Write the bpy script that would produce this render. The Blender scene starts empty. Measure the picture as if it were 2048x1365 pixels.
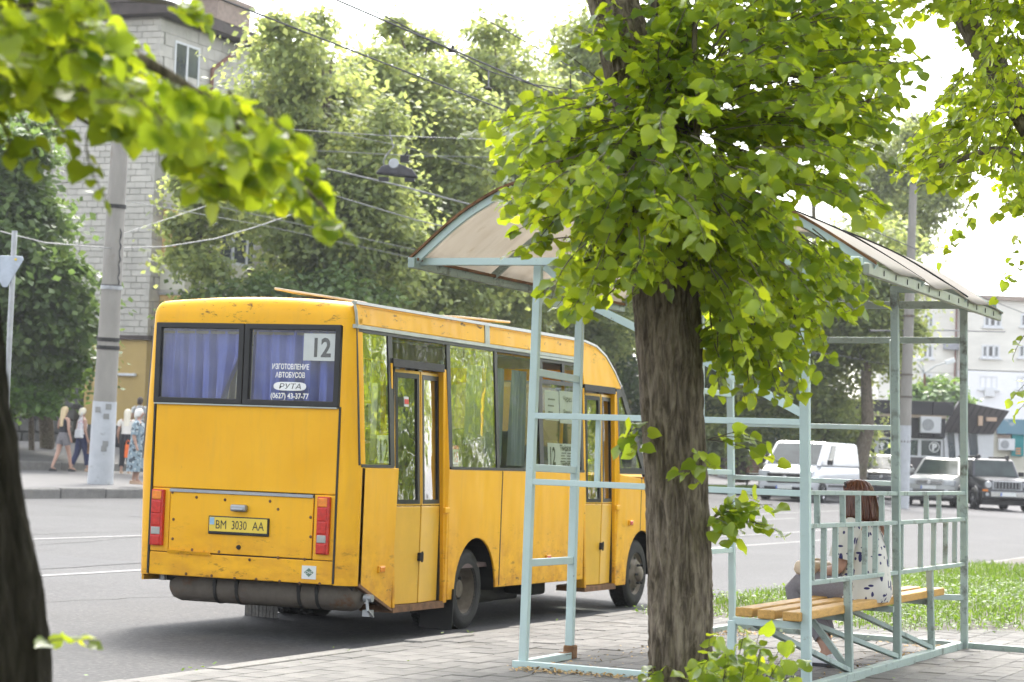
import bpy, math, random
import numpy as np
from mathutils import Vector, Matrix, noise

sc = bpy.context.scene
COL = sc.collection
random.seed(7)
RNG = np.random.default_rng(7)

# ------------------------------------------------------------------ camera
FPX, ROLL, CAMH, YAW = 4700.0, 0.0375, 1.40, math.radians(22.62)
PITCH = math.atan(232 * math.cos(ROLL) / FPX)
_f0 = Vector((-math.sin(YAW), math.cos(YAW), 0)); _r0 = Vector((math.cos(YAW), math.sin(YAW), 0)); _u0 = Vector((0, 0, 1))
FWD = math.cos(PITCH) * _f0 + math.sin(PITCH) * _u0
_u1 = -math.sin(PITCH) * _f0 + math.cos(PITCH) * _u0
RGT = math.cos(ROLL) * _r0 + math.sin(ROLL) * _u1
UPV = -math.sin(ROLL) * _r0 + math.cos(ROLL) * _u1
CAM = Vector((0, 0, CAMH))
cd = bpy.data.cameras.new('camera'); cam = bpy.data.objects.new('camera', cd); COL.objects.link(cam)
_b = -FWD
cam.matrix_world = Matrix(((RGT.x, UPV.x, _b.x, CAM.x), (RGT.y, UPV.y, _b.y, CAM.y), (RGT.z, UPV.z, _b.z, CAM.z), (0, 0, 0, 1)))
cd.sensor_width = 36; cd.sensor_fit = 'HORIZONTAL'; cd.lens = FPX / 2048 * 36
cd.clip_start = 0.1; cd.clip_end = 5000
cd.dof.use_dof = True; cd.dof.focus_distance = 15.0; cd.dof.aperture_fstop = 5.0; cd.dof.aperture_blades = 7
sc.camera = cam

# ------------------------------------------------------------------ light
SUN_EL, SUN_AZ = math.radians(52), math.radians(-20)      # azimuth measured from +Y towards +X
sdir = Vector((math.sin(SUN_AZ) * math.cos(SUN_EL), math.cos(SUN_AZ) * math.cos(SUN_EL), math.sin(SUN_EL)))
w = bpy.data.worlds.new('World'); sc.world = w; w.use_nodes = True
nt = w.node_tree; nt.nodes.clear()
sky = nt.nodes.new('ShaderNodeTexSky'); sky.sky_type = 'NISHITA'; sky.sun_disc = False
sky.sun_elevation = SUN_EL; sky.sun_rotation = SUN_AZ
sky.air_density = 1.0; sky.dust_density = 3.0; sky.ozone_density = 1.0
hs = nt.nodes.new('ShaderNodeHueSaturation'); hs.inputs['Saturation'].default_value = 0.30
bg = nt.nodes.new('ShaderNodeBackground'); bg.inputs['Strength'].default_value = 0.15
wo = nt.nodes.new('ShaderNodeOutputWorld')
nt.links.new(sky.outputs[0], hs.inputs['Color']); nt.links.new(hs.outputs[0], bg.inputs[0]); nt.links.new(bg.outputs[0], wo.inputs[0])
ld = bpy.data.lights.new('sun', 'SUN'); ld.energy = 1.05; ld.angle = math.radians(11); ld.color = (1, 0.95, 0.86)
sun = bpy.data.objects.new('sun', ld); COL.objects.link(sun); sun.rotation_euler = (-sdir).to_track_quat('-Z', 'Y').to_euler()
sc.view_settings.view_transform = 'Standard'; sc.view_settings.look = 'None'
sc.view_settings.exposure = 2.32; sc.view_settings.gamma = 1.0; sc.view_settings.use_curve_mapping = False
sc.cycles.use_denoising = True
sc.cycles.max_bounces = 8; sc.cycles.diffuse_bounces = 3; sc.cycles.glossy_bounces = 3
sc.cycles.transmission_bounces = 5; sc.cycles.transparent_max_bounces = 10; sc.cycles.caustics_reflective = False; sc.cycles.caustics_refractive = False

# ------------------------------------------------------------------ places: a photograph point on a known plane
def ray(px, py):
    return RGT * ((px - 1024) / FPX) - UPV * ((py - 682.5) / FPX) + FWD
def at(px, py, d): return CAM + ray(px, py) * d
def onz(px, py, z): r = ray(px, py); return CAM + r * ((z - CAMH) / r.z)
def onx(px, py, x): r = ray(px, py); return CAM + r * (x / r.x)
def ony(px, py, y): r = ray(px, py); return CAM + r * (y / r.y)
def proj(p):
    d = Vector(p) - CAM; z = d.dot(FWD)
    return (1024 + FPX * d.dot(RGT) / z, 682.5 - FPX * d.dot(UPV) / z, z)
KX = -7.45                                                    # street face of the near kerb
def roadz(x, y):
    return -0.13 + 0.022 * (-7.3 - x) + 0.004 * max(0.0, y - 45)
def lerp(a, b, t): return a + (b - a) * t
def V(*a): return Vector(a)

# ------------------------------------------------------------------ things, parts, tags
def tag(o, label=None, cat=None, group=None, kind=None):
    for k, v in (('label', label), ('category', cat), ('group', group), ('kind', kind)):
        if v: o[k] = v
    return o
def thing(name, label, cat, loc=(0, 0, 0), rz=0.0, group=None):
    o = bpy.data.objects.new(name, None); COL.objects.link(o); o.empty_display_size = 0.2
    o.location = loc; o.rotation_euler = (0, 0, rz)
    return tag(o, label, cat, group)
def world_of(o):
    m = Matrix.LocRotScale(o.location, o.rotation_euler, o.scale)
    return world_of(o.parent) @ m if o.parent else m
def link(name, me, parent=None, mat=None, label=None, kind=None):
    o = bpy.data.objects.new(name, me); COL.objects.link(o)
    if parent: o.parent = parent
    if mat is not None: me.materials.clear(); me.materials.append(mat)
    if label: o['label'] = label
    if kind: o['kind'] = kind
    return o
def kids(o): return [c for c in bpy.data.objects if c.parent == o]
def copy_tree(o, parent=None):
    c = o.copy(); COL.objects.link(c)
    if parent is not None: c.parent = parent
    for ch in kids(o): copy_tree(ch, c)
    return c

class MB:
    """Collects verts and faces, then links them as one mesh object."""
    def __init__(s): s.v = []; s.f = []
    def add(s, vs, fs):
        b = len(s.v); s.v += [tuple(p) for p in vs]; s.f += [tuple(i + b for i in f) for f in fs]; return s
    def box(s, c, d, rz=0.0, rx=0.0, ry=0.0):
        m = Matrix.Rotation(rz, 3, 'Z') @ Matrix.Rotation(ry, 3, 'Y') @ Matrix.Rotation(rx, 3, 'X')
        vs = [Vector(c) + m @ Vector((sx * d[0] / 2, sy * d[1] / 2, sz * d[2] / 2)) for sx in (-1, 1) for sy in (-1, 1) for sz in (-1, 1)]
        return s.add(vs, [(0, 1, 3, 2), (4, 6, 7, 5), (0, 4, 5, 1), (2, 3, 7, 6), (0, 2, 6, 4), (1, 5, 7, 3)])
    def span(s, a, b): return s.box([(a[i] + b[i]) / 2 for i in range(3)], [abs(b[i] - a[i]) for i in range(3)])
    def beam(s, p, q, w_, h_, side=None):
        p = Vector(p); q = Vector(q); t = (q - p).normalized()
        if side is None: side = Vector((1, 0, 0)) if abs(t.x) < 0.8 else Vector((0, 1, 0))
        a = (Vector(side) - t * t.dot(Vector(side))).normalized(); b = t.cross(a)
        vs = [e + a * (sx * w_ / 2) + b * (sy * h_ / 2) for e in (p, q) for sx, sy in ((-1, -1), (1, -1), (1, 1), (-1, 1))]
        return s.add(vs, [(3, 2, 1, 0), (4, 5, 6, 7), (0, 1, 5, 4), (1, 2, 6, 5), (2, 3, 7, 6), (3, 0, 4, 7)])
    def tube(s, pts, r, n=8, cap=True):
        pts = [Vector(p) for p in pts]; rs = r if isinstance(r, (list, tuple)) else [r] * len(pts); rings = []; a = None
        for i, p in enumerate(pts):
            t = (pts[min(i + 1, len(pts) - 1)] - pts[max(i - 1, 0)]).normalized()
            if a is None: a = t.orthogonal().normalized()
            a = (a - t * t.dot(a)).normalized(); b = t.cross(a)
            rings.append([p + (a * math.cos(k * 2 * math.pi / n) + b * math.sin(k * 2 * math.pi / n)) * rs[i] for k in range(n)])
        fs = [(i * n + k, i * n + (k + 1) % n, (i + 1) * n + (k + 1) % n, (i + 1) * n + k) for i in range(len(pts) - 1) for k in range(n)]
        if cap: fs += [tuple(range(n - 1, -1, -1)), tuple((len(pts) - 1) * n + k for k in range(n))]
        return s.add([p for r_ in rings for p in r_], fs)
    def lathe(s, prof, n=24, c=(0, 0, 0), axis='X', cap0=True):
        vs = []
        for (h, r) in prof:
            for k in range(n):
                a = 2 * math.pi * k / n
                q = (h, r * math.cos(a), r * math.sin(a)) if axis == 'X' else ((r * math.cos(a), r * math.sin(a), h) if axis == 'Z' else (r * math.cos(a), h, r * math.sin(a)))
                vs.append((c[0] + q[0], c[1] + q[1], c[2] + q[2]))
        fs = [(i * n + k, i * n + (k + 1) % n, (i + 1) * n + (k + 1) % n, (i + 1) * n + k) for i in range(len(prof) - 1) for k in range(n)]
        fs += ([tuple(range(n - 1, -1, -1))] if cap0 else []) + [tuple((len(prof) - 1) * n + k for k in range(n))]
        return s.add(vs, fs)
    def quad(s, a, b, c, d): return s.add([a, b, c, d], [(0, 1, 2, 3)])
    def prism(s, poly, off):
        """poly: 3D points in one loop, off: vector the loop is pushed along"""
        n = len(poly); off = Vector(off); vs = [Vector(p) for p in poly] + [Vector(p) + off for p in poly]
        return s.add(vs, [tuple(range(n - 1, -1, -1)), tuple(range(n, 2 * n))] + [(k, (k + 1) % n, n + (k + 1) % n, n + k) for k in range(n)])
    def frame(s, outer, inner, off):
        """a ring between two loops of equal length, with thickness off"""
        n = len(outer); off = Vector(off)
        vs = [Vector(p) for p in outer] + [Vector(p) for p in inner]; vs += [p + off for p in vs]
        fs = []
        for k in range(n):
            j = (k + 1) % n
            fs += [(k, j, n + j, n + k), (2 * n + k, 3 * n + k, 3 * n + j, 2 * n + j), (k, 2 * n + k, 2 * n + j, j), (n + k, n + j, 3 * n + j, 3 * n + k)]
        return s.add(vs, fs)
    def loft(s, rings, cap=True, close=True):
        n = len(rings[0]); m = n if close else n - 1
        fs = [(i * n + k, i * n + (k + 1) % n, (i + 1) * n + (k + 1) % n, (i + 1) * n + k) for i in range(len(rings) - 1) for k in range(m)]
        if cap: fs += [tuple(range(n - 1, -1, -1)), tuple((len(rings) - 1) * n + k for k in range(n))]
        return s.add([p for r in rings for p in r], fs)
    def mesh(s, name, inv=None):
        me = bpy.data.meshes.new(name)
        vs = [tuple(inv @ Vector(p)) for p in s.v] if inv is not None else s.v
        me.from_pydata(vs, [], s.f); me.update(); return me
    def build(s, name, mat, parent=None, world=True, smooth=False, bev=0.0, seg=2, label=None, kind=None, recalc=True):
        inv = world_of(parent).inverted() if (parent is not None and world) else None
        me = s.mesh(name, inv)
        if recalc: fix_normals(me)
        if smooth:
            me.polygons.foreach_set('use_smooth', [True] * len(me.polygons))
            try: me.set_sharp_from_angle(angle=math.radians(40))
            except Exception: pass
        o = link(name, me, parent, mat, label, kind)
        if bev:
            b = o.modifiers.new('bevel', 'BEVEL'); b.width = bev; b.segments = seg; b.limit_method = 'ANGLE'; b.angle_limit = math.radians(40)
            b.harden_normals = False
        return o
def fix_normals(me):
    import bmesh
    bm = bmesh.new(); bm.from_mesh(me); bmesh.ops.recalc_face_normals(bm, faces=bm.faces); bm.to_mesh(me); bm.free()
def np_mesh(name, verts, faces):
    """verts (n,3), faces (m,k) all with k corners"""
    me = bpy.data.meshes.new(name); verts = np.ascontiguousarray(verts, dtype=np.float32); faces = np.ascontiguousarray(faces, dtype=np.int32)
    me.vertices.add(len(verts)); me.vertices.foreach_set('co', verts.ravel())
    k = faces.shape[1]; me.loops.add(faces.size); me.loops.foreach_set('vertex_index', faces.ravel())
    me.polygons.add(len(faces)); me.polygons.foreach_set('loop_start', np.arange(0, faces.size, k, dtype=np.int32))
    me.update(calc_edges=True); me.validate(); return me
def text_mesh(body, size, origin, xdir, ydir, align='LEFT', sx=1.0, bold=0.0, shear=0.0):
    """flat lettering, placed by its baseline origin and two directions"""
    cu = bpy.data.curves.new('lettering', 'FONT'); cu.body = body; cu.size = size; cu.align_x = align; cu.offset = bold; cu.shear = shear
    cu.resolution_u = 3; cu.space_character = 1.0
    o = bpy.data.objects.new('lettering', cu); COL.objects.link(o)
    dg = bpy.context.evaluated_depsgraph_get(); me = bpy.data.meshes.new_from_object(o.evaluated_get(dg))
    bpy.data.objects.remove(o); bpy.data.curves.remove(cu)
    xd = Vector(xdir).normalized(); yd = Vector(ydir).normalized(); og = Vector(origin)
    for v in me.vertices: v.co = og + xd * (v.co.x * sx) + yd * v.co.y
    return me
def text_part(name, body, size, origin, xdir, ydir, mat, parent, **k):
    me = text_mesh(body, size, origin, xdir, ydir, **k); me.transform(world_of(parent).inverted()); return link(name, me, parent, mat)

# ------------------------------------------------------------------ materials
def new_mat(name):
    m = bpy.data.materials.new(name); m.use_nodes = True; t = m.node_tree; return m, t, t.nodes['Principled BSDF'], t.nodes['Material Output']
def nd(t, kind, **k):
    n = t.nodes.new(kind)
    for a, v in k.items():
        if a in n.inputs: n.inputs[a].default_value = v
        else: setattr(n, a, v)
    return n
def coords(t, scale=(1, 1, 1), kind='Object'):
    tc = t.nodes.new('ShaderNodeTexCoord'); mp = t.nodes.new('ShaderNodeMapping'); mp.inputs['Scale'].default_value = scale
    t.links.new(tc.outputs[kind], mp.inputs['Vector']); return mp.outputs['Vector']
def ramp(t, fac, stops):
    r = t.nodes.new('ShaderNodeValToRGB'); e = r.color_ramp.elements
    while len(e) < len(stops): e.new(0.5)
    for i, (p, c) in enumerate(stops): e[i].position = p; e[i].color = (*c, 1)
    t.links.new(fac, r.inputs['Fac']); return r.outputs['Color']
def mixc(t, fac, a, b):
    m = t.nodes.new('ShaderNodeMix'); m.data_type = 'RGBA'
    for i, x in ((6, a), (7, b)):
        if isinstance(x, tuple): m.inputs[i].default_value = (*x, 1)
        else: t.links.new(x, m.inputs[i])
    if isinstance(fac, float): m.inputs[0].default_value = fac
    else: t.links.new(fac, m.inputs[0])
    return m.outputs[2]
def maprange(t, x, a, b, c=0.0, d=1.0):
    m = t.nodes.new('ShaderNodeMapRange'); t.links.new(x, m.inputs['Value'])
    for k, v in (('From Min', a), ('From Max', b), ('To Min', c), ('To Max', d)): m.inputs[k].default_value = v
    return m.outputs['Result']
def math_n(t, op, a, b):
    m = t.nodes.new('ShaderNodeMath'); m.operation = op
    for i, x in enumerate((a, b)):
        if isinstance(x, (int, float)): m.inputs[i].default_value = x
        else: t.links.new(x, m.inputs[i])
    return m.outputs[0]
def mat(name, col, rough=0.6, metal=0.0, var=0.2, scale=6.0, bump=0.0, bscale=60.0, stain=None, stain_amt=0.5, stain_scale=3.0, coat=0.0, stretch=(1, 1, 1), fine=0.0, spec=0.5, kind='Object'):
    m, t, b, out = new_mat(name)
    co = coords(t, stretch, kind)
    n = nd(t, 'ShaderNodeTexNoise', Scale=scale, Detail=6.0, Roughness=0.62); t.links.new(co, n.inputs['Vector'])
    lo = tuple(c * (1 - var) for c in col); hi = tuple(min(1, c * (1 + var)) for c in col)
    c = ramp(t, n.outputs['Fac'], [(0.3, lo), (0.7, hi)])
    if fine:
        n3 = nd(t, 'ShaderNodeTexNoise', Scale=bscale * 1.7, Detail=3.0); t.links.new(co, n3.inputs['Vector'])
        c = mixc(t, maprange(t, n3.outputs['Fac'], 0.52, 0.68, 0, fine), c, tuple(x * 0.4 for x in col))
        c = mixc(t, maprange(t, n3.outputs['Fac'], 0.46, 0.32, 0, fine), c, tuple(min(1, x * 1.7) for x in col))
    if stain is not None:
        n2 = nd(t, 'ShaderNodeTexNoise', Scale=stain_scale, Detail=9.0, Roughness=0.72); t.links.new(co, n2.inputs['Vector'])
        f = maprange(t, n2.outputs['Fac'], 0.66 - 0.22 * stain_amt, 0.72 - 0.1 * stain_amt, 0, 1)
        c = mixc(t, f, c, stain)
    t.links.new(c, b.inputs['Base Color'])
    b.inputs['Roughness'].default_value = rough; b.inputs['Metallic'].default_value = metal
    b.inputs['Specular IOR Level'].default_value = spec
    if coat: b.inputs['Coat Weight'].default_value = coat; b.inputs['Coat Roughness'].default_value = 0.12
    if bump:
        n4 = nd(t, 'ShaderNodeTexNoise', Scale=bscale, Detail=5.0, Roughness=0.6); t.links.new(co, n4.inputs['Vector'])
        bp = nd(t, 'ShaderNodeBump', Strength=bump, Distance=0.02); t.links.new(n4.outputs['Fac'], bp.inputs['Height']); t.links.new(bp.outputs['Normal'], b.inputs['Normal'])
    return m
def thin_glass(name, tint=(0.8, 0.83, 0.8), wave=0.0, rough=0.02, dirt=0.06, refl=1.0):
    m, t, b, out = new_mat(name); t.nodes.remove(b)
    co = coords(t)
    tr = nd(t, 'ShaderNodeBsdfTransparent'); tr.inputs['Color'].default_value = (*tint, 1)
    gl = nd(t, 'ShaderNodeBsdfGlossy', Roughness=rough)
    fr = nd(t, 'ShaderNodeFresnel', IOR=1.65)
    if wave:
        n = nd(t, 'ShaderNodeTexNoise', Scale=2.3, Detail=2.0); t.links.new(co, n.inputs['Vector'])
        bp = nd(t, 'ShaderNodeBump', Strength=wave, Distance=0.05); t.links.new(n.outputs['Fac'], bp.inputs['Height'])
        t.links.new(bp.outputs['Normal'], gl.inputs['Normal'])
    f = math_n(t, 'MULTIPLY', fr.outputs[0], refl)
    mx = t.nodes.new('ShaderNodeMixShader'); t.links.new(f, mx.inputs[0]); t.links.new(tr.outputs[0], mx.inputs[1]); t.links.new(gl.outputs[0], mx.inputs[2])
    df = nd(t, 'ShaderNodeBsdfDiffuse'); df.inputs['Color'].default_value = (0.45, 0.45, 0.42, 1)
    n2 = nd(t, 'ShaderNodeTexNoise', Scale=4.0, Detail=7.0); t.links.new(co, n2.inputs['Vector'])
    m2 = t.nodes.new('ShaderNodeMixShader'); t.links.new(maprange(t, n2.outputs['Fac'], 0.4, 0.8, dirt * 0.4, dirt * 2.2), m2.inputs[0])
    t.links.new(mx.outputs[0], m2.inputs[1]); t.links.new(df.outputs[0], m2.inputs[2]); t.links.new(m2.outputs[0], out.inputs['Surface'])
    return m
def leaf_mat(name, top, glow, tw=0.45, rough=0.42, var=0.35, clump=1.2):
    """leaf: reflected colour top, colour of the light that comes through glow"""
    m, t, b, out = new_mat(name)
    oi = t.nodes.new('ShaderNodeObjectInfo'); ge = t.nodes.new('ShaderNodeNewGeometry')
    rnd = math_n(t, 'FRACT', math_n(t, 'ADD', oi.outputs['Random'], ge.outputs['Random Per Island']), 0.0)
    c1 = ramp(t, rnd, [(0.0, tuple(x * (1 - var) for x in top)), (0.6, top), (1.0, (top[0] * (1 + 1.2 * var), top[1] * (1 + 0.8 * var), top[2]))])
    c2 = ramp(t, rnd, [(0.0, tuple(x * (1 - 0.7 * var) for x in glow)), (0.6, glow), (1.0, (min(1, glow[0] * (1 + var)), min(1, glow[1] * (1 + 0.5 * var)), glow[2]))])
    t.links.new(c1, b.inputs['Base Color']); b.inputs['Roughness'].default_value = rough; b.inputs['Specular IOR Level'].default_value = 0.45
    tl = nd(t, 'ShaderNodeBsdfTranslucent'); t.links.new(c2, tl.inputs['Color'])
    mx = t.nodes.new('ShaderNodeMixShader'); mx.inputs[0].default_value = tw
    t.links.new(b.outputs[0], mx.inputs[1]); t.links.new(tl.outputs[0], mx.inputs[2]); t.links.new(mx.outputs[0], out.inputs['Surface'])
    return m

M = {}
def asphalt_mat():
    m, t, b, out = new_mat('asphalt'); co = coords(t)
    n = nd(t, 'ShaderNodeTexNoise', Scale=0.45, Detail=7.0, Roughness=0.65); t.links.new(co, n.inputs['Vector'])
    c = ramp(t, n.outputs['Fac'], [(0.32, (0.030, 0.030, 0.0315)), (0.5, (0.039, 0.039, 0.041)), (0.68, (0.048, 0.0475, 0.049))])
    nb = nd(t, 'ShaderNodeTexNoise', Scale=1.0, Detail=4.0); t.links.new(coords(t, (0.85, 0.03, 1)), nb.inputs['Vector'])      # wheel tracks along the street
    c = mixc(t, maprange(t, nb.outputs['Fac'], 0.42, 0.60, 0, 0.5), c, (0.028, 0.028, 0.029))
    n2 = nd(t, 'ShaderNodeTexNoise', Scale=26.0, Detail=4.0, Roughness=0.7); t.links.new(co, n2.inputs['Vector'])              # stones in the binder
    c = mixc(t, maprange(t, n2.outputs['Fac'], 0.54, 0.66, 0, 0.8), c, (0.085, 0.083, 0.08))
    c = mixc(t, maprange(t, n2.outputs['Fac'], 0.46, 0.34, 0, 0.8), c, (0.013, 0.013, 0.0135))
    n3 = nd(t, 'ShaderNodeTexNoise', Scale=1.7, Detail=9.0, Roughness=0.72); t.links.new(coords(t, (1, .35, 1)), n3.inputs['Vector'])   # oil and dust
    c = mixc(t, maprange(t, n3.outputs['Fac'], 0.58, 0.66, 0, 0.55), c, (0.022, 0.021, 0.021)); c = mixc(t, maprange(t, n3.outputs['Fac'], 0.42, 0.33, 0, 0.5), c, (0.060, 0.057, 0.052))
    t.links.new(c, b.inputs['Base Color']); b.inputs['Roughness'].default_value = .8; b.inputs['Specular IOR Level'].default_value = .35
    bp = nd(t, 'ShaderNodeBump', Strength=0.5, Distance=0.02); t.links.new(n2.outputs['Fac'], bp.inputs['Height']); t.links.new(bp.outputs['Normal'], b.inputs['Normal']); return m
M['asphalt'] = asphalt_mat()
M['asphalt_far'] = mat('asphalt_far', (0.06, 0.058, 0.06), 0.85, var=0.15, scale=0.2, bump=0.1, bscale=20)
M['line'] = mat('road_paint', (0.125, 0.125, 0.123), 0.7, var=0.15, scale=4, stain=(0.05, 0.05, 0.05), stain_amt=0.7, stain_scale=9)
M['kerb'] = mat('kerb_concrete', (0.145, 0.139, 0.128), 0.85, var=0.22, scale=5, bump=0.4, bscale=45, fine=0.4, stain=(0.2, 0.18, 0.15), stain_amt=0.35, stain_scale=4)
M['paver'] = mat('paver_concrete', (0.135, 0.129, 0.12), 0.88, var=0.2, scale=7, bump=0.4, bscale=70, fine=0.35, stain=(0.10, 0.095, 0.085), stain_amt=0.4, stain_scale=3)
def vary_by_object(m, amt=0.3):
    t = m.node_tree; b = t.nodes['Principled BSDF']; l = b.inputs['Base Color'].links[0]; src = l.from_socket
    oi = t.nodes.new('ShaderNodeObjectInfo'); ge = t.nodes.new('ShaderNodeNewGeometry')
    r = math_n(t, 'FRACT', math_n(t, 'ADD', oi.outputs['Random'], ge.outputs['Random Per Island']), 0.0)
    h = t.nodes.new('ShaderNodeHueSaturation'); t.links.new(maprange(t, r, 0, 1, 1 - amt, 1 + amt * 0.7), h.inputs['Value']); t.links.new(src, h.inputs['Color'])
    t.links.new(h.outputs[0], b.inputs['Base Color']); return m
vary_by_object(M['paver'], 0.22); vary_by_object(M['kerb'], 0.12)
M['soil'] = mat('packed_soil', (0.10, 0.09, 0.075), 0.95, var=0.3, scale=6, bump=0.6, bscale=40, fine=0.5)
M['dust_pave'] = mat('far_pavement', (0.095, 0.092, 0.089), 0.9, var=0.12, scale=0.6, bump=0.1, bscale=15)
M['grass'] = leaf_mat('grass_blade', (0.07, 0.13, 0.02), (0.21, 0.35, 0.03), 0.4, 0.5)
M['leaf'] = leaf_mat('lime_leaf', (0.08, 0.155, 0.024), (0.60, 0.74, 0.03), 0.56, 0.33, var=0.4)
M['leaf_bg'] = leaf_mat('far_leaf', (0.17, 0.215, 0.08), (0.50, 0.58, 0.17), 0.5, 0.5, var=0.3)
M['leaf_dark'] = leaf_mat('chestnut_leaf', (0.10, 0.155, 0.055), (0.22, 0.34, 0.08), 0.4, 0.5, var=0.3)
M['leaf_bush'] = leaf_mat('bush_leaf', (0.08, 0.16, 0.03), (0.22, 0.36, 0.05), 0.35, 0.45, var=0.3)
def bark_mat(name='bark', k=1.0):
    m, t, b, out = new_mat(name); co = coords(t, (9, 9, 1.6))
    n = nd(t, 'ShaderNodeTexNoise', Scale=4.0, Detail=9.0, Roughness=0.7, Distortion=0.6); t.links.new(co, n.inputs['Vector'])
    c = ramp(t, n.outputs['Fac'], [(0.40, (0.062, 0.05, 0.037)), (0.5, (0.14, 0.115, 0.086)), (0.62, (0.225, 0.19, 0.145))])
    n2 = nd(t, 'ShaderNodeTexNoise', Scale=1.1, Detail=4.0); t.links.new(coords(t), n2.inputs['Vector'])
    c = mixc(t, maprange(t, n2.outputs['Fac'], 0.55, 0.75, 0, 0.35), c, (0.13, 0.14, 0.07))
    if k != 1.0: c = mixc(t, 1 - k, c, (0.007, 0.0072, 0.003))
    t.links.new(c, b.inputs['Base Color']); b.inputs['Roughness'].default_value = 0.92; b.inputs['Specular IOR Level'].default_value = 0.12
    n3 = nd(t, 'ShaderNodeTexNoise', Scale=14.0, Detail=7.0); t.links.new(co, n3.inputs['Vector'])
    bp = nd(t, 'ShaderNodeBump', Strength=0.55, Distance=0.02); t.links.new(n3.outputs['Fac'], bp.inputs['Height']); t.links.new(bp.outputs['Normal'], b.inputs['Normal'])
    return m
M['bark'] = bark_mat(); M['dark_bark'] = bark_mat('shaded_bark', 0.10)  # dark copy has the near trunk's shade mixed into its colour
M['twig'] = mat('twig', (0.10, 0.085, 0.05), 0.8, var=0.3, scale=20)
M['stem'] = mat('green_stem', (0.16, 0.2, 0.05), 0.6, var=0.2, scale=20)
M['mint'] = mat('mint_paint', (0.43, 0.54, 0.535), 0.45, var=0.07, scale=3, bump=0.08, bscale=90, stain=(0.13, 0.075, 0.04), stain_amt=0.05, stain_scale=8)
M['mint_worn'] = mat('mint_paint_worn', (0.30, 0.37, 0.345), 0.55, var=0.15, scale=4, bump=0.15, bscale=80, stain=(0.075, 0.08, 0.065), stain_amt=0.6, stain_scale=4)
M['rust'] = mat('rusty_edge', (0.17, 0.085, 0.038), 0.9, var=0.45, scale=12, bump=0.5, bscale=60)
M['plank'] = mat('bench_plank', (0.48, 0.27, 0.07), 0.6, var=0.22, scale=5, stretch=(8, 1, 8), bump=0.2, bscale=30, stain=(0.07, 0.045, 0.025), stain_amt=0.32, stain_scale=7)
M['steel'] = mat('grey_steel', (0.32, 0.33, 0.34), 0.45, 0.6, var=0.15)
M['dark_metal'] = mat('dark_metal', (0.018, 0.017, 0.016), 0.65, 0.2, var=0.4, bump=0.2)
M['black_rubber'] = mat('rubber', (0.014, 0.0135, 0.0125), 0.8, var=0.3, scale=9, bump=0.2, stain=(0.045, 0.04, 0.032), stain_amt=0.3, stain_scale=5)
M['black_trim'] = mat('black_trim', (0.006, 0.006, 0.006), 0.5, var=0.3, scale=8, stain=(0.06, 0.055, 0.045), stain_amt=0.1, stain_scale=7)
M['white_paper'] = mat('white_paper', (0.62, 0.63, 0.61), 0.7, var=0.05)
M['ink'] = mat('dark_ink', (0.018, 0.018, 0.02), 0.6, var=0.1)
M['white_ink'] = mat('white_ink', (0.8, 0.8, 0.8), 0.6, var=0.05)
M['red_ink'] = mat('red_ink', (0.6, 0.05, 0.03), 0.6, var=0.1)
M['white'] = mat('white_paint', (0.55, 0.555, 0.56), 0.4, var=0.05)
M['cable'] = mat('cable', (0.012, 0.012, 0.013), 0.6, var=0.2)
M['pale_cable'] = mat('pale_cable', (0.20, 0.20, 0.19), 0.6, var=0.2)
M['concrete'] = mat('pole_concrete', (0.255, 0.24, 0.212), 0.9, var=0.15, scale=3, bump=0.3, bscale=50, stain=(0.19, 0.15, 0.12), stain_amt=0.3, stain_scale=2, stretch=(1, 1, 0.35))
M['whitewash'] = mat('whitewash', (0.42, 0.435, 0.45), 0.85, var=0.08, scale=4, bump=0.3, bscale=40, stain=(0.22, 0.22, 0.21), stain_amt=0.3, stain_scale=5)
M['skin'] = mat('skin', (0.40, 0.235, 0.17), 0.55, var=0.06, scale=20)

# ================================================================== the setting
def sheet(name, xs, ys, zf, m, label=None, kind='structure'):
    mb = MB(); nx, ny = len(xs), len(ys)
    mb.add([(x, y, zf(x, y)) for y in ys for x in xs], [(j * nx + i, j * nx + i + 1, (j + 1) * nx + i + 1, (j + 1) * nx + i) for j in range(ny - 1) for i in range(nx - 1)])
    return mb.build(name, m, None, smooth=True, kind=kind, recalc=False, label=label)
LK = -25.5                                                    # street face of the far kerb
def far_z(x, y):                                              # pavement across the street, rising to the houses
    t = [(LK - 0.2, 0.47), (-34.2, 0.62), (-34.5, 0.80), (-37.0, 1.05), (-40.0, 1.32), (-400, 1.5)]
    for (xa, za), (xb, zb) in zip(t, t[1:]):
        if x >= xb: return lerp(za, zb, (xa - x) / (xa - xb)) if x <= xa else za
    return 1.5
Y_FAR = 46.0                                                  # beyond this the side street opens
def base_z(x, y):
    if x > KX: return -0.045 + 0.004 * max(0.0, y - 45)
    return min(roadz(x, y), 0.75 + 0.004 * y) - 0.03
sheet('ground', [-900, -300, -120, -60, -40, -26, KX - 0.1, KX + 0.1, 20, 60, 200, 900], [-300, -60, -20, 0, 20, 45, 60, 80, 120, 200, 400, 900, 2200], lambda x, y: base_z(x, y), M['soil'])
sheet('road', [-26.2, -22, -18, -14, -10, KX - 0.02], [-12, 0, 10, 20, 30, 45, 60, 72], roadz, M['asphalt'])
sheet('side_street', [-60, -45, -30, -26.2, -18, -10, KX, 0, 30, 90], [72, 80, 90, 100, 120, 160], lambda x, y: roadz(max(x, -60), y) + 0.004, M['asphalt_far'])
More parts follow.
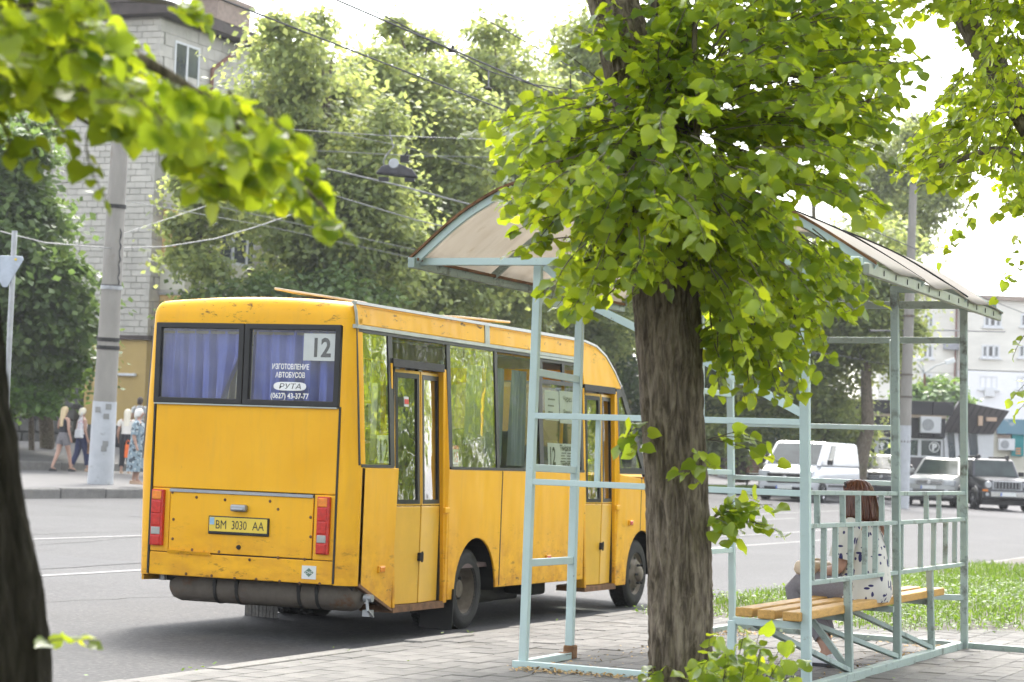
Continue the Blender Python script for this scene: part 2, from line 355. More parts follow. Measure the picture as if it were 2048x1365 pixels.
# pavement across the street: sheet, step and kerb
sheet('far_pavement', [-70, -60, -50, -40, -37, -34.5, -34.2, -30, LK - 0.18], [-12, 10, 25, 40, 55, 70, 90, 118], far_z, M['dust_pave'])
k = bpy.data.objects.new('far_kerb', None); COL.objects.link(k); k['kind'] = 'structure'
for i, y in enumerate(np.arange(26, 71, 1.6)):
    mb = MB(); j = random.uniform(-.012, .012)
    mb.span((LK - 0.2, y + 0.012, roadz(LK, y) - 0.1), (LK + j, y + 1.588, 0.47 + random.uniform(-.012, .012)))
    mb.build('kerbstone', M['kerb'], k, bev=0.03)
k2 = bpy.data.objects.new('pavement_step', None); COL.objects.link(k2); k2['kind'] = 'structure'
for y in np.arange(40, 76, 2.0):
    MB().span((-34.55, y + 0.01, 0.5), (-34.2, y + 1.99, 0.83)).build('kerbstone', M['kerb'], k2, bev=0.03)
# painted lines
def line(x, y0, y1, wd=0.13):
    sheet('lane_line', [x - wd / 2, x + wd / 2], list(np.linspace(y0, y1, 8)), lambda a, b: roadz(a, b) + 0.005, M['line'])
line(-17.5, 18, 70); line(-13.6, 8, 64, 0.12); line(-12.2, 38, 46, .12); line(-16.2, 50, 58, .12)

# asphalt patches, a manhole and cracks
pm = mat('patched_asphalt', (0.036, 0.036, 0.038), .85, var=.2, scale=3, bump=.5, bscale=30, fine=.6)
for x0, x1, y0, y1 in ((-12.6, -10.9, 24.5, 29.0), (-16.8, -14.2, 20.5, 23.5), (-11.4, -10.2, 13.0, 14.6), (-21.0, -18.2, 34, 37.5)):
    n = 22; pts = []
    for i in range(n):
        t = i / n * 4; e = int(t); f = t - e; c = [(x0, y0), (x1, y0), (x1, y1), (x0, y1)]; a_, b_ = c[e], c[(e + 1) % 4]; x_, y_ = lerp(a_[0], b_[0], f) + random.uniform(-.05, .05), lerp(a_[1], b_[1], f) + random.uniform(-.05, .05); pts.append((x_, y_, roadz(x_, y_) + .0045))
    MB().add(pts, [tuple(range(n))]).build('asphalt_patch', pm, None, kind='structure', recalc=False)
cr_ = MB()
for x0, y0, dx, dy, n in ((-9.6, 9.0, -.05, .30, 26), (-12.2, 12.0, .02, .34, 40), (-15.4, 17, -.05, .36, 36), (-11.0, 14.2, -.33, .06, 22), (-14.5, 27, -.36, .03, 20), (-18.6, 22, .03, .4, 40)):
    P_ = [(x0, y0)]
    for i in range(n): P_.append((P_[-1][0] + dx + random.gauss(0, .05), P_[-1][1] + dy + random.gauss(0, .05)))
    w0 = .014
    for (xa, ya), (xb, yb) in zip(P_, P_[1:]):
        q = Vector((ya - yb, xb - xa, 0)).normalized() * w0 * random.uniform(.5, 1.6); cr_.add([(xa - q.x, ya - q.y, roadz(xa, ya) + .004), (xa + q.x, ya + q.y, roadz(xa, ya) + .004), (xb + q.x, yb + q.y, roadz(xb, yb) + .004), (xb - q.x, yb - q.y, roadz(xb, yb) + .004)], [(0, 1, 2, 3)])
cr_.build('road_crack', M['dark_metal'], None, kind='structure', recalc=False)
# grit gathered in the gutter
gx_ = RNG.normal(KX - .12, .10, 5000); gy_ = RNG.uniform(8, 34, 5000); k_ = gx_ < KX - .01; gx_, gy_ = gx_[k_], gy_[k_]; n = len(gx_); s_ = RNG.uniform(.004, .013, n); gz_ = -0.13 + 0.022 * (-7.3 - gx_) + .004
c = np.column_stack([gx_, gy_, gz_]); A_ = np.column_stack([s_, 0 * s_, 0 * s_]); B_ = np.column_stack([0 * s_, s_, .6 * s_])
link('gutter_grit', np_mesh('gutter_grit', np.stack([c - A_ - B_, c + A_ - B_, c + A_ + B_, c - A_ + B_], 1).reshape(-1, 3), np.arange(4 * n).reshape(-1, 4)), None, mat('grit', (0.12, 0.105, 0.085), .9, var=.4, scale=50), kind='stuff')

# near kerb
kb = bpy.data.objects.new('near_kerb', None); COL.objects.link(kb); kb['kind'] = 'structure'
y = 7.0
while y < 44:
    L = 1.0 + random.uniform(-.03, .03); x0 = KX + random.uniform(-.012, .012)
    if y > 21.4: x0 += 0.0
    mb = MB(); dz = random.uniform(-.012, .004) - (0.02 if 21 < y < 23 else 0)
    mb.span((x0, y + 0.006, -0.3), (x0 + 0.15, y + L - 0.006, 0.004 + dz)); mb.build('kerbstone', M['kerb'], kb, bev=0.012); y += L
# near pavement: bed and pavers
sheet('pavement_bed', [KX + 0.1, -5, -3, 0, 4], [-6, 5, 10, 15, 20, 23.5], lambda x, y: -0.0055, mat('joint_sand', (0.105, 0.098, 0.088), .95, var=.2, scale=9))
pv = bpy.data.objects.new('pavement', None); COL.objects.link(pv); pv['kind'] = 'structure'
def verge_edge(x):                                            # where the pavement ends and the grass begins
    return 20.55 + 0.35 * math.sin(x * 1.3) + 0.25 * math.sin(x * 3.1 + 1)
cand = []
cw, cl = 0.20, 0.30
row = 0; x = KX + 0.17
while x < -1.6:
    y = 9.0 + (row % 2) * cl * 0.5 + random.uniform(-.02, .02)
    while y < 22.6:
        p = proj((x + cw / 2, y + cl / 2, 0))
        if y + cl < verge_edge(x) + 0.7 and -40 < p[0] < 2090 and p[1] < 1420:
            cand.append((p[2], x, y))
        y += cl
    x += cw; row += 1
cand.sort(); print('pavers', len(cand))
def paver_block(hx, hy, hz=0.03, b=0.005):
    v = [(-hx, -hy, -hz), (hx, -hy, -hz), (hx, hy, -hz), (-hx, hy, -hz), (-hx, -hy, -b), (hx, -hy, -b), (hx, hy, -b), (-hx, hy, -b), (-hx + b, -hy + b, 0), (hx - b, -hy + b, 0), (hx - b, hy - b, 0), (-hx + b, hy - b, 0)]
    f = [(8, 9, 10, 11), (4, 5, 9, 8), (5, 6, 10, 9), (6, 7, 11, 10), (7, 4, 8, 11), (0, 1, 5, 4), (1, 2, 6, 5), (2, 3, 7, 6), (3, 0, 4, 7)]
    return v, f
pv_me = []
for i in range(6):
    v, f = paver_block(cw / 2 - 0.002 - random.uniform(0, .002), cl / 2 - 0.002 - random.uniform(0, .003)); mb = MB(); mb.add(v, f); me = mb.mesh('paver'); me.materials.append(M['paver']); pv_me.append(me)
far_mb = MB()
for i, (d, x, y) in enumerate(cand):
    c = (x + cw / 2, y + cl / 2, random.gauss(0, 0.0016)); r = (random.gauss(0, .004), random.gauss(0, .006), random.gauss(0, .010))
    if random.random() < 0.04: c = (c[0], c[1], c[2] - 0.008)
    if i < 300:
        o = bpy.data.objects.new('paver', pv_me[i % 6]); COL.objects.link(o); o.parent = pv; o.location = c; o.rotation_euler = r
    else:
        v, f = paver_block(cw / 2 - 0.003, cl / 2 - 0.003); mtx = Matrix.LocRotScale(Vector(c), Matrix.Rotation(r[2], 3, 'Z').to_euler(), Vector((1, 1, 1)))
        q = Matrix.Rotation(r[0], 3, 'X') @ Matrix.Rotation(r[1], 3, 'Y') @ Matrix.Rotation(r[2], 3, 'Z')
        far_mb.add([Vector(c) + q @ Vector(a) for a in v], f)
far_mb.build('paver', M['paver'], pv, kind='stuff', recalc=False)

# grass verge: soil mound, blades, broad weeds
sheet('verge_soil', list(np.linspace(KX + 0.16, 6, 24)), list(np.linspace(20.3, 60, 40)), lambda x, y: (-0.05 if y < verge_edge(x) + 0.2 else 0.0) + 0.035 * min(1, max(0, y - 20.8)) + 0.012 * math.sin(3 * x + 2 * y) - (0.03 if x < KX + .3 else 0), M['soil'])
def blades(n, xr, yr, hr, wr, keep, zf, lean=0.5):
    x = RNG.uniform(*xr, n); y = RNG.uniform(*yr, n); k_ = keep(x, y); x, y = x[k_], y[k_]; n = len(x)
    h = RNG.uniform(*hr, n); w_ = RNG.uniform(*wr, n); a = RNG.uniform(0, 2 * np.pi, n); l = RNG.normal(0, lean, n) * h; la = RNG.uniform(0, 2 * np.pi, n)
    z = zf(x, y); dx, dy = np.cos(a) * w_, np.sin(a) * w_; lx, ly = np.cos(la) * l, np.sin(la) * l
    P = np.stack([np.stack([x - dx, y - dy, z], 1), np.stack([x + dx, y + dy, z], 1), np.stack([x + dx * .7 + lx * .4, y + dy * .7 + ly * .4, z + h * .6], 1), np.stack([x + lx, y + ly, z + h], 1), np.stack([x - dx * .7 + lx * .4, y - dy * .7 + ly * .4, z + h * .6], 1)], 1)
    return P.reshape(-1, 3), (np.arange(n)[:, None] * 5 + np.arange(5)[None]).astype(np.int32)
def vz(x, y): return 0.035 * np.clip(y - 20.8, 0, 1) + 0.0 * x
def patch(x, y): return np.sin(x * 2.1 + 1.3 * np.sin(y * 1.7)) + np.sin(y * 2.7 + x) * 0.8
ve = np.vectorize(verge_edge)
P1, F1 = blades(64000, (KX + 0.2, 5.5), (20.4, 36), (0.025, 0.10), (0.003, 0.007), lambda x, y: (y > ve(x) + 0.25 * RNG.random(len(x)) + np.where(patch(x, y) < -0.9, 0.6, 0)) & (RNG.random(len(x)) < np.where(y < ve(x) + 0.6, 0.45, 1.0)), vz)
link('grass', np_mesh('grass', P1, F1), None, M['grass'], kind='stuff')
def weeds(n, xr, yr, keep, zf, s=(0.02, 0.05)):
    x = RNG.uniform(*xr, n); y = RNG.uniform(*yr, n); k_ = keep(x, y); x, y = x[k_], y[k_]; n = len(x); P = []; 
    z = zf(x, y) + RNG.uniform(0.01, 0.09, n); sz = RNG.uniform(*s, n); a = RNG.uniform(0, 2 * np.pi, n); t = RNG.normal(0, 0.5, n)
    d = np.stack([np.cos(a), np.sin(a), t * .6], 1); e = np.stack([-np.sin(a), np.cos(a), RNG.normal(0, .4, n)], 1); c = np.stack([x, y, z], 1)
    q = np.stack([c, c + (d * .5 + e * .4) * sz[:, None], c + d * sz[:, None], c + (d * .5 - e * .4) * sz[:, None]], 1)
    return q.reshape(-1, 3), (np.arange(n)[:, None] * 4 + np.arange(4)[None]).astype(np.int32)
P2, F2 = weeds(34000, (KX + 0.2, 4.5), (20.3, 30), lambda x, y: (y > ve(x) - 0.12) & (patch(x + 3, y) > -0.6), vz)
link('weeds', np_mesh('weeds', P2, F2), None, M['grass'], kind='stuff')
P3, F3 = weeds(2600, (KX + 0.05, -2.5), (9, 21), lambda x, y: ((np.abs(x - KX - 0.17) < 0.05) & (np.sin(y * 3.1) > 0.4)) | (RNG.random(len(x)) < 0.02), lambda x, y: 0 * x - 0.02, (0.015, 0.04))
link('pavement_weeds', np_mesh('pavement_weeds', P3, F3), None, M['grass'], kind='stuff')
# fallen blossom and dry leaves along the foot rails
lit = []
for i in range(900):
    y_ = random.choice([random.uniform(14.2, 19.4), random.uniform(18.6, 19.6)]); x_ = random.choice([random.gauss(-5.75, .12), random.gauss(-4.1, .12), random.uniform(-6, -3.8)])
    lit.append((x_, y_))
for i in range(500): lit.append((random.uniform(-5.9, -4.9), random.gauss(14.45, 0.09)))
lit = np.array(lit); n = len(lit); a = RNG.uniform(0, 6.28, n); s = RNG.uniform(.006, .02, n); c = np.column_stack([lit, np.full(n, 0.006) + RNG.uniform(0, .012, n)])
d = np.column_stack([np.cos(a), np.sin(a), RNG.normal(0, .3, n)]) * s[:, None]; e = np.column_stack([-np.sin(a), np.cos(a), RNG.normal(0, .3, n)]) * s[:, None]
link('dry_litter', np_mesh('dry_litter', np.stack([c - d, c - e * .6, c + d, c + e * .6], 1).reshape(-1, 3), (np.arange(n)[:, None] * 4 + np.arange(4)[None]).astype(np.int32)), None, mat('dry_leaf', (0.36, 0.24, 0.10), 0.9, var=0.4, scale=40), kind='stuff')

# ================================================================== the bus
def paint_mat():
    m, t, b, out = new_mat('bus_paint'); co = coords(t)
    n = nd(t, 'ShaderNodeTexNoise', Scale=1.6, Detail=5.0); t.links.new(co, n.inputs['Vector'])
    c = ramp(t, n.outputs['Fac'], [(0.3, (0.78, 0.385, 0.010)), (0.7, (0.85, 0.45, 0.020))])
    # faded vertical streaks and road grime
    n2 = nd(t, 'ShaderNodeTexNoise', Scale=2.5, Detail=7.0, Roughness=0.65); t.links.new(coords(t, (5, 5, 0.7)), n2.inputs['Vector'])
    c = mixc(t, maprange(t, n2.outputs['Fac'], 0.5, 0.85, 0, 0.35), c, (0.52, 0.30, 0.06))
    n3 = nd(t, 'ShaderNodeTexNoise', Scale=5.0, Detail=12.0, Roughness=0.75); t.links.new(co, n3.inputs['Vector'])
    sp = maprange(t, n3.outputs['Fac'], 0.665, 0.69, 0, 0.85)
    c = mixc(t, sp, c, (0.10, 0.055, 0.025))
    sz = t.nodes.new('ShaderNodeSeparateXYZ'); t.links.new(co, sz.inputs[0])
    low = maprange(t, sz.outputs['Z'], 0.95, 0.30, 0, 1); high = maprange(t, sz.outputs['Z'], 2.40, 2.55, 0, 1)
    n5 = nd(t, 'ShaderNodeTexNoise', Scale=3.0, Detail=8.0, Roughness=0.7); t.links.new(coords(t, (1, 1.6, 2.2)), n5.inputs['Vector'])
    c = mixc(t, math_n(t, 'MULTIPLY', low, maprange(t, n5.outputs['Fac'], 0.36, 0.66, 0.0, 0.8)), c, (0.42, 0.16, 0.02))        # spray grime low down
    n6 = nd(t, 'ShaderNodeTexNoise', Scale=6.5, Detail=10.0, Roughness=0.78); t.links.new(coords(t, (1, .8, 2.6)), n6.inputs['Vector'])
    c = mixc(t, math_n(t, 'MULTIPLY', math_n(t, 'MAXIMUM', low, high), maprange(t, n6.outputs['Fac'], 0.57, 0.63, 0.0, 0.9)), c, (0.09, 0.045, 0.02))   # chips and rust at the edges
    t.links.new(c, b.inputs['Base Color'])
    t.links.new(maprange(t, n.outputs['Fac'], 0.3, 0.7, 0.40, 0.55), b.inputs['Roughness'])
    b.inputs['Coat Weight'].default_value = 0.05; b.inputs['Specular IOR Level'].default_value = 0.2; b.inputs['Coat Roughness'].default_value = 0.2
    n4 = nd(t, 'ShaderNodeTexNoise', Scale=1.9, Detail=2.0); t.links.new(coords(t, (1, 1, 0.6)), n4.inputs['Vector'])
    bp = nd(t, 'ShaderNodeBump', Strength=0.3, Distance=0.12); t.links.new(n4.outputs['Fac'], bp.inputs['Height']); t.links.new(bp.outputs['Normal'], b.inputs['Normal'])
    return m
M['bus'] = paint_mat()
M['bus_door'] = mat('bus_door_paint', (0.68, 0.385, 0.035), 0.38, var=0.1, scale=2, bump=0.05, bscale=30, stain=(0.3, 0.2, 0.1), stain_amt=0.1, stain_scale=3)
M['bus_trim'] = mat('aluminium_trim', (0.36, 0.38, 0.34), 0.5, 0.3, var=0.15, scale=6, stain=(0.2, 0.17, 0.12), stain_amt=0.2, stain_scale=8)
M['bus_glass'] = thin_glass('bus_glass', (0.86, 0.90, 0.84), wave=0.2, dirt=0.02, refl=0.5)
M['rear_glass'] = thin_glass('rear_glass', (0.93, 0.95, 0.96), wave=0.1, dirt=0.06, refl=0.8)
M['curtain'] = mat('blue_curtain', (0.095, 0.125, 0.40), 0.85, var=0.25, scale=1.3, stretch=(6, 6, 0.6))
M['pale_curtain'] = mat('grey_curtain', (0.20, 0.24, 0.27), 0.85, var=0.2, scale=1.3, stretch=(6, 6, 0.6))
M['inside'] = mat('bus_inside', (0.14, 0.14, 0.135), 0.7, var=0.15)
M['bus_floor'] = mat('bus_floor', (0.12, 0.085, 0.08), 0.8, var=0.2)
M['seat'] = mat('seat_cloth', (0.30, 0.30, 0.295), 0.85, var=0.15)
M['seat_blue'] = mat('seat_vinyl', (0.06, 0.07, 0.13), 0.6, var=0.2)
M['tail_red'] = mat('red_lens', (0.50, 0.02, 0.012), 0.22, var=0.25, scale=30, coat=0.4)
M['tail_amber'] = mat('amber_lens', (0.75, 0.22, 0.015), 0.22, var=0.2, scale=30, coat=0.4)
M['tail_clear'] = mat('clear_lens', (0.35, 0.35, 0.33), 0.25, var=0.15, scale=30, coat=0.4)
M['plate_yellow'] = mat('plate_yellow', (0.72, 0.52, 0.05), 0.45, var=0.06)
M['tank'] = mat('gas_tank', (0.125, 0.105, 0.085), 0.75, 0.2, var=0.3, scale=5, bump=0.2, stain=(0.13, 0.06, 0.025), stain_amt=0.45, stain_scale=4)
M['rim'] = mat('wheel_rim', (0.15, 0.125, 0.095), 0.7, 0.3, var=0.35, scale=9, stain=(0.28, 0.2, 0.13), stain_amt=0.3)

BR, BL, YR, YF = -8.12, -10.09, 16.44, 24.15
bus = thing('minibus', 'yellow city minibus with blue curtains in its rear window, stopped at the kerb', 'bus', (-9.1, 20.2, roadz(-9.1, 20)))
def xr(z): return BR if z <= 1.28 else BR - 0.075 * (z - 1.28) / 1.1
def xl(z): return BL + (0.03 * (1.28 - z) if z <= 1.28 else 0.055 * (z - 1.28) / 1.1)
def sp(y, z, o=0.0): return Vector((xr(z) + o, y, z))
def lp(y, z, o=0.0): return Vector((xl(z) - o, y, z))
def side(name, poly, m, o=0.0, t=0.02, f=sp, parent=bus, **k):
    s_ = -1 if f is sp else 1
    return MB().prism([f(y, z, o) for y, z in poly], (s_ * t, 0, 0)).build(name, m, parent, **k)
def arc(cy, cz, r, a0, a1, n=10): return [(cy + r * math.cos(lerp(a0, a1, i / n)), cz + r * math.sin(lerp(a0, a1, i / n))) for i in range(n + 1)]
RWY, FWY = 18.86, 23.2
WZ = 0.235
# --- lower side panels (right)
side('side_panel', [(16.53, 0.36), (17.17, 0.14), (17.22, 1.275), (16.53, 1.275)], M['bus'], bev=0.006)
arch = arc(RWY, WZ, 0.45, math.pi * 0.97, math.radians(8), 14)
side('side_panel', [(18.27, 0.17), (18.41, 0.17)] + arch + [(19.31, 0.24), (19.385, 0.24), (19.385, 1.275), (18.22, 1.275)], M['bus'], bev=0.006)
side('side_panel', [(19.395, 0.24), (21.50, 0.235), (21.47, 1.275), (19.395, 1.275)], M['bus'], bev=0.006)
archf = arc(FWY, WZ, 0.45, math.pi * 0.97, math.radians(5), 14)
side('side_panel', [(22.48, 0.14), (22.74, 0.14)] + archf + [(23.66, 0.25), (24.02, 0.3), (24.0, 0.95), (23.5, 1.2), (22.47, 1.265)], M['bus'], bev=0.006)
side('seam_strip', [(19.383, 0.26), (19.397, 0.26), (19.397, 1.27), (19.383, 1.27)], M['black_trim'], o=0.002, t=0.01)
side('seam_strip', [(23.13, 0.68), (23.142, 0.68), (23.142, 1.24), (23.13, 1.24)], M['black_trim'], o=0.002, t=0.01)
side('underframe', [(16.55, 0.345), (17.17, 0.125), (17.19, 0.14), (16.56, 0.37)], M['rust'], o=0.006, t=0.04)
# arch liners
for cy in (RWY, FWY):
    a = arc(cy, WZ, 0.47, math.pi * 1.02, -0.05, 14); rings = [[Vector((x, y_, z_)) for y_, z_ in a] for x in (BR - 0.025, BR - 0.5)]
    MB().loft(rings, cap=False, close=False).build('wheel_arch', M['black_trim'], bus, recalc=False)
    MB().prism([(BR - .46, y_, z_) for y_, z_ in a], (-.02, 0, 0)).build('wheel_arch', M['black_trim'], bus)
# --- cant rail, trim and pillars
side('roof_rail', [(16.50, 2.392), (19.05, 2.392), (19.05, 2.555), (16.50, 2.555)], M['bus'], bev=0.01)
side('roof_rail', [(19.15, 2.392), (21.30, 2.392), (21.30, 2.555), (19.15, 2.555)], M['bus'], bev=0.01)
side('roof_joint', [(19.05, 2.39), (19.15, 2.39), (19.15, 2.562), (19.05, 2.562)], M['bus_trim'], o=0.006)
FC = [(21.30, 2.56), (21.55, 2.553), (21.88, 2.52), (22.15, 2.435), (22.38, 2.30), (22.56, 2.16)]
side('front_dome_panel', [(21.30, 2.392), (21.47, 2.30), (21.50, 2.13), (22.56, 2.13)] + FC[::-1], M['bus'], bev=0.008)
side('drip_rail', [(16.47, 2.362), (21.42, 2.362), (21.42, 2.392), (16.47, 2.392)], M['bus_trim'], o=0.008, t=0.03)
side('drip_rail', [(20.28, 2.335), (21.44, 2.335), (21.44, 2.358), (20.28, 2.358)], M['bus_trim'], o=0.006, t=0.03)
MB().tube([(xr(2.4) + .004, 16.50, 2.375), (xr(2.5), 16.49, 2.5), (xr(2.56) - .02, 16.49, 2.575)], 0.012, 6).build('corner_trim', M['bus_trim'], bus)
for y0, y1 in ((16.505, 16.555), (17.07, 17.15), (18.225, 18.30), (19.27, 19.33), (20.30, 20.40), (21.38, 21.45)):
    side('window_post', [(y0, 1.29), (y1, 1.29), (y1, 2.36), (y0, 2.36)], M['black_trim'], o=-0.004, t=0.03)
side('window_rail', [(16.53, 1.276), (17.12, 1.276), (17.12, 1.30), (16.53, 1.30)], M['black_trim'], o=0.003, t=0.03)
side('window_rail', [(18.25, 1.276), (21.45, 1.276), (21.45, 1.30), (18.25, 1.30)], M['black_trim'], o=0.003, t=0.03)
side('window_rail', [(16.53, 2.335), (20.28, 2.335), (20.28, 2.36), (16.53, 2.36)], M['black_trim'], o=0.0, t=0.03)
def pane(y0, y1, z0=1.30, z1=2.335, name='window', m=None, f=sp, o=-0.012):
    return MB().quad(f(y0, z0, o), f(y1, z0, o), f(y1, z1, o), f(y0, z1, o)).build(name, m or M['bus_glass'], bus)
pane(16.55, 17.08); pane(18.29, 19.28); pane(19.325, 20.31); pane(20.39, 21.39, 1.30, 2.10)
pane(17.14, 18.21, 2.14, 2.335)
# sliding vent above the third pane
o = MB(); o.frame([sp(20.39, 2.10, -.006), sp(21.39, 2.10, -.006), sp(21.39, 2.335, -.006), sp(20.39, 2.335, -.006)], [sp(20.43, 2.14, -.006), sp(21.35, 2.14, -.006), sp(21.35, 2.305, -.006), sp(20.43, 2.305, -.006)], (-.02, 0, 0))
o.prism([sp(20.93, 2.13, -.004), sp(20.99, 2.13, -.004), sp(20.99, 2.31, -.004), sp(20.93, 2.31, -.004)], (-.02, 0, 0)); vent = o.build('vent_frame', M['black_trim'], bus)
MB().quad(sp(20.98, 2.14, -.014), sp(21.36, 2.14, -.014), sp(21.36, 2.31, -.014), sp(20.98, 2.31, -.014)).build('pane', M['bus_glass'], vent)
# --- doors
def door(y0, y1, top=2.10, bot=0.17):
    ym = (y0 + y1) / 2; zt = top
    fr = MB(); d_ = 0.004
    fr.prism([sp(y0 - .045, bot - .02, d_), sp(y0, bot - .02, d_), sp(y0 - .10, top + .02, d_), sp(y0 - .13, top + .02, d_)], (-.10, 0, 0))
    fr.prism([sp(y1 + .02, bot - .02, d_), sp(y1 + .085, bot - .02, d_), sp(y1 + .05, 1.28, d_), sp(y1 + .03, top + .02, d_), sp(y1 - .03, top + .02, d_)], (-.12, 0, 0))
    fro = fr.build('door_frame', M['bus'], bus, bev=0.004)
    side('door_header', [(y0 - .10, top - .005), (y1 - .02, top - .005), (y1 - .02, top + .06), (y0 - .10, top + .06)], M['dark_metal'], o=0.01, t=0.08)
    side('door_step', [(y0 - .03, bot - .06), (y1 + .05, bot - .06), (y1 + .05, bot - .005), (y0 - .03, bot - .005)], M['rust'], o=0.0, t=0.3)
    # seals
    for a in (y0 - 0.004, ym - 0.008, y1 - 0.006):
        MB().prism([sp(a, bot, -.03), sp(a + .02, bot, -.03), sp(a + .02, top, -.03), sp(a, top, -.03)], (-.03, 0, 0)).build('door_seal', M['black_trim'], bus)
    for k_, (a, b) in enumerate(((y0 + .016, ym - .008), (ym + .012, y1 - .006))):
        i0 = -.045 if k_ == 0 else -.012; i1 = -.012 if k_ == 0 else -.05           # folding leaves, hinged towards the middle
        def q(y_, z_): t_ = (y_ - a) / (b - a); return Vector((xr(z_) + lerp(i0, i1, t_), y_, z_))
        lf = MB(); lf.prism([q(a, bot), q(b, bot), q(b, 0.965), q(a, 0.965)], (-.03, 0, 0))
        leaf = lf.build('door_leaf', M['bus_door'], bus, bev=0.006)
        lf = MB(); lf.frame([q(a, 0.97), q(b, 0.97), q(b, top - .02), q(a, top - .02)], [q(a + .028, 1.0), q(b - .028, 1.0), q(b - .028, top - .055), q(a + .028, top - .055)], (-.03, 0, 0))
        lf.build('leaf_frame', M['bus_door'], leaf, bev=0.004)
        lf = MB(); lf.frame([q(a + .02, 0.985) + V(.003, 0, 0), q(b - .02, 0.985) + V(.003, 0, 0), q(b - .02, top - .045) + V(.003, 0, 0), q(a + .02, top - .045) + V(.003, 0, 0)], [q(a + .06, 1.02) + V(.003, 0, 0), q(b - .06, 1.02) + V(.003, 0, 0), q(b - .06, top - .085) + V(.003, 0, 0), q(a + .06, top - .085) + V(.003, 0, 0)], (-.02, 0, 0))
        lf.build('rubber', M['black_trim'], leaf)
        MB().quad(q(a + .05, 1.01) + V(-.01, 0, 0), q(b - .05, 1.01) + V(-.01, 0, 0), q(b - .05, top - .075) + V(-.01, 0, 0), q(a + .05, top - .075) + V(-.01, 0, 0)).build('pane', M['bus_glass'], leaf)
    MB().box((xr(.55) - .0, ym, 0.55), (.03, .07, .07)).box((xr(.55) + .016, ym, 0.55), (.012, .025, .09)).build('door_latch', M['dark_metal'], bus, bev=0.006)
    MB().box((xr(.95) + .004, y1 + .012, 0.93), (.03, .10, .05)).build('door_hinge', M['bus'], bus, bev=0.008)
door(17.235, 18.165); door(21.60, 22.40, 2.08)
# cab window and A pillar
side('cab_window_frame', [(22.44, 1.27), (22.50, 1.27), (22.50, 2.04), (22.60, 2.06), (23.15, 1.33), (22.50, 1.33), (22.50, 1.27), (23.32, 1.27), (22.62, 2.13), (22.44, 2.13)], M['black_trim'], o=-.004, t=.03)
MB().prism([sp(22.49, 1.32, -.012), sp(23.17, 1.32, -.012), sp(22.60, 2.07, -.012), sp(22.49, 2.07, -.012)], (-.004, 0, 0)).build('window', M['bus_glass'], bus)
MB().beam((xr(1.7) - .01, 23.36, 1.26), (xr(2.1) - .03, 22.60, 2.15), 0.05, 0.07).build('front_pillar', M['black_trim'], bus, bev=0.01)
MB().tube([(-8.10, 23.3, 1.32), (-7.95, 23.42, 1.36), (-7.93, 23.42, 1.42)], 0.014, 6).box((-7.90, 23.43, 1.50), (.16, .06, .26), rz=.3).build('mirror', M['black_trim'], bus, bev=0.012)
# --- roof
rs = []
for y in (16.56, 16.8, 18.5, 20, 21.3, 21.6, 21.88, 22.15, 22.38, 22.56):
    dz = 0.0 if y <= 21.3 else np.interp(y, [a for a, b in FC], [b - 2.56 for a, b in FC])
    n = 14; ring = []
    for i in range(n + 1):
        t = i / n; x = lerp(xr(2.5) + .004, xl(2.5) - .004, t); u = 2 * t - 1
        ring.append((x, y, 2.537 + dz + 0.03 * (1 - abs(u) ** 6) + 0.03 * (1 - u * u)))
    rs.append(ring)
MB().loft(rs, cap=False, close=False).build('roof', M['bus'], bus, smooth=True, recalc=False)
side('roof_edge', [(16.50, 2.553), (21.30, 2.553)] + FC[1:] + [(p[0] + .004, p[1] + .022) for p in FC[::-1]] + [(16.50, 2.575)], M['white'], o=0.006, t=0.05)  # sunlight along the roof edge, put in as a white strip
# roof hatches
hm = mat('hatch_ply', (0.45, 0.41, 0.34), 0.8, var=0.2, scale=5, stain=(0.25, 0.17, 0.10), stain_amt=0.1)
for c in ([(-9.16, 16.9, 2.69), (-8.50, 16.9, 2.603), (-8.48, 17.25, 2.60), (-9.14, 17.25, 2.68)], [(-9.0, 19.25, 2.64), (-8.55, 19.25, 2.628), (-8.50, 20.35, 2.655), (-9.0, 20.35, 2.672)]):
    MB().prism(c, (0, 0, .02)).build('roof_hatch', hm, bus, bev=0.006)
    cx = sum(q[0] for q in c) / 4; cy = sum(q[1] for q in c) / 4; MB().box((cx, cy, 2.60), (.35, .3, .07)).build('hatch_collar', M['dark_metal'], bus)
# --- rear end
S = 16.44 / 16.51
def rp(px, py, o=0.0): p = ony(px, py, YR); return Vector((p.x, YR - o, p.z))
def rear(name, pts, m, o=0.0, t=0.02, parent=bus, **k): return MB().prism([rp(x, y, o) for x, y in pts], (0, t, 0)).build(name, m, parent, **k)
def rbox(x0, x1, z0, z1, name, m, o=0.0, t=0.02, parent=bus, **k): return MB().span((x0, YR - o, z0), (x1, YR - o + t, z1)).build(name, m, parent, **k)
# corners: rounded pillars from bumper to roof
def corner(xe, xs, sgn):
    rings = []
    for z, cur in [(0.35, 0), (0.8, 0), (1.28, 0), (1.8, 0), (2.3, 0), (2.44, 0)] + [(2.44 + .12 * math.sin(i / 6 * math.pi / 2), 1 - math.cos(i / 6 * math.pi / 2)) for i in range(1, 7)]:
        edge = xr(min(z, 2.44)) if sgn > 0 else xl(min(z, 2.44)); k_ = 0.10 * cur
        prof = []; R_ = abs(edge - xs)
        for i in range(9):
            a = i / 8 * math.pi / 2
            prof.append((edge - sgn * R_ + sgn * (R_ - k_) * math.sin(a) , YR + 0.11 - (0.11 - k_) * math.cos(a), z))
        prof.append((edge - sgn * k_, YR + 0.16, z)); rings.append(prof)
    rings.append([(lerp(p[0], xs, .9), 16.62, 2.57) for p in rings[-1]])
    return MB().loft(rings, cap=False, close=False).build('corner_panel', M['bus'], bus, smooth=True)
corner(BR, -8.285, 1); corner(BL, -9.945, -1)
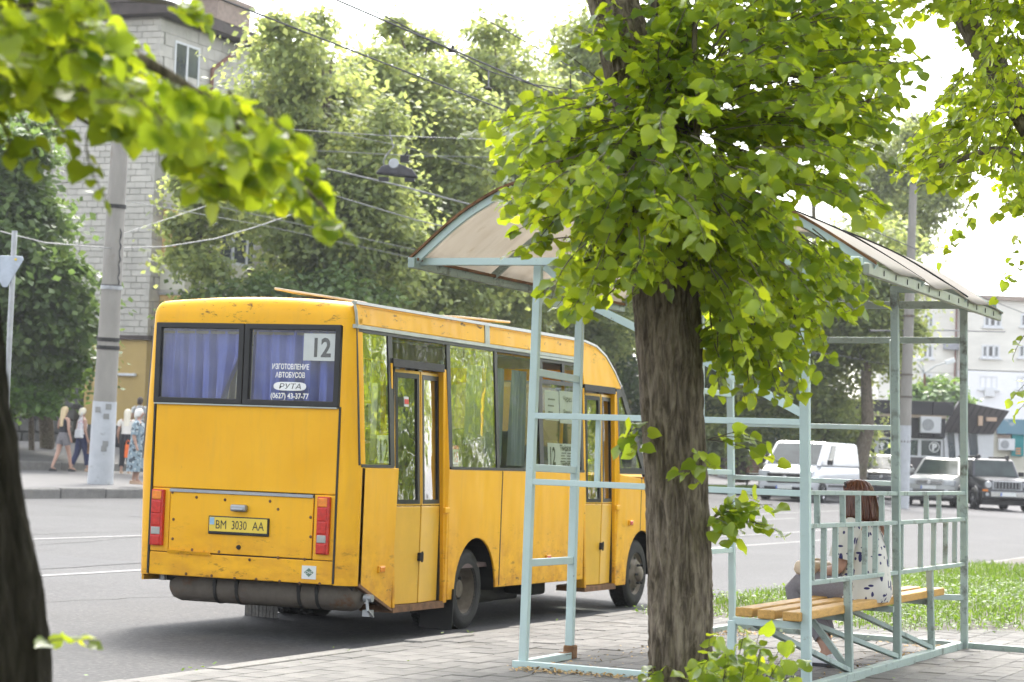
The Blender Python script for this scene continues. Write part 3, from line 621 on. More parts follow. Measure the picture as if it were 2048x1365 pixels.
# roof cap over the rear window
rings = [[(lerp(-8.285, -9.945, t / 12), YR, 2.375) for t in range(13)]]
for i in range(8):
    a = i / 7 * math.pi / 2
    z = 2.44 + 0.12 * math.sin(a); y = YR + 0.10 - 0.10 * math.cos(a)
    rings.append([(lerp(-8.285, -9.945, t / 12), y, z + 0.035 * (1 - (t / 6 - 1) ** 2) * math.sin(a)) for t in range(13)])
rings.append([(p[0], 16.62, p[2] + .012) for p in rings[-1]])
MB().loft(rings, cap=False, close=False).build('rear_roof_cap', M['bus'], bus, smooth=True)
rbox(-9.94, -8.29, 1.052, 1.725, 'rear_panel', M['bus'], bev=0.008)
rbox(-9.945, -8.285, 0.36, 1.0, 'rear_backing', M['black_trim'], o=-.03, t=.02)
hatch = rbox(-9.768, -8.478, 0.545, 1.02, 'rear_hatch', M['bus'], o=0.006, bev=0.006)
rbox(-9.77, -8.48, 1.022, 1.046, 'hatch_hinge', M['steel'], o=0.016, t=0.03)
bump = rbox(-9.94, -8.29, 0.352, 0.535, 'rear_skirt', M['bus'], o=0.004, bev=0.008)
MB().prism([rp(336, 1099, .022), rp(420, 1106, .026), rp(423, 1112, .018), rp(336, 1106, .012)], (0, .02, 0)).build('bent_lip', M['bus'], bump)
for x0, x1 in ((-9.94, -9.775), (-8.472, -8.29)): rbox(x0, x1, 0.54, 1.048, 'lamp_panel', M['bus'], bev=0.006)
for x in (-9.951, -8.281): rbox(x - .008, x + .008, 0.36, 1.74, 'seam_strip', M['black_trim'], o=0.006, t=0.012)
# rivets and scuffs on the rear skin
rv = MB()
for px, py in ((346, 985), (394, 995), (451, 1000), (541, 1003), (557, 1019), (622, 1035), (348, 1039), (346, 1078), (385, 1100), (439, 1104), (500, 1120), (557, 1116), (610, 1119), (622, 1074), (373, 1148), (424, 1152), (470, 1157), (513, 1159), (560, 1163), (600, 1167), (640, 1168)):
    p = rp(px, py, 0.008); rv.lathe([(p.y - .004, .006), (p.y, .013)], 7, (p.x, 0, p.z), 'Y')
rv.build('rivet', M['rust'], bus, kind='stuff')
p = rp(478, 1095, .012); MB().lathe([(p.y - .012, .014), (p.y + .01, .022)], 10, (p.x, 0, p.z), 'Y').build('hatch_lock', M['dark_metal'], bus)
# tail lamps
for x0, x1 in ((-9.928, -9.817), (-8.432, -8.325)):
    L_ = rbox(x0, x1, 0.585, 1.035, 'tail_lamp', M['tail_red'], o=0.035, t=0.05, bev=0.008)
    for z0, z1, m_, nm in ((0.955, 1.025, M['tail_amber'], 'amber_lens'), (0.845, 0.945, M['tail_red'], 'red_lens'), (0.745, 0.84, M['tail_red'], 'red_lens'), (0.675, 0.735, M['tail_clear'], 'clear_lens'), (0.592, 0.665, M['tail_red'], 'red_lens')):
        rbox(x0 + .01, x1 - .018, z0, z1, nm, m_, o=0.042, t=0.03, parent=L_, bev=0.006)
# number plate
pf = MB(); a, b, c, d = (-9.40, 0.838), (-8.86, 0.838), (-8.86, 0.702), (-9.40, 0.702)
pf.span((-9.402, YR - .022, 0.70), (-8.858, YR + .0, 0.845)); pl = pf.build('number_plate', M['black_trim'], bus, bev=0.006)
rbox(-9.39, -8.87, 0.724, 0.836, 'plate_face', M['plate_yellow'], o=0.026, t=0.01, parent=pl)
rbox(-9.385, -9.345, 0.776, 0.832, 'flag_band', mat('flag_blue', (0.25, 0.42, 0.60), 0.5), o=0.029, t=0.004, parent=pl)
text_part('plate_lettering', 'UA', 0.03, (-9.387, YR - .0275, 0.735), (1, 0, 0), (0, 0, 1), M['plate_yellow'], pl)
text_part('plate_lettering', 'BM', 0.098, (-9.335, YR - .0275, 0.745), (1, 0, 0), (0, 0, 1), M['ink'], pl, sx=0.80)
text_part('plate_lettering', '3030', 0.098, (-9.190, YR - .0275, 0.745), (1, 0, 0), (0, 0, 1), M['ink'], pl, sx=0.72)
text_part('plate_lettering', 'AA', 0.098, (-9.000, YR - .0275, 0.745), (1, 0, 0), (0, 0, 1), M['ink'], pl, sx=0.80)
MB().lathe([(YR - .06, .02), (YR - .055, .028), (YR, .03)], 14, (0, 0, 0), 'Y').build('x', M['steel']) if False else None
MB().box((-9.125, YR - .03, 0.915), (.14, .05, .055)).box((-9.125, YR - .05, 0.905), (.11, .03, .03)).build('plate_lamp', M['steel'], bus, bev=0.014)
st = rbox(-8.555, -8.43, 0.388, 0.492, 'gas_sticker', M['white_paper'], o=0.0075, t=0.003)
MB().prism([(-8.535, YR - .0085, .44), (-8.4925, YR - .0085, .405), (-8.45, YR - .0085, .44), (-8.4925, YR - .0085, .475)], (0, .0006, 0)).build('diamond', mat('sticker_green', (0.10, 0.17, 0.12), 0.6), st)
text_part('sticker_lettering', 'CNG', 0.028, (-8.4925, YR - .0095, .43), (1, 0, 0), (0, 0, 1), M['white_ink'], st, align='CENTER')
# rear window: frame, panes, curtains, signs
Z0, Z1 = 1.735, 2.382; XA, XM0, XM1, XB = -9.965, -9.19, -9.14, -8.295
wf = MB(); Y_ = YR - .014
for (x0, x1) in ((XA, -9.155), (-9.150, XB)):
    wf.frame([(x0, Y_, Z0), (x1, Y_, Z0), (x1, Y_, Z1), (x0, Y_, Z1)], [(x0 + .05, Y_, Z0 + .045), (x1 - .05, Y_, Z0 + .045), (x1 - .05, Y_, Z1 - .045), (x0 + .05, Y_, Z1 - .045)], (0, .05, 0))
wfo = wf.build('rear_window_frame', M['black_trim'], bus, bev=0.006)
MB().span((XA + .01, YR - .017, Z0 - .012), (XB - .01, YR + .01, Z0 - .0005)).build('window_sill', M['bus_trim'], bus)
for (x0, x1) in ((XA + .045, -9.20), (-9.105, XB - .045)):
    MB().quad((x0, YR + .006, Z0 + .04), (x1, YR + .006, Z0 + .04), (x1, YR + .006, Z1 - .04), (x0, YR + .006, Z1 - .04)).build('rear_pane', M['rear_glass'], bus)
def curtain(x0, x1, y_, z0, z1, m_, n=60, amp=.03, nm='curtain', swap=False, cut=None):
    rows = []; ph = random.uniform(0, 6)
    for z in np.linspace(z1, z0, 10):
        r_ = []
        for i in range(n + 1):
            t = i / n; x = lerp(x0, x1, t); dd = amp * (math.sin(t * 34 + ph + .5 * math.sin(t * 9)) + .5 * math.sin(t * 71 + z * 3)) * (0.5 + 0.9 * (z1 - z) / (z1 - z0))
            if cut: x = lerp(x, cut(z), max(0, t - .7) / .3 * .9)
            r_.append((y_ + dd, x, z) if swap else (x, y_ + dd, z))
        rows.append(r_)
    return MB().loft(rows, cap=False, close=False).build(nm, m_, bus, smooth=True, recalc=False)
curtain(XA + .03, -9.20, YR + .075, Z0 + .01, Z1 - .02, M['curtain'], cut=lambda z: -9.22 - .25 * max(0, 1 - abs(z - Z0) / .45) ** 1.3)
curtain(-9.13, XB - .03, YR + .075, Z0 + .01, Z1 - .02, M['curtain'])
MB().tube([(XA, YR + .07, Z1 - .03), (XB, YR + .07, Z1 - .03)], .008, 6).build('curtain_rod', M['steel'], bus)
sg = MB().span((-8.632, YR + .014, 2.098), (-8.325, YR + .018, 2.312)).build('route_sign', M['white_paper'], bus)
text_part('route_lettering', '12', 0.205, (-8.4785, YR + .0125, 2.132), (1, 0, 0), (0, 0, 1), mat('grey_ink', (0.03, 0.03, 0.033), 0.6), sg, align='CENTER', sx=0.88, bold=0.006)
tx = -8.735; YT = YR + .004
for body, z, s_, sx in (('ИЗГОТОВЛЕНИЕ', 2.026, 0.058, 0.70), ('АВТОБУСОВ', 1.960, 0.058, 0.74), ('(0627) 43-37-77', 1.795, 0.060, 0.86)):
    text_part('window_lettering', body, s_, (tx, YT, z), (1, 0, 0), (0, 0, 1), M['white_ink'], bus, align='CENTER', sx=sx, bold=0.0012)
pill = [(tx + .145 * math.copysign(abs(math.cos(a)) ** .45, math.cos(a)), YT, 1.891 + .034 * math.copysign(abs(math.sin(a)) ** .8, math.sin(a))) for a in np.linspace(0, 2 * math.pi, 33)[:-1]]
badge = MB().prism(pill, (0, .0008, 0)).build('maker_badge', M['white_ink'], bus)
text_part('badge_lettering', 'РУТА', 0.058, (tx, YT - .0015, 1.871), (1, 0, 0), (0, 0, 1), M['ink'], badge, align='CENTER', sx=1.35, shear=0.2)
# --- under the rear: gas cylinder, straps, mudflap, exhaust
tank = MB(); tank.lathe([(-9.88, .02), (-9.87, .07), (-9.84, .105), (-9.78, .125), (-8.25, .125), (-8.19, .105), (-8.16, .07), (-8.15, .02)], 22, (0, 16.72, 0.262), 'X')
tk = tank.build('gas_cylinder', M['tank'], bus, smooth=True)
for x in (-9.42, -9.22, -8.66, -8.50):
    MB().lathe([(x - .014, .130), (x + .014, .130)], 22, (0, 16.72, .262), 'X').box((x, 16.60, .30), (.03, .03, .05)).build('strap', M['dark_metal'], tk)
MB().lathe([(-8.13, .035), (-8.06, .03)], 10, (0, 16.7, .25), 'X').tube([(-8.10, 16.68, .25), (-8.08, 16.66, .16), (-8.10, 16.8, .10)], .012, 6).box((-8.12, 16.75, .13), (.06, .08, .05)).build('valve', M['steel'], tk)
MB().tube([(-9.9, 16.6, .36), (-9.9, 16.6, .30)], .03, 8).build('tow_bracket', M['steel'], bus)
MB().span((-9.55, 16.95, .27), (-8.78, 23.6, .34)).span((-9.95, 16.62, .30), (-8.20, 16.95, .36)).build('chassis', M['dark_metal'], bus)
MB().span((-9.3, 19.3, .02), (-8.75, 21.4, .28)).box((-8.75, 20.1, .14), (.35, .6, .2)).box((-8.6, 21.2, .17), (.3, .35, .18)).build('underbody', M['dark_metal'], bus, bev=.03)
MB().tube([(-9.6, RWY, WZ), (-8.64, RWY, WZ)], .07, 10).lathe([(-9.25, .12), (-9.12, .19), (-8.98, .12)], 14, (0, RWY, WZ), 'X').build('rear_axle', M['dark_metal'], bus)
MB().tube([(-9.75, FWY, WZ), (-8.42, FWY, WZ)], .05, 10).build('front_axle', M['dark_metal'], bus)
fl = MB()
for i in range(9): fl.box((-10.0 + i * .036, 18.2, .04), (.031, .012 + .006 * (i % 2), .27))
fl.build('mudflap', M['kerb'], bus)
MB().box((-8.25, 18.36, .09), (.30, .012, .34), rx=-.08).build('mudflap', M['black_trim'], bus)
# --- wheels
def tyre_prof(xc, wd, r, s):
    return [(xc - s * wd / 2, r * .60), (xc - s * wd / 2, r * .80), (xc - s * wd * .47, r * .93), (xc - s * wd * .36, r * .99), (xc, r), (xc + s * wd * .36, r * .99), (xc + s * wd * .47, r * .93), (xc + s * wd * .52, r * .80), (xc + s * wd / 2, r * .64), (xc + s * wd * .42, r * .60), (xc - s * wd * .42, r * .60)]
def wheel(xc, y, s, dish, twin=False):
    zc = roadz(xc, y) + 0.343
    wb = MB(); wb.lathe(tyre_prof(xc, .20, .35, s), 44, (0, y, zc), 'X')
    for i in range(44):                                             # tread blocks
        a = i / 44 * 2 * math.pi
        for q in (-.06, -.02, .02, .06): wb.box((xc + q, y + .347 * math.cos(a + q), zc + .347 * math.sin(a + q)), (.03, .03, .012), rx=a + q + math.pi / 2)
    wo_ = wb.build('wheel', M['black_rubber'], bus, smooth=True)
    f = xc + s * .09
    if dish:                                                        # deep rear rim, hub sunk in
        pr = [(f, .225), (f, .215), (f - s * .03, .20), (f - s * .10, .195), (f - s * .13, .17), (f - s * .135, .10), (f - s * .10, .09), (f - s * .06, .075), (f - s * .055, .01)]
    else:
        pr = [(f, .225), (f, .212), (f - s * .03, .195), (f - s * .02, .16), (f + s * .02, .13), (f + s * .03, .085), (f + s * .06, .075), (f + s * .07, .06), (f + s * .072, .01)]
    MB().lathe(pr, 36, (0, y, zc), 'X', cap0=False).build('rim', M['rim'], wo_, smooth=True)
    nb = MB(); hx = f - s * .125 if dish else f + s * .045
    for i in range(6):
        a = i / 6 * 2 * math.pi; nb.lathe([(hx - s * .01, .014), (hx + s * .025, .012)], 6, (0, y + .105 * math.cos(a), zc + .105 * math.sin(a)), 'X')
    nb.build('wheel_nut', M['dark_metal'], wo_, kind='stuff')
    hb = MB()
    for i in range(6):
        a = (i + .5) / 6 * 2 * math.pi; q = f - s * .118 if dish else f - s * .012
        hb.lathe([(q, .026), (q + s * .006, .026)], 10, (0, y + .150 * math.cos(a), zc + .150 * math.sin(a)), 'X')
    hb.build('hand_hole', M['black_trim'], wo_, kind='stuff')
    return wo_
wheel(-8.30, RWY, 1, True); wheel(-8.53, RWY, 1, True); wheel(-9.90, RWY, -1, True); wheel(-9.67, RWY, -1, True)
wheel(-8.27, FWY, 1, False); wheel(-9.92, FWY, -1, False)
# --- far side, nose, windscreen
side('side_panel', [(16.53, 0.30), (18.35, 0.25)] + arc(RWY, WZ, .45, math.pi * .97, .15, 10) + [(22.7, .25)] + arc(FWY, WZ, .45, math.pi * .97, .1, 10) + [(24.0, .3), (24.0, .95), (23.5, 1.275), (16.53, 1.275)], M['bus'], f=lp)
side('roof_rail', [(16.62, 2.34), (21.3, 2.34), (22.4, 2.1)] + FC[::-1] + [(16.62, 2.555)], M['bus'], f=lp)
for y0, y1 in ((16.5, 16.7), (17.8, 17.9), (19.0, 19.1), (20.2, 20.3), (21.4, 21.5), (22.5, 22.6)):
    side('window_post', [(y0, 1.28), (y1, 1.28), (y1, 2.34), (y0, 2.34)], M['inside'], f=lp)
for y0, y1 in ((16.7, 17.8), (17.9, 19.0), (19.1, 20.2), (20.3, 21.4), (21.5, 22.5)): pane(y0, y1, f=lp, m=M['bus_glass'])
MB().quad((-8.24, 22.58, 2.13), (-9.98, 22.58, 2.13), (-9.98, 23.5, 1.22), (-8.24, 23.5, 1.22)).build('windscreen', M['bus_glass'], bus)
MB().loft([[(x, y, z) for (y, z) in ((23.45, 1.24), (23.9, 1.02), (24.1, .95), (24.18, .7), (24.16, .35), (23.9, .22))] for x in (-8.16, -8.3, -9.0, -9.9, -10.05)], cap=False, close=False).build('bonnet', M['bus'], bus, smooth=True)
# --- inside
MB().span((-10.0, 16.6, .42), (-8.2, 22.6, .46)).build('bus_floor', M['bus_floor'], bus)
MB().span((-10.0, 16.5, 2.30), (-8.26, 22.2, 2.32)).build('headlining', M['inside'], bus)
seat_mesh = None
def seat(x, y, cover):
    so = MB(); so.box((x, y, .86), (.42, .42, .12)); so.box((x, y - .02, .64), (.08, .3, .36))
    s_ = so.build('seat', M['seat_blue'], bus, bev=.03)
    bk = MB(); rings = []
    for z, hw, t_ in ((.90, .21, .07), (1.2, .215, .07), (1.45, .20, .06), (1.58, .16, .05), (1.64, .09, .035)):
        yy = y - .22 - (z - .9) * .14; rings.append([(x - hw, yy - t_, z), (x + hw, yy - t_, z), (x + hw, yy + t_ * .6, z), (x - hw, yy + t_ * .6, z)])
    bk.loft(rings).build('seat_back', M['seat'] if cover else M['seat_blue'], s_, bev=.03)
for x, y, c in ((-8.62, 18.0, 1), (-9.2, 17.2, 1), (-9.65, 17.2, 1), (-9.65, 18.2, 0), (-9.2, 19.4, 1), (-9.65, 19.4, 0), (-8.5, 19.7, 1), (-8.5, 20.6, 0), (-9.65, 20.4, 1), (-9.2, 20.4, 0), (-9.65, 21.4, 1), (-9.4, 22.6, 1)): seat(x, y, c)
for z in (1.475, 1.80): MB().tube([(-8.34, 16.6, z), (-8.34, 17.10, z)], .013, 8).build('handrail', M['bus_door'], bus)
for x, y in ((-8.75, 17.2), (-8.75, 18.25), (-8.75, 21.55), (-8.75, 22.4)): MB().tube([(x, y, .46), (x, y, 2.3)], .018, 8).build('handrail', M['bus_door'], bus)
MB().span((-9.6, 18.3, .46), (-8.6, 18.33, 1.25)).build('partition', M['bus_floor'], bus)
for y0, y1 in ((16.75, 17.3), (17.95, 18.4), (19.15, 19.7), (20.0, 20.25), (20.35, 20.9), (21.1, 21.4)): curtain(y0, y1, -9.93, 1.35, 2.28, M['pale_curtain'], n=30, swap=True)
for y0, y1 in ((18.9, 19.25), (19.36, 19.75), (19.95, 20.28), (18.30, 18.42)): curtain(y0, y1, -8.30, 1.32 if y0 > 19 else 1.5, 2.2, M['pale_curtain'], n=20, amp=.012, swap=True)
MB().span((-8.24, 16.90, 1.33), (-8.232, 17.0, 1.95)).build('timetable_strip', M['white_paper'], bus)
# paper signs behind the side glass
def sgn(y0, y1, z0, z1, nm, m_=None): 
    return MB().prism([sp(y0, z0, -.019), sp(y1, z0, -.019), sp(y1, z1, -.019), sp(y0, z1, -.019)], (-.002, 0, 0)).build(nm, m_ or M['white_paper'], bus)
def stext(par, body, s_, y, z, m_, off=-.0165, **k): return text_part('sign_lettering', body, s_, sp(y, z, off), (0, 1, 0), (-.075 / 1.1, 0, 1), m_, par, **k)
a = sgn(16.86, 17.075, 1.312, 1.535, 'route_sign'); stext(a, '12', .24, 16.967, 1.335, M['ink'], align='CENTER', sx=.78, bold=.004)
a = sgn(20.54, 21.36, 1.312, 1.545, 'route_board'); stext(a, '12', .24, 20.56, 1.34, M['ink'], sx=.72, bold=.005)
stext(a, 'Тімірязєва', .075, 20.85, 1.478, M['ink'], bold=.001); stext(a, 'Тімірязєва', .075, 20.85, 1.325, M['ink'], bold=.001)
for i in range(4):                                            # lines of print too small to read
    for j in range(3):
        y_ = 20.87 + j * .155 + random.uniform(0, .02); l_ = random.uniform(.09, .135)
        MB().prism([sp(y_, 1.449 - i * .026, -.0165), sp(y_ + l_, 1.449 - i * .026, -.0165), sp(y_ + l_, 1.461 - i * .026, -.0165), sp(y_, 1.461 - i * .026, -.0165)], (-.0006, 0, 0)).build('print_line', M['pale_cable'], a)
a = sgn(20.50, 20.86, 1.76, 2.04, 'paper_notice')
for i in range(3):
    MB().prism([sp(20.57, 1.95 - i * .06, -.0165), sp(20.75 - i * .03, 1.95 - i * .06, -.0165), sp(20.75 - i * .03, 1.965 - i * .06, -.0165), sp(20.57, 1.965 - i * .06, -.0165)], (-.0006, 0, 0)).build('print_line', M['pale_cable'], a)
a = sgn(20.88, 21.30, 1.74, 2.05, 'paper_notice'); stext(a, 'Через', .075, 20.97, 1.95, M['ink']); stext(a, 'Ринок', .075, 20.97, 1.82, M['ink'])
for y0 in (18.335, 21.30):
    a = sgn(y0, y0 + .125, 1.325, 1.48, 'fare_sticker'); 
    MB().prism([sp(y0, 1.448, -.017), sp(y0 + .125, 1.448, -.017), sp(y0 + .125, 1.48, -.017), sp(y0, 1.48, -.017)], (-.001, 0, 0)).build('red_band', M['red_ink'], a)
    stext(a, '15', .125, y0 + .0625, 1.34, M['red_ink'], align='CENTER', sx=.75, bold=.002)
a = sgn(17.38, 17.47, 1.78, 1.86, 'small_notice'); MB().prism([sp(17.385, 1.80, -.016), sp(17.465, 1.80, -.016), sp(17.465, 1.84, -.016), sp(17.385, 1.84, -.016)], (-.001, 0, 0)).build('red_band', M['red_ink'], a)
for y_, z_ in ((16.95, .47), (20.55, .47), (22.82, .77)):
    mk = MB().box((BR + .008, y_, z_), (.02, .12, .055)).build('side_marker', M['bus'], bus, bev=.006)
    MB().box((BR + .020, y_ - .005, z_), (.008, .085, .04)).build('marker_lens', M['tail_amber'] if y_ < 18 else M['tail_red'], mk, bev=.004)

# ================================================================== the bus shelter
sh = thing('bus_shelter', 'mint green steel bus shelter with a curved pale roof and no glass left', 'bus shelter', (-4.9, 16.8, 0))
PT = 0.055
def post(b, t, m=M['mint'], w_=PT): return MB().beam(b, t, w_, w_, side=(1, 0, 0)).build('post', m, sh, bev=0.006)
def bar(p, q, name='rail', m=M['mint'], w_=0.04, h_=0.04): return MB().beam(p, q, w_, h_, side=(0, 0, 1)).build(name, m, sh, bev=0.004)
XF, XK = -5.95, -3.92
def F(px, py): return onx(px, py, XF)
def K(px, py): return onx(px, py, XK)
# street side
pA0, pA1 = V(XF + .02, 14.64, 0), V(XF, 14.70, 2.74)
pB0, pB1 = V(XF, 15.545, 0), V(XF, 15.51, 2.66)
pF0, pF1 = V(XF, 19.43, 0), V(XF, 19.05, 2.68)
pG0, pG1 = V(XF, 18.55, 0), V(XF, 18.25, 2.68)
post(pA0, pA1); post(pB0, pB1); post(pF0, pF1); post(pG0, pG1)
for z in (2.455, 1.965, 1.325, 0.69): bar(lerp(pA0, pA1, z / 2.72), lerp(pB0, pB1, z / 2.66), 'rung', w_=.05, h_=.035)
for z in (2.0, 1.34, 0.68): bar(lerp(pG0, pG1, z / 2.68), lerp(pF0, pF1, z / 2.68), 'rung', w_=.045, h_=.035)
# pavement side
pC0, pC1 = V(XK, 14.42, 0), K(1604, 540); pD0, pD1 = K(1795, 1334), V(XK, 16.45, 2.715); pE0, pE1 = V(XK + .06, 18.95, 0), V(XK + .06, 18.55, 2.735)
pC1 = V(XK, 14.05, 2.70)
post(pC0, pC1, w_=.06); post(pD0, pD1, M['mint_worn'], .055); post(pE0, pE1, M['mint_worn'], .055)
p1b, p1t = V(XK, 15.50, 0), V(XK, 15.36, .68); p2b, p2t = V(XK, 18.02, 0), V(XK, 17.86, .665)
post(p1b, p1t, M['mint_worn'], .05); post(p2b, p2t, M['mint_worn'], .05)
pH0, pH1 = V(-4.42, 19.0, 0), V(-4.45, 18.66, 2.46); post(pH0, pH1, w_=.05)
def onpost(a, b, z): return lerp(a, b, z / b.z)
for z in (1.247, 1.038, .68):
    bar(onpost(pC0, pC1, z), onpost(pD0, pD1, z), 'rail', M['mint_worn'], .03, .035)
    bar(onpost(pD0, pD1, z), onpost(pE0, pE1, z), 'rail', M['mint_worn'], .03, .035)
def kz(px, z0, z1, row):
    y = K(px, row).y
    return MB().beam((XK, y + .01, z0), (XK, y - .02, z1), .036, .030, side=(1, 0, 0)).build('baluster', M['mint_worn'], sh, bev=.003)
for px in (1635, 1686, 1717, 1764, 1853, 1878, 1919): kz(px, 1.045, 1.232, 1010)
for px in (1624, 1648, 1671, 1730, 1751, 1774, 1802, 1841, 1867, 1890.6, 1909, 1926): kz(px, .69, 1.03, 1100)
kz(1701.5, .69, 1.03, 1100)
# near and far ends
for z in (1.683, 1.24): bar(onpost(pA0, pA1, z), onpost(pC0, pC1, z))
bar(V(-5.445, 14.61, 1.665), V(-5.445, 14.62, 1.258), 'upright', w_=.035, h_=.03)
bar(V(-5.90, 14.69, 2.69), V(-5.56, 14.62, 2.44), 'brace', w_=.04, h_=.03)
bar(V(-4.62, 14.55, 2.03), onpost(pC0, pC1, 1.73), 'brace', w_=.05, h_=.03); bar(V(-5.56, 14.62, 2.44), V(-4.62, 14.55, 2.03), 'brace', w_=.05, h_=.03)
bar(onpost(pF0, pF1, 2.46), V(-3.86, 18.60, 2.46), 'rail', M['mint_worn'], .05, .04)
bar(onpost(pF0, pF1, 1.75), onpost(pH0, pH1, 1.75)); bar(onpost(pF0, pF1, 1.3), onpost(pH0, pH1, 1.3))
bar(V(-5.95, 18.3, 2.70), V(-3.6, 18.55, 2.74), 'tie_beam', M['mint_worn'], .06, .05)
# the rail that crosses high behind the bench, and foot rails
bar(onpost(pC0, pC1, 2.36), onpost(pE0, pE1, 2.43), 'rail', M['mint_worn'], .045, .04) if False else None
bar(V(-3.9, 14.20, 2.245), V(-3.86, 18.62, 2.445), 'rail', M['mint_worn'], .045, .04) if False else None
for a, b, m_ in ((V(XF - .04, 14.62, .02), V(XK - .05, 14.44, .02), M['mint']), (V(XF, 14.66, .02), V(XF, 15.60, .02), M['mint']), (V(XF, 18.5, .02), V(XF, 19.5, .02), M['mint_worn']), (V(XF, 19.46, .02), V(-3.36, 18.93, .02), M['mint_worn'])):
    bar(a, b, 'foot_rail', m_, .05, .06)
MB().beam((XK + .01, 14.44, .012), (XK + .02, 18.98, .012), .08, .07, side=(0, 0, 1)).build('foot_rail', M['mint_worn'], sh, bev=.006)
MB().box((XF, 15.56, .045), (.075, .10, .10)).box((XF, 15.45, .035), (.06, .14, .03)).build('rust_patch', M['rust'], sh, bev=.012)
# roof: ribs, eave beams, sheets
ARC = [(-6.83, 2.725), (-6.53, 2.985), (-6.31, 3.13), (-6.09, 3.23), (-5.65, 3.33), (-5.2, 3.345), (-4.7, 3.25), (-4.2, 3.06), (-3.9, 2.90), (-3.58, 2.70)]
def cr(P, t):
    n = len(P) - 1; i = min(int(t * n), n - 1); f = t * n - i
    p0 = P[i - 1] if i > 0 else (2 * P[0][0] - P[1][0], 2 * P[0][1] - P[1][1]); p3 = P[i + 2] if i + 2 <= n else (2 * P[n][0] - P[n - 1][0], 2 * P[n][1] - P[n - 1][1])
    p1, p2 = P[i], P[i + 1]
    return tuple(0.5 * ((2 * p1[k]) + (-p0[k] + p2[k]) * f + (2 * p0[k] - 5 * p1[k] + 4 * p2[k] - p3[k]) * f * f + (-p0[k] + 3 * p1[k] - 3 * p2[k] + p3[k]) * f ** 3) for k in (0, 1))
RN = 28
arcp = [cr(ARC, i / RN) for i in range(RN + 1)]
YR0, YR1 = 14.52, 18.75
def rib(y, name='roof_rib', m=M['mint'], d=.05, wd=.035):
    rings = []
    for i, (x, z) in enumerate(arcp):
        a = arcp[max(i - 1, 0)]; b = arcp[min(i + 1, RN)]; t = Vector((b[0] - a[0], 0, b[1] - a[1])).normalized(); n = Vector((-t.z, 0, t.x))
        if n.z < 0: n = -n
        c = Vector((x, y, z)); rings.append([c - V(0, wd / 2, 0), c + V(0, wd / 2, 0), c + V(0, wd / 2, 0) - n * d, c - V(0, wd / 2, 0) - n * d])
    return MB().loft(rings).build(name, m, sh)
for y in (YR0 + .03, 15.9, 17.35, YR1 - .03): rib(y, m=M['mint'] if y < 15 else M['mint_worn'])
def roof_mat():
    m, t, b, out = new_mat('roof_sheet'); co = coords(t)
    n = nd(t, 'ShaderNodeTexNoise', Scale=1.3, Detail=8.0, Roughness=0.65); t.links.new(coords(t, (1, 2.5, 1)), n.inputs['Vector'])
    c = ramp(t, n.outputs['Fac'], [(0.3, (0.52, 0.475, 0.41)), (0.55, (0.61, 0.575, 0.515)), (0.8, (0.40, 0.36, 0.29))])
    n2 = nd(t, 'ShaderNodeTexNoise', Scale=7.0, Detail=9.0, Roughness=0.7); t.links.new(co, n2.inputs['Vector'])
    c = mixc(t, maprange(t, n2.outputs['Fac'], 0.6, 0.72, 0, 0.5), c, (0.36, 0.28, 0.18))
    t.links.new(mixc(t, 0.55, c, (0.10, 0.09, 0.075)), b.inputs['Base Color']); b.inputs['Roughness'].default_value = 0.6; b.inputs['Specular IOR Level'].default_value = 0.25
    tl = nd(t, 'ShaderNodeBsdfTranslucent'); t.links.new(c, tl.inputs['Color'])
    mx = t.nodes.new('ShaderNodeMixShader'); mx.inputs[0].default_value = 0.55
    t.links.new(b.outputs[0], mx.inputs[1]); t.links.new(tl.outputs[0], mx.inputs[2]); t.links.new(mx.outputs[0], out.inputs['Surface']); return m
M['roof_sheet'] = roof_mat()
ys = [YR0, 15.9, 17.35, YR1]
for y0, y1 in zip(ys, ys[1:]):
    rows = []
    for j in range(9):
        t = j / 8; y = lerp(y0 + .004, y1 - .004, t); row_ = []
        for i, (x, z) in enumerate(arcp):
            u = i / RN; sag = 0.03 * math.sin(t * math.pi) * math.sin(u * math.pi) + 0.012 * math.sin(u * 17 + y * 3) * math.sin(t * math.pi) + 0.018 * math.sin(y * 5.1) * (u > .85) * (u - .85) / .15
            row_.append((x, y, z + .006 - sag))
        rows.append(row_)
    s_ = MB().loft(rows, cap=False, close=False).build('roof_sheet', M['roof_sheet'], sh, smooth=True)
    so_ = s_.modifiers.new('thick', 'SOLIDIFY'); so_.thickness = 0.006
for y in (15.9, 17.35):
    MB().tube([(x, y, z + .012) for x, z in arcp], .007, 6).build('roof_seam', M['dark_metal'], sh)
rings = [[(x, YR0 - .012, z + .016), (x, YR0 + .012, z + .016), (x, YR0 + .012, z - .004), (x, YR0 - .012, z - .004)] for x, z in arcp]
MB().loft(rings).build('roof_edge_trim', M['rust'], sh)
bar(V(-6.81, YR0 - .02, 2.70), V(-6.81, YR1, 2.70), 'eave_beam', M['mint_worn'], .07, .05); MB().beam((-6.77, YR0, 2.725), (-6.77, YR1, 2.725), .02, .012, side=(0, 0, 1)).build('eave_rust', M['rust'], sh)
bar(V(-3.62, YR0 - .1, 2.665), V(-3.62, YR1 + .02, 2.665), 'eave_beam', M['bus_trim'], .07, .04)
for y in np.arange(14.8, 18.7, .33): MB().box((-3.597, y, 2.665), (.005, .006, .035)).build('eave_clip', M['dark_metal'], sh)
bar(V(-6.80, 14.62, 2.715), V(-3.62, 14.30, 2.70), 'tie_beam', M['mint'], .05, .05)
for a, b in ((pD1, V(-3.62, pD1.y, 2.705)), (pE1, V(-3.60, pE1.y, 2.70)), (pC1, V(-3.62, pC1.y, 2.69))): bar(a + V(-.03, 0, -.02), b + V(0, 0, -.02), 'roof_arm', M['mint_worn'], .045, .05)
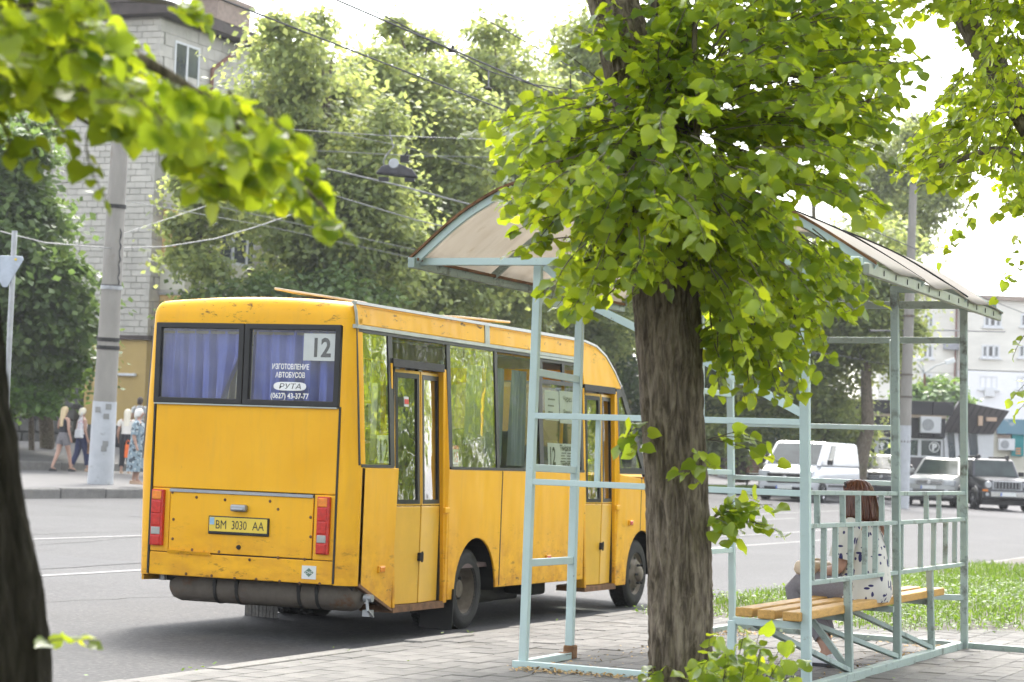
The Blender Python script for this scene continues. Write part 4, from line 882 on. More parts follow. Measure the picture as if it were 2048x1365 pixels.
bar(V(-6.8, 16.9, 2.70), V(-5.95, 15.5, 2.64), 'roof_arm', M['mint_worn'], .05, .04); bar(V(XF, 14.7, 2.70), V(XF, 18.3, 2.70), 'rail', M['mint_worn'], .05, .05)
# bench
bn = bpy.data.objects.new('bench', None); COL.objects.link(bn); bn.parent = sh
for i, (x, y0) in enumerate(((-4.345, 14.42), (-4.175, 14.34), (-3.995, 14.28))):
    o = MB().span((x - .058, y0, .442), (x + .058, 18.42 + .04 * i, .500)).build('plank', M['plank'], bn, bev=.008)
for px, (a, b) in enumerate(((V(-4.40, 14.36, .42), V(XK, 14.42, .41)), (V(-4.36, 15.45, .42), V(XK, 15.46, .41)), (V(-4.36, 16.70, .42), V(XK, 16.72, .41)), (V(-4.36, 17.95, .42), V(XK, 17.97, .41)), (V(-4.30, 18.45, .42), V(XK + .05, 18.88, .41)))):
    MB().beam(a, b, .045, .04, side=(0, 0, 1)).build('bracket', M['mint'] if px == 0 else M['mint_worn'], bn, bev=.004)
MB().beam((-4.40, 14.36, 0), (-4.40, 14.36, .42), .05, .05).build('leg', M['mint'], bn, bev=.005)
for a, b in ((V(-4.30, 14.5, .40), p1b + V(0, -.03, .06)), (V(-4.34, 15.5, .40), pD0 + V(0, -.05, .08)), (V(-4.30, 16.8, .40), p2b + V(0, -.03, .06)), (V(-4.2, 15.47, .40), V(XK, 15.5, .05))):
    MB().beam(a, b, .042, .035).build('strut', M['mint_worn'], bn, bev=.004)

# ================================================================== people
def skin_body(name, nodes, edges, m, parent, root=0, sub=2, world=False):
    """one continuous skinned surface: nodes (x,y,z,rx,ry)"""
    me = bpy.data.meshes.new(name); me.from_pydata([n[:3] for n in nodes], edges, []); o = bpy.data.objects.new(name, me); COL.objects.link(o)
    md = o.modifiers.new('skin', 'SKIN'); md.use_smooth_shade = True
    for i, n in enumerate(nodes):
        sv = me.skin_vertices[0].data[i]; sv.radius = (n[3], n[4] if len(n) > 4 else n[3]); sv.use_root = (i == root)
    ss = o.modifiers.new('sub', 'SUBSURF'); ss.levels = sub; ss.render_levels = sub
    dg = bpy.context.evaluated_depsgraph_get(); out = bpy.data.meshes.new_from_object(o.evaluated_get(dg)); bpy.data.objects.remove(o)
    out.polygons.foreach_set('use_smooth', [True] * len(out.polygons)); out.name = name
    return link(name, out, parent, m)
def shell(name, rings, m, parent, n=20, smooth=True, thick=0.0, **k):
    """cloth: rings (cx,cy,z,rx,ry[,pleat amplitude, pleats])"""
    rr = []
    for r in rings:
        cx, cy, z, rx, ry = r[:5]; amp, pl = (r[5], r[6]) if len(r) > 5 else (0, 1)
        tl = r[7] if len(r) > 7 else 0
        rr.append([(cx + (rx + amp * math.sin(pl * a)) * math.cos(a), cy + (ry + amp * math.sin(pl * a)) * math.sin(a), z + tl * math.cos(a)) for a in (2 * math.pi * i / n for i in range(n))])
    return MB().loft(rr, cap=False).build(name, m, parent, world=False, smooth=smooth)
M['sandal'] = mat('tan_leather', (0.45, 0.30, 0.2), 0.6, var=0.15)
M['black_cloth'] = mat('black_cloth', (0.02, 0.02, 0.025), 0.85, var=0.2)
M['navy'] = mat('navy_cloth', (0.028, 0.035, 0.085), 0.85, var=0.2)
M['grey_cloth'] = mat('grey_cloth', (0.17, 0.16, 0.165), 0.9, var=0.25, scale=30)
M['cream'] = mat('cream_cloth', (0.68, 0.64, 0.58), 0.85, var=0.06)
M['blonde'] = mat('blonde_hair', (0.56, 0.43, 0.25), 0.55, var=0.25, scale=3, stretch=(14, 14, 1))
M['pale_blonde'] = mat('pale_hair', (0.72, 0.66, 0.53), 0.55, var=0.15, scale=3, stretch=(14, 14, 1))
M['chestnut'] = mat('chestnut_hair', (0.10, 0.031, 0.012), 0.36, var=0.4, scale=3, stretch=(22, 22, 1))
M['brown_hair'] = mat('dark_hair', (0.05, 0.03, 0.02), 0.5, var=0.3)
M['grey_hair'] = mat('grey_hair', (0.60, 0.58, 0.54), 0.6, var=0.15)
def spotted(name, base, spot, scale, th, spot2=None, kind='F1', stretch=(1, 1, 1)):
    m, t, b, out = new_mat(name); co = coords(t, stretch); 
    nz = nd(t, 'ShaderNodeTexNoise', Scale=scale * 1.4, Detail=2.0); t.links.new(co, nz.inputs['Vector'])
    add = nd(t, 'ShaderNodeVectorMath', operation='ADD'); sc_ = nd(t, 'ShaderNodeVectorMath', operation='SCALE'); sc_.inputs['Scale'].default_value = 0.9 / scale
    t.links.new(nz.outputs['Color'], sc_.inputs[0]); t.links.new(co, add.inputs[0]); t.links.new(sc_.outputs[0], add.inputs[1])
    v = nd(t, 'ShaderNodeTexVoronoi', Scale=scale); t.links.new(add.outputs[0], v.inputs['Vector'])
    f = maprange(t, v.outputs['Distance'], th, th + .06, 1, 0); c = mixc(t, f, base, spot)
    if spot2:
        v2 = nd(t, 'ShaderNodeTexVoronoi', Scale=scale * 2.1); t.links.new(add.outputs[0], v2.inputs['Vector']); c = mixc(t, maprange(t, v2.outputs['Distance'], th * .8, th * .8 + .06, 1, 0), c, spot2)
    t.links.new(c, b.inputs['Base Color']); b.inputs['Roughness'].default_value = 0.85; return m
def floral(name):
    """cream cloth printed with dark blue leaf sprigs"""
    m, t, b, out = new_mat(name); c = (0.52, 0.505, 0.46); first = True
    for sc_, st, rot, th, keep in ((9.5, (1.9, 1.9, 0.8), .5, .25, .4), (10, (1.9, 1.9, .8), -.7, .24, .45), (12, (.9, .9, 2.3), .2, .23, .5), (23, (1, 1, .7), 0, .2, .45)):
        tc = t.nodes.new('ShaderNodeTexCoord'); mp = t.nodes.new('ShaderNodeMapping'); mp.inputs['Rotation'].default_value = (rot, rot * .8, 0); mp.inputs['Scale'].default_value = st; mp.inputs['Location'].default_value = (sc_, rot, th); t.links.new(tc.outputs['Object'], mp.inputs['Vector'])
        v = nd(t, 'ShaderNodeTexVoronoi', Scale=float(sc_)); t.links.new(mp.outputs[0], v.inputs['Vector'])
        sx = t.nodes.new('ShaderNodeSeparateColor'); t.links.new(v.outputs['Color'], sx.inputs[0])
        f = math_n(t, 'MULTIPLY', maprange(t, v.outputs['Distance'], th, th + .03, 1, 0), math_n(t, 'LESS_THAN', sx.outputs[0], keep)); c = mixc(t, f, c, (0.018, 0.016, 0.09) if sc_ < 20 else (0.05, 0.045, 0.12))
    t.links.new(c, b.inputs['Base Color']); b.inputs['Roughness'].default_value = .85; return m
M['blouse'] = floral('floral_blouse')
M['floral_top'] = spotted('floral_top', (0.72, 0.66, 0.68), (0.62, 0.22, 0.30), 9, .28, (0.35, 0.33, 0.45))
M['print_dress'] = spotted('print_dress', (0.20, 0.26, 0.29), (0.055, 0.07, 0.085), 7, .36, (0.42, 0.46, 0.46))

# --- the woman on the bench: she faces the street (-X); local frame: x forward, y to her left, z up
wm = thing('person', 'chestnut-haired woman in a blue floral blouse sitting on the shelter bench', 'person', (-4.155, 16.42, 0), math.pi - 0.25)
N = []; E_ = []
def nn(*a): N.append(a); return len(N) - 1
pel = nn(-.10, 0, .585, .155, .185); wst = nn(-.10, 0, .74, .145, .17); chs = nn(-.07, 0, .90, .145, .18); shd = nn(-.05, 0, 1.0, .09, .13); nk = nn(-.025, 0, 1.075, .055); hd0 = nn(.0, 0, 1.13, .065); hd1 = nn(.015, 0, 1.20, .085, .078); hd2 = nn(.0, 0, 1.27, .065)
E_ += [(pel, wst), (wst, chs), (chs, shd), (shd, nk), (nk, hd0), (hd0, hd1), (hd1, hd2)]
jaw = nn(.075, 0, 1.135, .035); E_.append((hd0, jaw)); nose = nn(.112, 0, 1.185, .016); E_.append((hd1, nose))
for s in (1, -1):
    h = nn(-.05, s * .10, .565, .105); kf = 0.0
    kn = nn(.37, s * .10, .56, .075) if s > 0 else nn(.36, s * .11, .555, .075)
    an = nn(.11, s * .12, .11, .045) if s > 0 else nn(.25, s * .11, .11, .045)
    cf = nn(lerp(.37, an and N[an][0], .45), s * .11, .36, .062)
    ft = nn(N[an][0] + .02, s * .12, .055, .04); to = nn(N[an][0] + .15, s * .125, .035, .032, .04)
    E_ += [(pel, h), (h, kn), (kn, cf), (cf, an), (an, ft), (ft, to)]
    sh_ = nn(-.05, s * .175, .975, .062); el = nn(-.02, s * .235, .70, .048); wr = nn(.22, s * .10, .655, .032); hnd = nn(.29, s * .06, .645, .032, .02)
    E_ += [(shd, sh_), (sh_, el), (el, wr), (wr, hnd)]
    for fi in range(4):
        f0 = nn(.335, s * .06 + (fi - 1.5) * .019, .645, .0095); f1 = nn(.365 - .004 * abs(fi - 1.5), s * .06 + (fi - 1.5) * .019, .628, .0085); E_ += [(hnd, f0), (f0, f1)]
    t0 = nn(.30, s * .02, .66, .011); t1 = nn(.325, s * .005, .655, .009); E_ += [(hnd, t0), (t0, t1)]
skin_body('body', N, E_, M['skin'], wm, root=pel)
# clothes
bl = []
for i, (cx, z, rx, ry) in enumerate(((-.09, .455, .165, .215), (-.10, .53, .185, .215), (-.10, .62, .178, .205), (-.095, .74, .16, .19), (-.075, .86, .16, .19), (-.055, .95, .142, .19), (-.05, 1.01, .108, .16), (-.045, 1.05, .085, .115), (-.035, 1.07, .07, .08))):
    bl.append((cx, 0, z, rx, ry, .006 if z < .8 else .002, 7, -.02 if z < .5 else 0))
shell('blouse', bl, M['blouse'], wm, 28)
for s in (1, -1):
    MB().tube([(-.055, s * .12, 1.0), (-.055, s * .185, .965), (-.045, s * .225, .87), (-.03, s * .238, .775)], [.075, .085, .082, .085], 14, cap=False).build('sleeve', M['blouse'], wm, world=False, smooth=True)
    a = N[[i for i, n in enumerate(N) if n[2] == .11][0 if s > 0 else 1]]
    MB().tube([(-.10, s * .09, .565), (.05, s * .105, .57), (.22, s * .11, .57), (.345, s * .11, .565), (.385, s * .11, .53), (.37, s * .112, .45), (lerp(.37, a[0], .5), s * .115, .33), (lerp(.37, a[0], .85), s * .12, .21)], [.12, .125, .11, .095, .09, .082, .076, .07], 16, cap=False).build('trouser_leg', mat('grey_trousers', (0.19, 0.175, 0.19), 0.9, var=0.12, scale=60, stretch=(1, 6, 1)), wm, world=False, smooth=True)
    sm = MB(); ax = a[0]
    sm.loft([[(ax + x, s * .12 + y_ * 1.0, z) for x, y_, z in ring] for ring in ([(-.07, -.02, .03), (-.07, .02, .03), (-.07, .02, .085), (-.07, -.02, .085)], [(-.05, -.038, .022), (-.05, .038, .022), (-.045, .036, .10), (-.045, -.036, .10)], [(.02, -.043, .02), (.02, .043, .02), (.02, .036, .075), (.02, -.036, .075)], [(.12, -.048, .02), (.12, .048, .02), (.12, .036, .068), (.12, -.036, .068)], [(.19, -.03, .022), (.19, .03, .022), (.185, .02, .05), (.185, -.02, .05)])])
    so = sm.build('shoe', M['white'], wm, world=False, bev=.012)
    MB().loft([[(ax - .072, s * .12 - .03, z), (ax - .072, s * .12 + .03, z), (ax + .02, s * .12 + .05, z), (ax + .13, s * .12 + .054, z), (ax + .198, s * .12 + .03, z), (ax + .198, s * .12 - .03, z), (ax + .13, s * .12 - .054, z), (ax + .02, s * .12 - .05, z)] for z in (.0, .026)]).build('sole', M['ink'], so, world=False, bev=.006)
# hair: bob to the neck, dome and side curtains in strands
hr = MB(); rings = []
for z, rx, ry, cx in ((1.332, .015, .015, -.02), (1.326, .05, .046, -.02), (1.308, .082, .075, -.02), (1.28, .106, .096, -.018), (1.24, .122, .112, -.016), (1.19, .130, .120, -.02), (1.14, .132, .127, -.03), (1.10, .130, .135, -.038), (1.075, .126, .138, -.045), (1.055, .114, .130, -.05), (1.045, .09, .108, -.054)):
    ring = []
    for i in range(72):
        a = 2 * math.pi * i / 72; k_ = 1 + .03 * math.sin(i * 1.9 + z * 9) + .022 * math.sin(i * 4.3 + z * 23) + .02 * math.sin(i * .7 + z * 31) * (z < 1.2)
        x = cx + rx * k_ * math.cos(a); y_ = ry * k_ * math.sin(a)
        if math.cos(a) > .30 and z < 1.285: x = min(x, .04 + .012 * math.sin(z * 60))   # parted round the face
        ring.append((x, y_, z + .022 * noise.noise(Vector((i * .9, z * 3, 1))) * (z < 1.08)))
    rings.append(ring)
hair_ = hr.loft(rings).build('hair', M['chestnut'], wm, world=False, smooth=True)
sm_ = MB(); gs = random.Random(4)
for i in range(150):                                           # loose locks over the bob
    a = gs.uniform(.42, 2 * math.pi - .42); w_ = gs.uniform(-.25, .25); P_ = []; k0 = gs.randrange(0, 4); k1 = gs.randrange(8, 11)
    for j, ring in enumerate(rings[k0:k1 + 1]):
        t = (a + w_ * (j / 9) ** 2) / (2 * math.pi) * 72; q = Vector(ring[int(t) % 72]).lerp(Vector(ring[(int(t) + 1) % 72]), t % 1); o_ = Vector((q.x + .02, q.y, 0)); o_ = o_.normalized() if o_.length > .001 else V(0, 0, 1)
        P_.append(q + o_ * (.001 + .004 * gs.random() + .010 * (j / 9) ** 2 * gs.random()))
    P_.append(P_[-1] + V(gs.gauss(0, .008), gs.gauss(0, .010), -.016)); sm_.tube(P_, [.0035] * (len(P_) - 1) + [.0008], 4, cap=False)
sm_.build('hair_locks', M['chestnut'], wm, world=False, smooth=True, kind='stuff', recalc=False)
MB().tube([(.02, .095, 1.275), (.05, .06, 1.305), (.062, 0, 1.315), (.05, -.06, 1.305), (.02, -.095, 1.275)], .008, 6).build('sunglasses', M['ink'], wm, world=False)
bg_ = thing('handbag', 'beige handbag resting on the lap of the seated woman', 'handbag', (-4.45, 16.42, .635), math.pi - .25)
MB().loft([[(x * (1 - .25 * abs(z)), y_ * (1 - .15 * abs(z)), z * .05 + .055) for x, y_ in ((-.10, -.15), (-.02, -.175), (.08, -.15), (.10, 0), (.08, .15), (-.02, .175), (-.10, .15), (-.115, 0))] for z in (-1, -.3, .5, 1)]).build('bag_body', mat('beige_leather', (0.55, 0.43, 0.31), 0.6, var=0.1), bg_, world=False, smooth=True, bev=.015)
MB().tube([(-.05, -.12, .10), (.0, -.10, .112), (.05, 0, .115), (.0, .10, .112), (-.05, .12, .10)], .009, 7).build('strap', mat('tan_strap', (0.5, 0.38, 0.27), 0.6), bg_, world=False, smooth=True)

# --- people across the street: local frame x to the right, y forward (walking direction), z up
def walker(label, loc, rz, h, skin_top, **o):
    t = thing('person', label, 'person', loc, rz, 'people on the pavement across the street'); k_ = h / 1.68; N = []; E_ = []
    def n_(x, y, z, r, r2=None): N.append((x * k_, y * k_, z * k_, r * k_, (r2 or r) * k_)); return len(N) - 1
    wid = o.get('wide', 1.0); st = o.get('stride', 0.12)
    pe = n_(0, 0, .92, .13 * wid, .105 * wid); ws = n_(0, 0, 1.06, .115 * wid, .09 * wid); ch = n_(0, .01, 1.24, .13 * wid, .09 * wid); so = n_(0, 0, 1.36, .09, .06); nk = n_(0, .01, 1.43, .045); h0 = n_(0, .02, 1.50, .06); h1 = n_(0, .02, 1.57, .072, .085); h2 = n_(0, .015, 1.64, .05)
    E_ += [(pe, ws), (ws, ch), (ch, so), (so, nk), (nk, h0), (h0, h1), (h1, h2)]; ns = n_(0, .115, 1.56, .014); E_.append((h1, ns))
    for s in (1, -1):
        d = st * s; hp = n_(s * .09, 0, .86, .095 * wid); kn = n_(s * .085, d * .7 + .02, .48, .056 * wid); an = n_(s * .08, d * 1.3 - (.06 if s < 0 else 0), .09, .036); to = n_(s * .085, d * 1.3 + .11 - (.05 if s < 0 else 0), .035, .03)
        E_ += [(pe, hp), (hp, kn), (kn, an), (an, to)]
        bend = o.get('bend', {}).get(s); sd = n_(s * .175 * wid, 0, 1.33, .05 * wid); 
        if bend: el = n_(*bend[0], .038); wr = n_(*bend[1], .028)
        else: el = n_(s * .225 * wid, -.02, 1.07, .038 * wid); wr = n_(s * .235 * wid, .05, .85, .027)
        hx, hy, hz = N[wr][0] / k_, N[wr][1] / k_, N[wr][2] / k_; ex, ey, ez = N[el][0] / k_, N[el][1] / k_, N[el][2] / k_
        dv = (Vector((hx - ex, hy - ey, hz - ez))).normalized(); pm = n_(hx + dv.x * .05, hy + dv.y * .05, hz + dv.z * .05, .027, .02)
        E_ += [(so, sd), (sd, el), (el, wr), (wr, pm)]
        for fi in range(4):
            f = n_(hx + dv.x * .12, hy + dv.y * .12 + (fi - 1.5) * .018, hz + dv.z * (.12 - .008 * abs(fi - 1.5)), .0085); E_.append((pm, f))
        tb = n_(hx + dv.x * .07 - s * .02, hy + dv.y * .07 + .03, hz + dv.z * .07, .009); E_.append((pm, tb))
    skin_body('body', N, E_, M['skin'], t, root=pe)
    def sh2(nm, rings, m, n=20): return shell(nm, [tuple(v * k_ if i < 6 else v for i, v in enumerate(r)) for r in rings], m, t, n)
    top = [(0, 0, o.get('hem', .98), .15 * wid, .115 * wid), (0, 0, 1.08, .138 * wid, .108 * wid), (0, .01, 1.22, .152 * wid, .115 * wid), (0, .0, 1.33, .16 * wid, .095 * wid), (0, 0, 1.385, .11, .075), (0, .005, 1.42, .07, .065)]
    if o.get('dress'): top = [(0, 0, .28, .24 * wid, .19 * wid, .012, 6), (0, 0, .6, .215 * wid, .175 * wid, .008, 6), (0, 0, .85, .19 * wid, .15 * wid), (0, 0, 1.02, .165 * wid, .13 * wid)] + [(0, 0, 1.22, .17 * wid, .13 * wid)] + top[3:]
    sh2('dress' if o.get('dress') else 'top', top, skin_top)
    if o.get('sleeve'):
        for s in (1, -1): MB().tube([(s * .12 * k_, 0, 1.36 * k_), (s * .19 * wid * k_, 0, 1.32 * k_), (s * .225 * wid * k_, -.01, o['sleeve'] * k_)], [.065 * k_, .066 * wid * k_, .06 * wid * k_], 12, cap=False).build('sleeve', skin_top, t, world=False, smooth=True)
    lw = o.get('lower')
    if lw == 'shorts':
        sh2('shorts', [(0, 0, .80, .165 * wid, .125 * wid), (0, 0, .90, .165 * wid, .125 * wid), (0, 0, 1.03, .135 * wid, .11 * wid)], M['grey_cloth'])
        for s in (1, -1): MB().tube([(s * .085 * k_, 0, .86 * k_), (s * .09 * k_, st * s * .3 * k_, .68 * k_)], [.11 * k_, .105 * k_], 14, cap=False).build('shorts_leg', M['grey_cloth'], t, world=False, smooth=True)
    elif lw:
        sh2('waistband', [(0, 0, .80, .155 * wid, .125 * wid), (0, 0, .92, .158 * wid, .13 * wid), (0, 0, 1.05, .13 * wid, .105 * wid)], lw)
        for s in (1, -1):
            d = st * s
            MB().tube([(s * .085 * k_, 0, .86 * k_), (s * .085 * k_, (d * .7 + .02) * k_, .48 * k_), (s * .08 * k_, (d * 1.2 - (.05 if s < 0 else 0)) * k_, .17 * k_)], [.108 * k_, .078 * k_, .068 * k_], 14, cap=False).build('trouser_leg', lw, t, world=False, smooth=True)
    for s in (1, -1):
        d = st * s; y_ = d * 1.3 - (.06 if s < 0 else 0)
        MB().loft([[(s * .082 * k_ + x, (y_ + yy) * k_, z) for x, z in ((-w_, 0), (w_, 0), (w_ * .8, zt), (-w_ * .8, zt))] for yy, w_, zt in ((-.07, .025, .07), (-.03, .034, .075), (.07, .042, .055), (.15, .03, .04))]).build('shoe', o.get('shoe', M['ink']), t, world=False, bev=.008)
    hl = o.get('hair_len', 1.45); hm_ = o.get('hair', M['blonde'])
    rg = [(0, .01, 1.675, .02, .02), (0, .01, 1.66, .06, .065), (0, .0, 1.62, .085, .095), (0, -.01, 1.56, .092, .098), (0, -.03, 1.50, .088, .082)]
    z = 1.44
    while z > hl: rg.append((0, -.055, z, .085 + .02 * (1.44 - z), .06)); z -= .07
    rg.append((0, -.055, hl, .06, .035)); sh2('hair', rg, hm_, 18)
    return t
pw = lambda px, py, z: onz(px, py, z)
p = V(-33.1, 50.0, .60)
walker('woman in a black top and grey shorts with long fair hair, walking by the pole', onz(124, 943, .61), -.35, 1.66, M['black_cloth'], lower='shorts', stride=.16, hair_len=1.12, hem=1.0, bend={-1: ((-.27, .02, 1.10), (-.12, .16, 1.14))})
walker('woman in a pink floral top and navy trousers with a white shoulder bag', onz(160, 943, .61), -.55, 1.66, M['floral_top'], lower=M['navy'], stride=.13, hair=M['pale_blonde'], hair_len=1.47, hem=.93, wide=1.08, shoe=M['sandal'])
walker('woman with long white-blonde hair in a cream top and black trousers beyond the bus corner', onz(250, 947, .61), .35, 1.66, M['cream'], lower=M['black_cloth'], stride=.05, hair=M['pale_blonde'], hair_len=1.22, hem=1.02, sleeve=1.22, shoe=M['sandal'])
walker('older woman with short grey hair in a blue-grey patterned dress beside the bus corner', onz(272, 969, .54), -1.3, 1.58, M['print_dress'], dress=True, stride=.03, hair=M['grey_hair'], hair_len=1.47, wide=1.22, sleeve=1.08, shoe=M['sandal'])
walker('dark-haired person in a white top half hidden by the bus corner', onz(290, 905, 1.0) if False else V(-37.2, 60.6, 1.08), .2, 1.70, M['white'], lower=M['navy'], hair=M['brown_hair'], hair_len=1.45, stride=.05, hem=.95, sleeve=1.2)
def bag(name, label, loc, dims, m, strap=None, rz=0.0):
    t = thing(name, label, 'bag', loc, rz); a, b, c = dims
    MB().loft([[(x * (1 - .18 * u), y_, u * c) for x, y_ in ((-a / 2, -b / 2), (a / 2, -b / 2), (a / 2, b / 2), (-a / 2, b / 2))] for u in (0, .5, 1)]).build('bag_body', m, t, world=False, bev=.02)
    if strap: MB().tube([(-a * .35, 0, c * .9), (-a * .25 + strap[0] * .5, strap[1] * .5, c + strap[2] * .6), (strap[0], strap[1], c + strap[2]), (a * .25 + strap[0] * .5, strap[1] * .5, c + strap[2] * .6), (a * .35, 0, c * .9)], .012, 6).build('strap', m, t, world=False)
    return t
b2 = onz(160, 943, .61)
bag('shoulder_bag', 'white shoulder bag hanging on the hip of the woman in the pink floral top', b2 + V(.06, -.22, .86), (.30, .10, .22), M['white'], (-.05, .1, .45), -.4)
bag('handbag', 'brown patterned handbag held low by the woman in navy trousers', b2 + V(.26, .02, .46), (.16, .10, .26), mat('brown_bag', (0.25, 0.13, 0.06), 0.7, var=.5, scale=14), (0, 0, .14), -.4)
b3 = onz(250, 947, .61)
bag('tote_bag', 'black bag on the arm of the woman with white-blonde hair', b3 + V(-.30, .02, .66), (.12, .26, .28), M['black_cloth'], (.1, 0, .2), .3)
bag('carrier_bag', 'bright orange carrier bag held beside black trousers', b3 + V(.14, -.14, .40), (.17, .08, .34), mat('orange_plastic', (0.75, 0.14, 0.02), 0.5, var=.1), (0, 0, .12), .2)

# ================================================================== near trees
def leaf_cloud(name, blobs, parent, m, per=1.0, leaf=.13, flat=.55, seed=0, clump=.45, kk=34):
    """blobs: (x,y,z,r). Clumps of leaf-sized rhombs spread through the crown, layered and drooping"""
    g = np.random.default_rng(seed); Q = []
    clump0 = clump
    for (bx, by, bz, br) in blobs:
        clump = min(clump0, .45 * br + .08)
        nc = int(26 * br * br * per) + 8
        u = g.normal(size=(nc, 3)); u /= np.linalg.norm(u, axis=1)[:, None]; rad = br * g.uniform(.12, 1.3, nc) ** .55
        c = np.array([bx, by, bz]) + u * rad[:, None] * np.array([1, 1, .9])
        k = kk; n = nc * k; cc = np.repeat(c, k, 0); uu = np.repeat(u, k, 0)
        off = g.normal(size=(n, 3)) * np.array([clump, clump, clump * .42]) * np.repeat(g.uniform(.5, 1.6, nc), k)[:, None]
        p = cc + off; p[:, 2] -= .35 * np.linalg.norm(off[:, :2], axis=1)
        nr = uu * .5 + g.normal(size=(n, 3)) * .5 + np.array([0, 0, .75]); nr /= np.linalg.norm(nr, axis=1)[:, None]
        t = g.normal(size=(n, 3)) + np.array([0, 0, -.5]); t -= nr * np.sum(t * nr, 1)[:, None]; t /= np.linalg.norm(t, axis=1)[:, None]; b = np.cross(nr, t)
        s = (leaf * g.uniform(.6, 1.3, n))[:, None]
        Q.append(np.stack([p - t * s, p + b * s * flat + nr * s * .12, p + t * s, p - b * s * flat + nr * s * .12], 1))
    Q = np.concatenate(Q).reshape(-1, 3); inv = np.array(world_of(parent).inverted()); Q = Q @ inv[:3, :3].T + inv[:3, 3]
    me = np_mesh(name, Q, np.arange(len(Q)).reshape(-1, 4)); return link(name, me, parent, m)
def bark_trunk(name, path, radii, parent, nu=150, dz=0.016, amp=0.013, seed=0, mat_=None):
    """tapered trunk with real bark ridges"""
    pts = [Vector(p) for p in path]; L = [0]
    for a, b in zip(pts, pts[1:]): L.append(L[-1] + (b - a).length)
    n = max(4, int(L[-1] / dz)); P = []; a = None
    for j in range(n + 1):
        s = L[-1] * j / n; i = max(k for k in range(len(L) - 1) if L[k] <= s + 1e-9); f = (s - L[i]) / (L[i + 1] - L[i])
        im, ip = max(i - 1, 0), min(i + 2, len(pts) - 1)
        p = Vector(cr3(pts[im], pts[i], pts[i + 1], pts[ip], f)); r = lerp(radii[i], radii[i + 1], f * f * (3 - 2 * f))
        t = (pts[i + 1] - pts[i]).normalized()
        if a is None: a = t.orthogonal().normalized()
        a = (a - t * t.dot(a)).normalized(); b = t.cross(a)
        for k in range(nu):
            th = 2 * math.pi * k / nu; cx, sx = math.cos(th), math.sin(th)
            q = Vector((cx * r * 24, sx * r * 24, s * 3.2 + seed)); w_ = noise.noise(q * .7) * .8
            rd = 1 - abs(noise.noise(Vector((q.x * 1.5 + w_, q.y * 1.5 + w_, q.z)))) * 2.2
            rd2 = 1 - abs(noise.noise(Vector((q.x * 3.1, q.y * 3.1, q.z * 2.2 + 9)))) * 2
            big = noise.noise(Vector((cx * 1.3, sx * 1.3, s * .9 + seed)))
            rr = r * (1 + .05 * big) + amp * (1.25 * rd + rd2 * .35 - .8)
            P.append(p + (a * cx + b * sx) * rr)
    F_ = [(j * nu + k, j * nu + (k + 1) % nu, (j + 1) * nu + (k + 1) % nu, (j + 1) * nu + k) for j in range(n) for k in range(nu)]
    inv = world_of(parent).inverted(); me = np_mesh(name, np.array([tuple(inv @ p) for p in P]), np.array(F_))
    me.polygons.foreach_set('use_smooth', [True] * len(me.polygons)); return link(name, me, parent, mat_ or M['bark'])
def cr3(p0, p1, p2, p3, f):
    return 0.5 * ((2 * p1) + (p2 - p0) * f + (2 * p0 - 5 * p1 + 4 * p2 - p3) * f * f + (3 * p1 - p0 - 3 * p2 + p3) * f ** 3)

def leaf_shape(seed):
    """heart-shaped lime leaf, base at the origin, tip along +x, one unit long, folded along its midrib"""
    r = random.Random(seed); hw = [(-.09, .19), (-.04, .37), (.11, .51), (.30, .54), (.48, .50), (.64, .41), (.78, .28), (.89, .12)]
    mid = [(0, 0), (.18, 0), (.36, 0), (.54, 0), (.71, 0), (.86, 0), (1.0, 0)]; fold = r.uniform(.12, .32); curl = r.uniform(.1, .3); sk = r.uniform(-.05, .05)
    def z(x, y): return abs(y) * fold - curl * x * x + .03 * math.sin(9 * x + seed) * abs(y) * 4
    v = [(x, sk * x * x, z(x, 0)) for x, _ in mid]; f = []
    for s in (1, -1):
        b = len(v); v += [(x, s * y * r.uniform(.93, 1.07) + sk * x * x, z(x, y)) for x, y in hw]
        o = [b + i for i in range(8)]; m = list(range(7))
        tri = [(m[0], o[0], o[1]), (m[0], o[1], o[2]), (m[0], o[2], m[1]), (m[1], o[2], o[3]), (m[1], o[3], m[2]), (m[2], o[3], o[4]), (m[2], o[4], m[3]), (m[3], o[4], o[5]), (m[3], o[5], m[4]), (m[4], o[5], o[6]), (m[4], o[6], m[5]), (m[5], o[6], o[7]), (m[5], o[7], m[6])]
        f += [t if s < 0 else t[::-1] for t in tri]
    return np.array(v), np.array(f)
LEAF = [leaf_shape(i) for i in range(5)]
LEAF_ME = []
for v_, f_ in LEAF:
    me = np_mesh('leaf', v_, f_); me.polygons.foreach_set('use_smooth', [True] * len(me.polygons)); me.materials.append(M['leaf']); LEAF_ME.append(me)
def leaf_frame(base, d, n, size):
    d = d.normalized(); n = (n - d * n.dot(d)).normalized(); y_ = n.cross(d)
    return Matrix(((d.x * size, y_.x * size, n.x * size, base.x), (d.y * size, y_.y * size, n.y * size, base.y), (d.z * size, y_.z * size, n.z * size, base.z), (0, 0, 0, 1)))
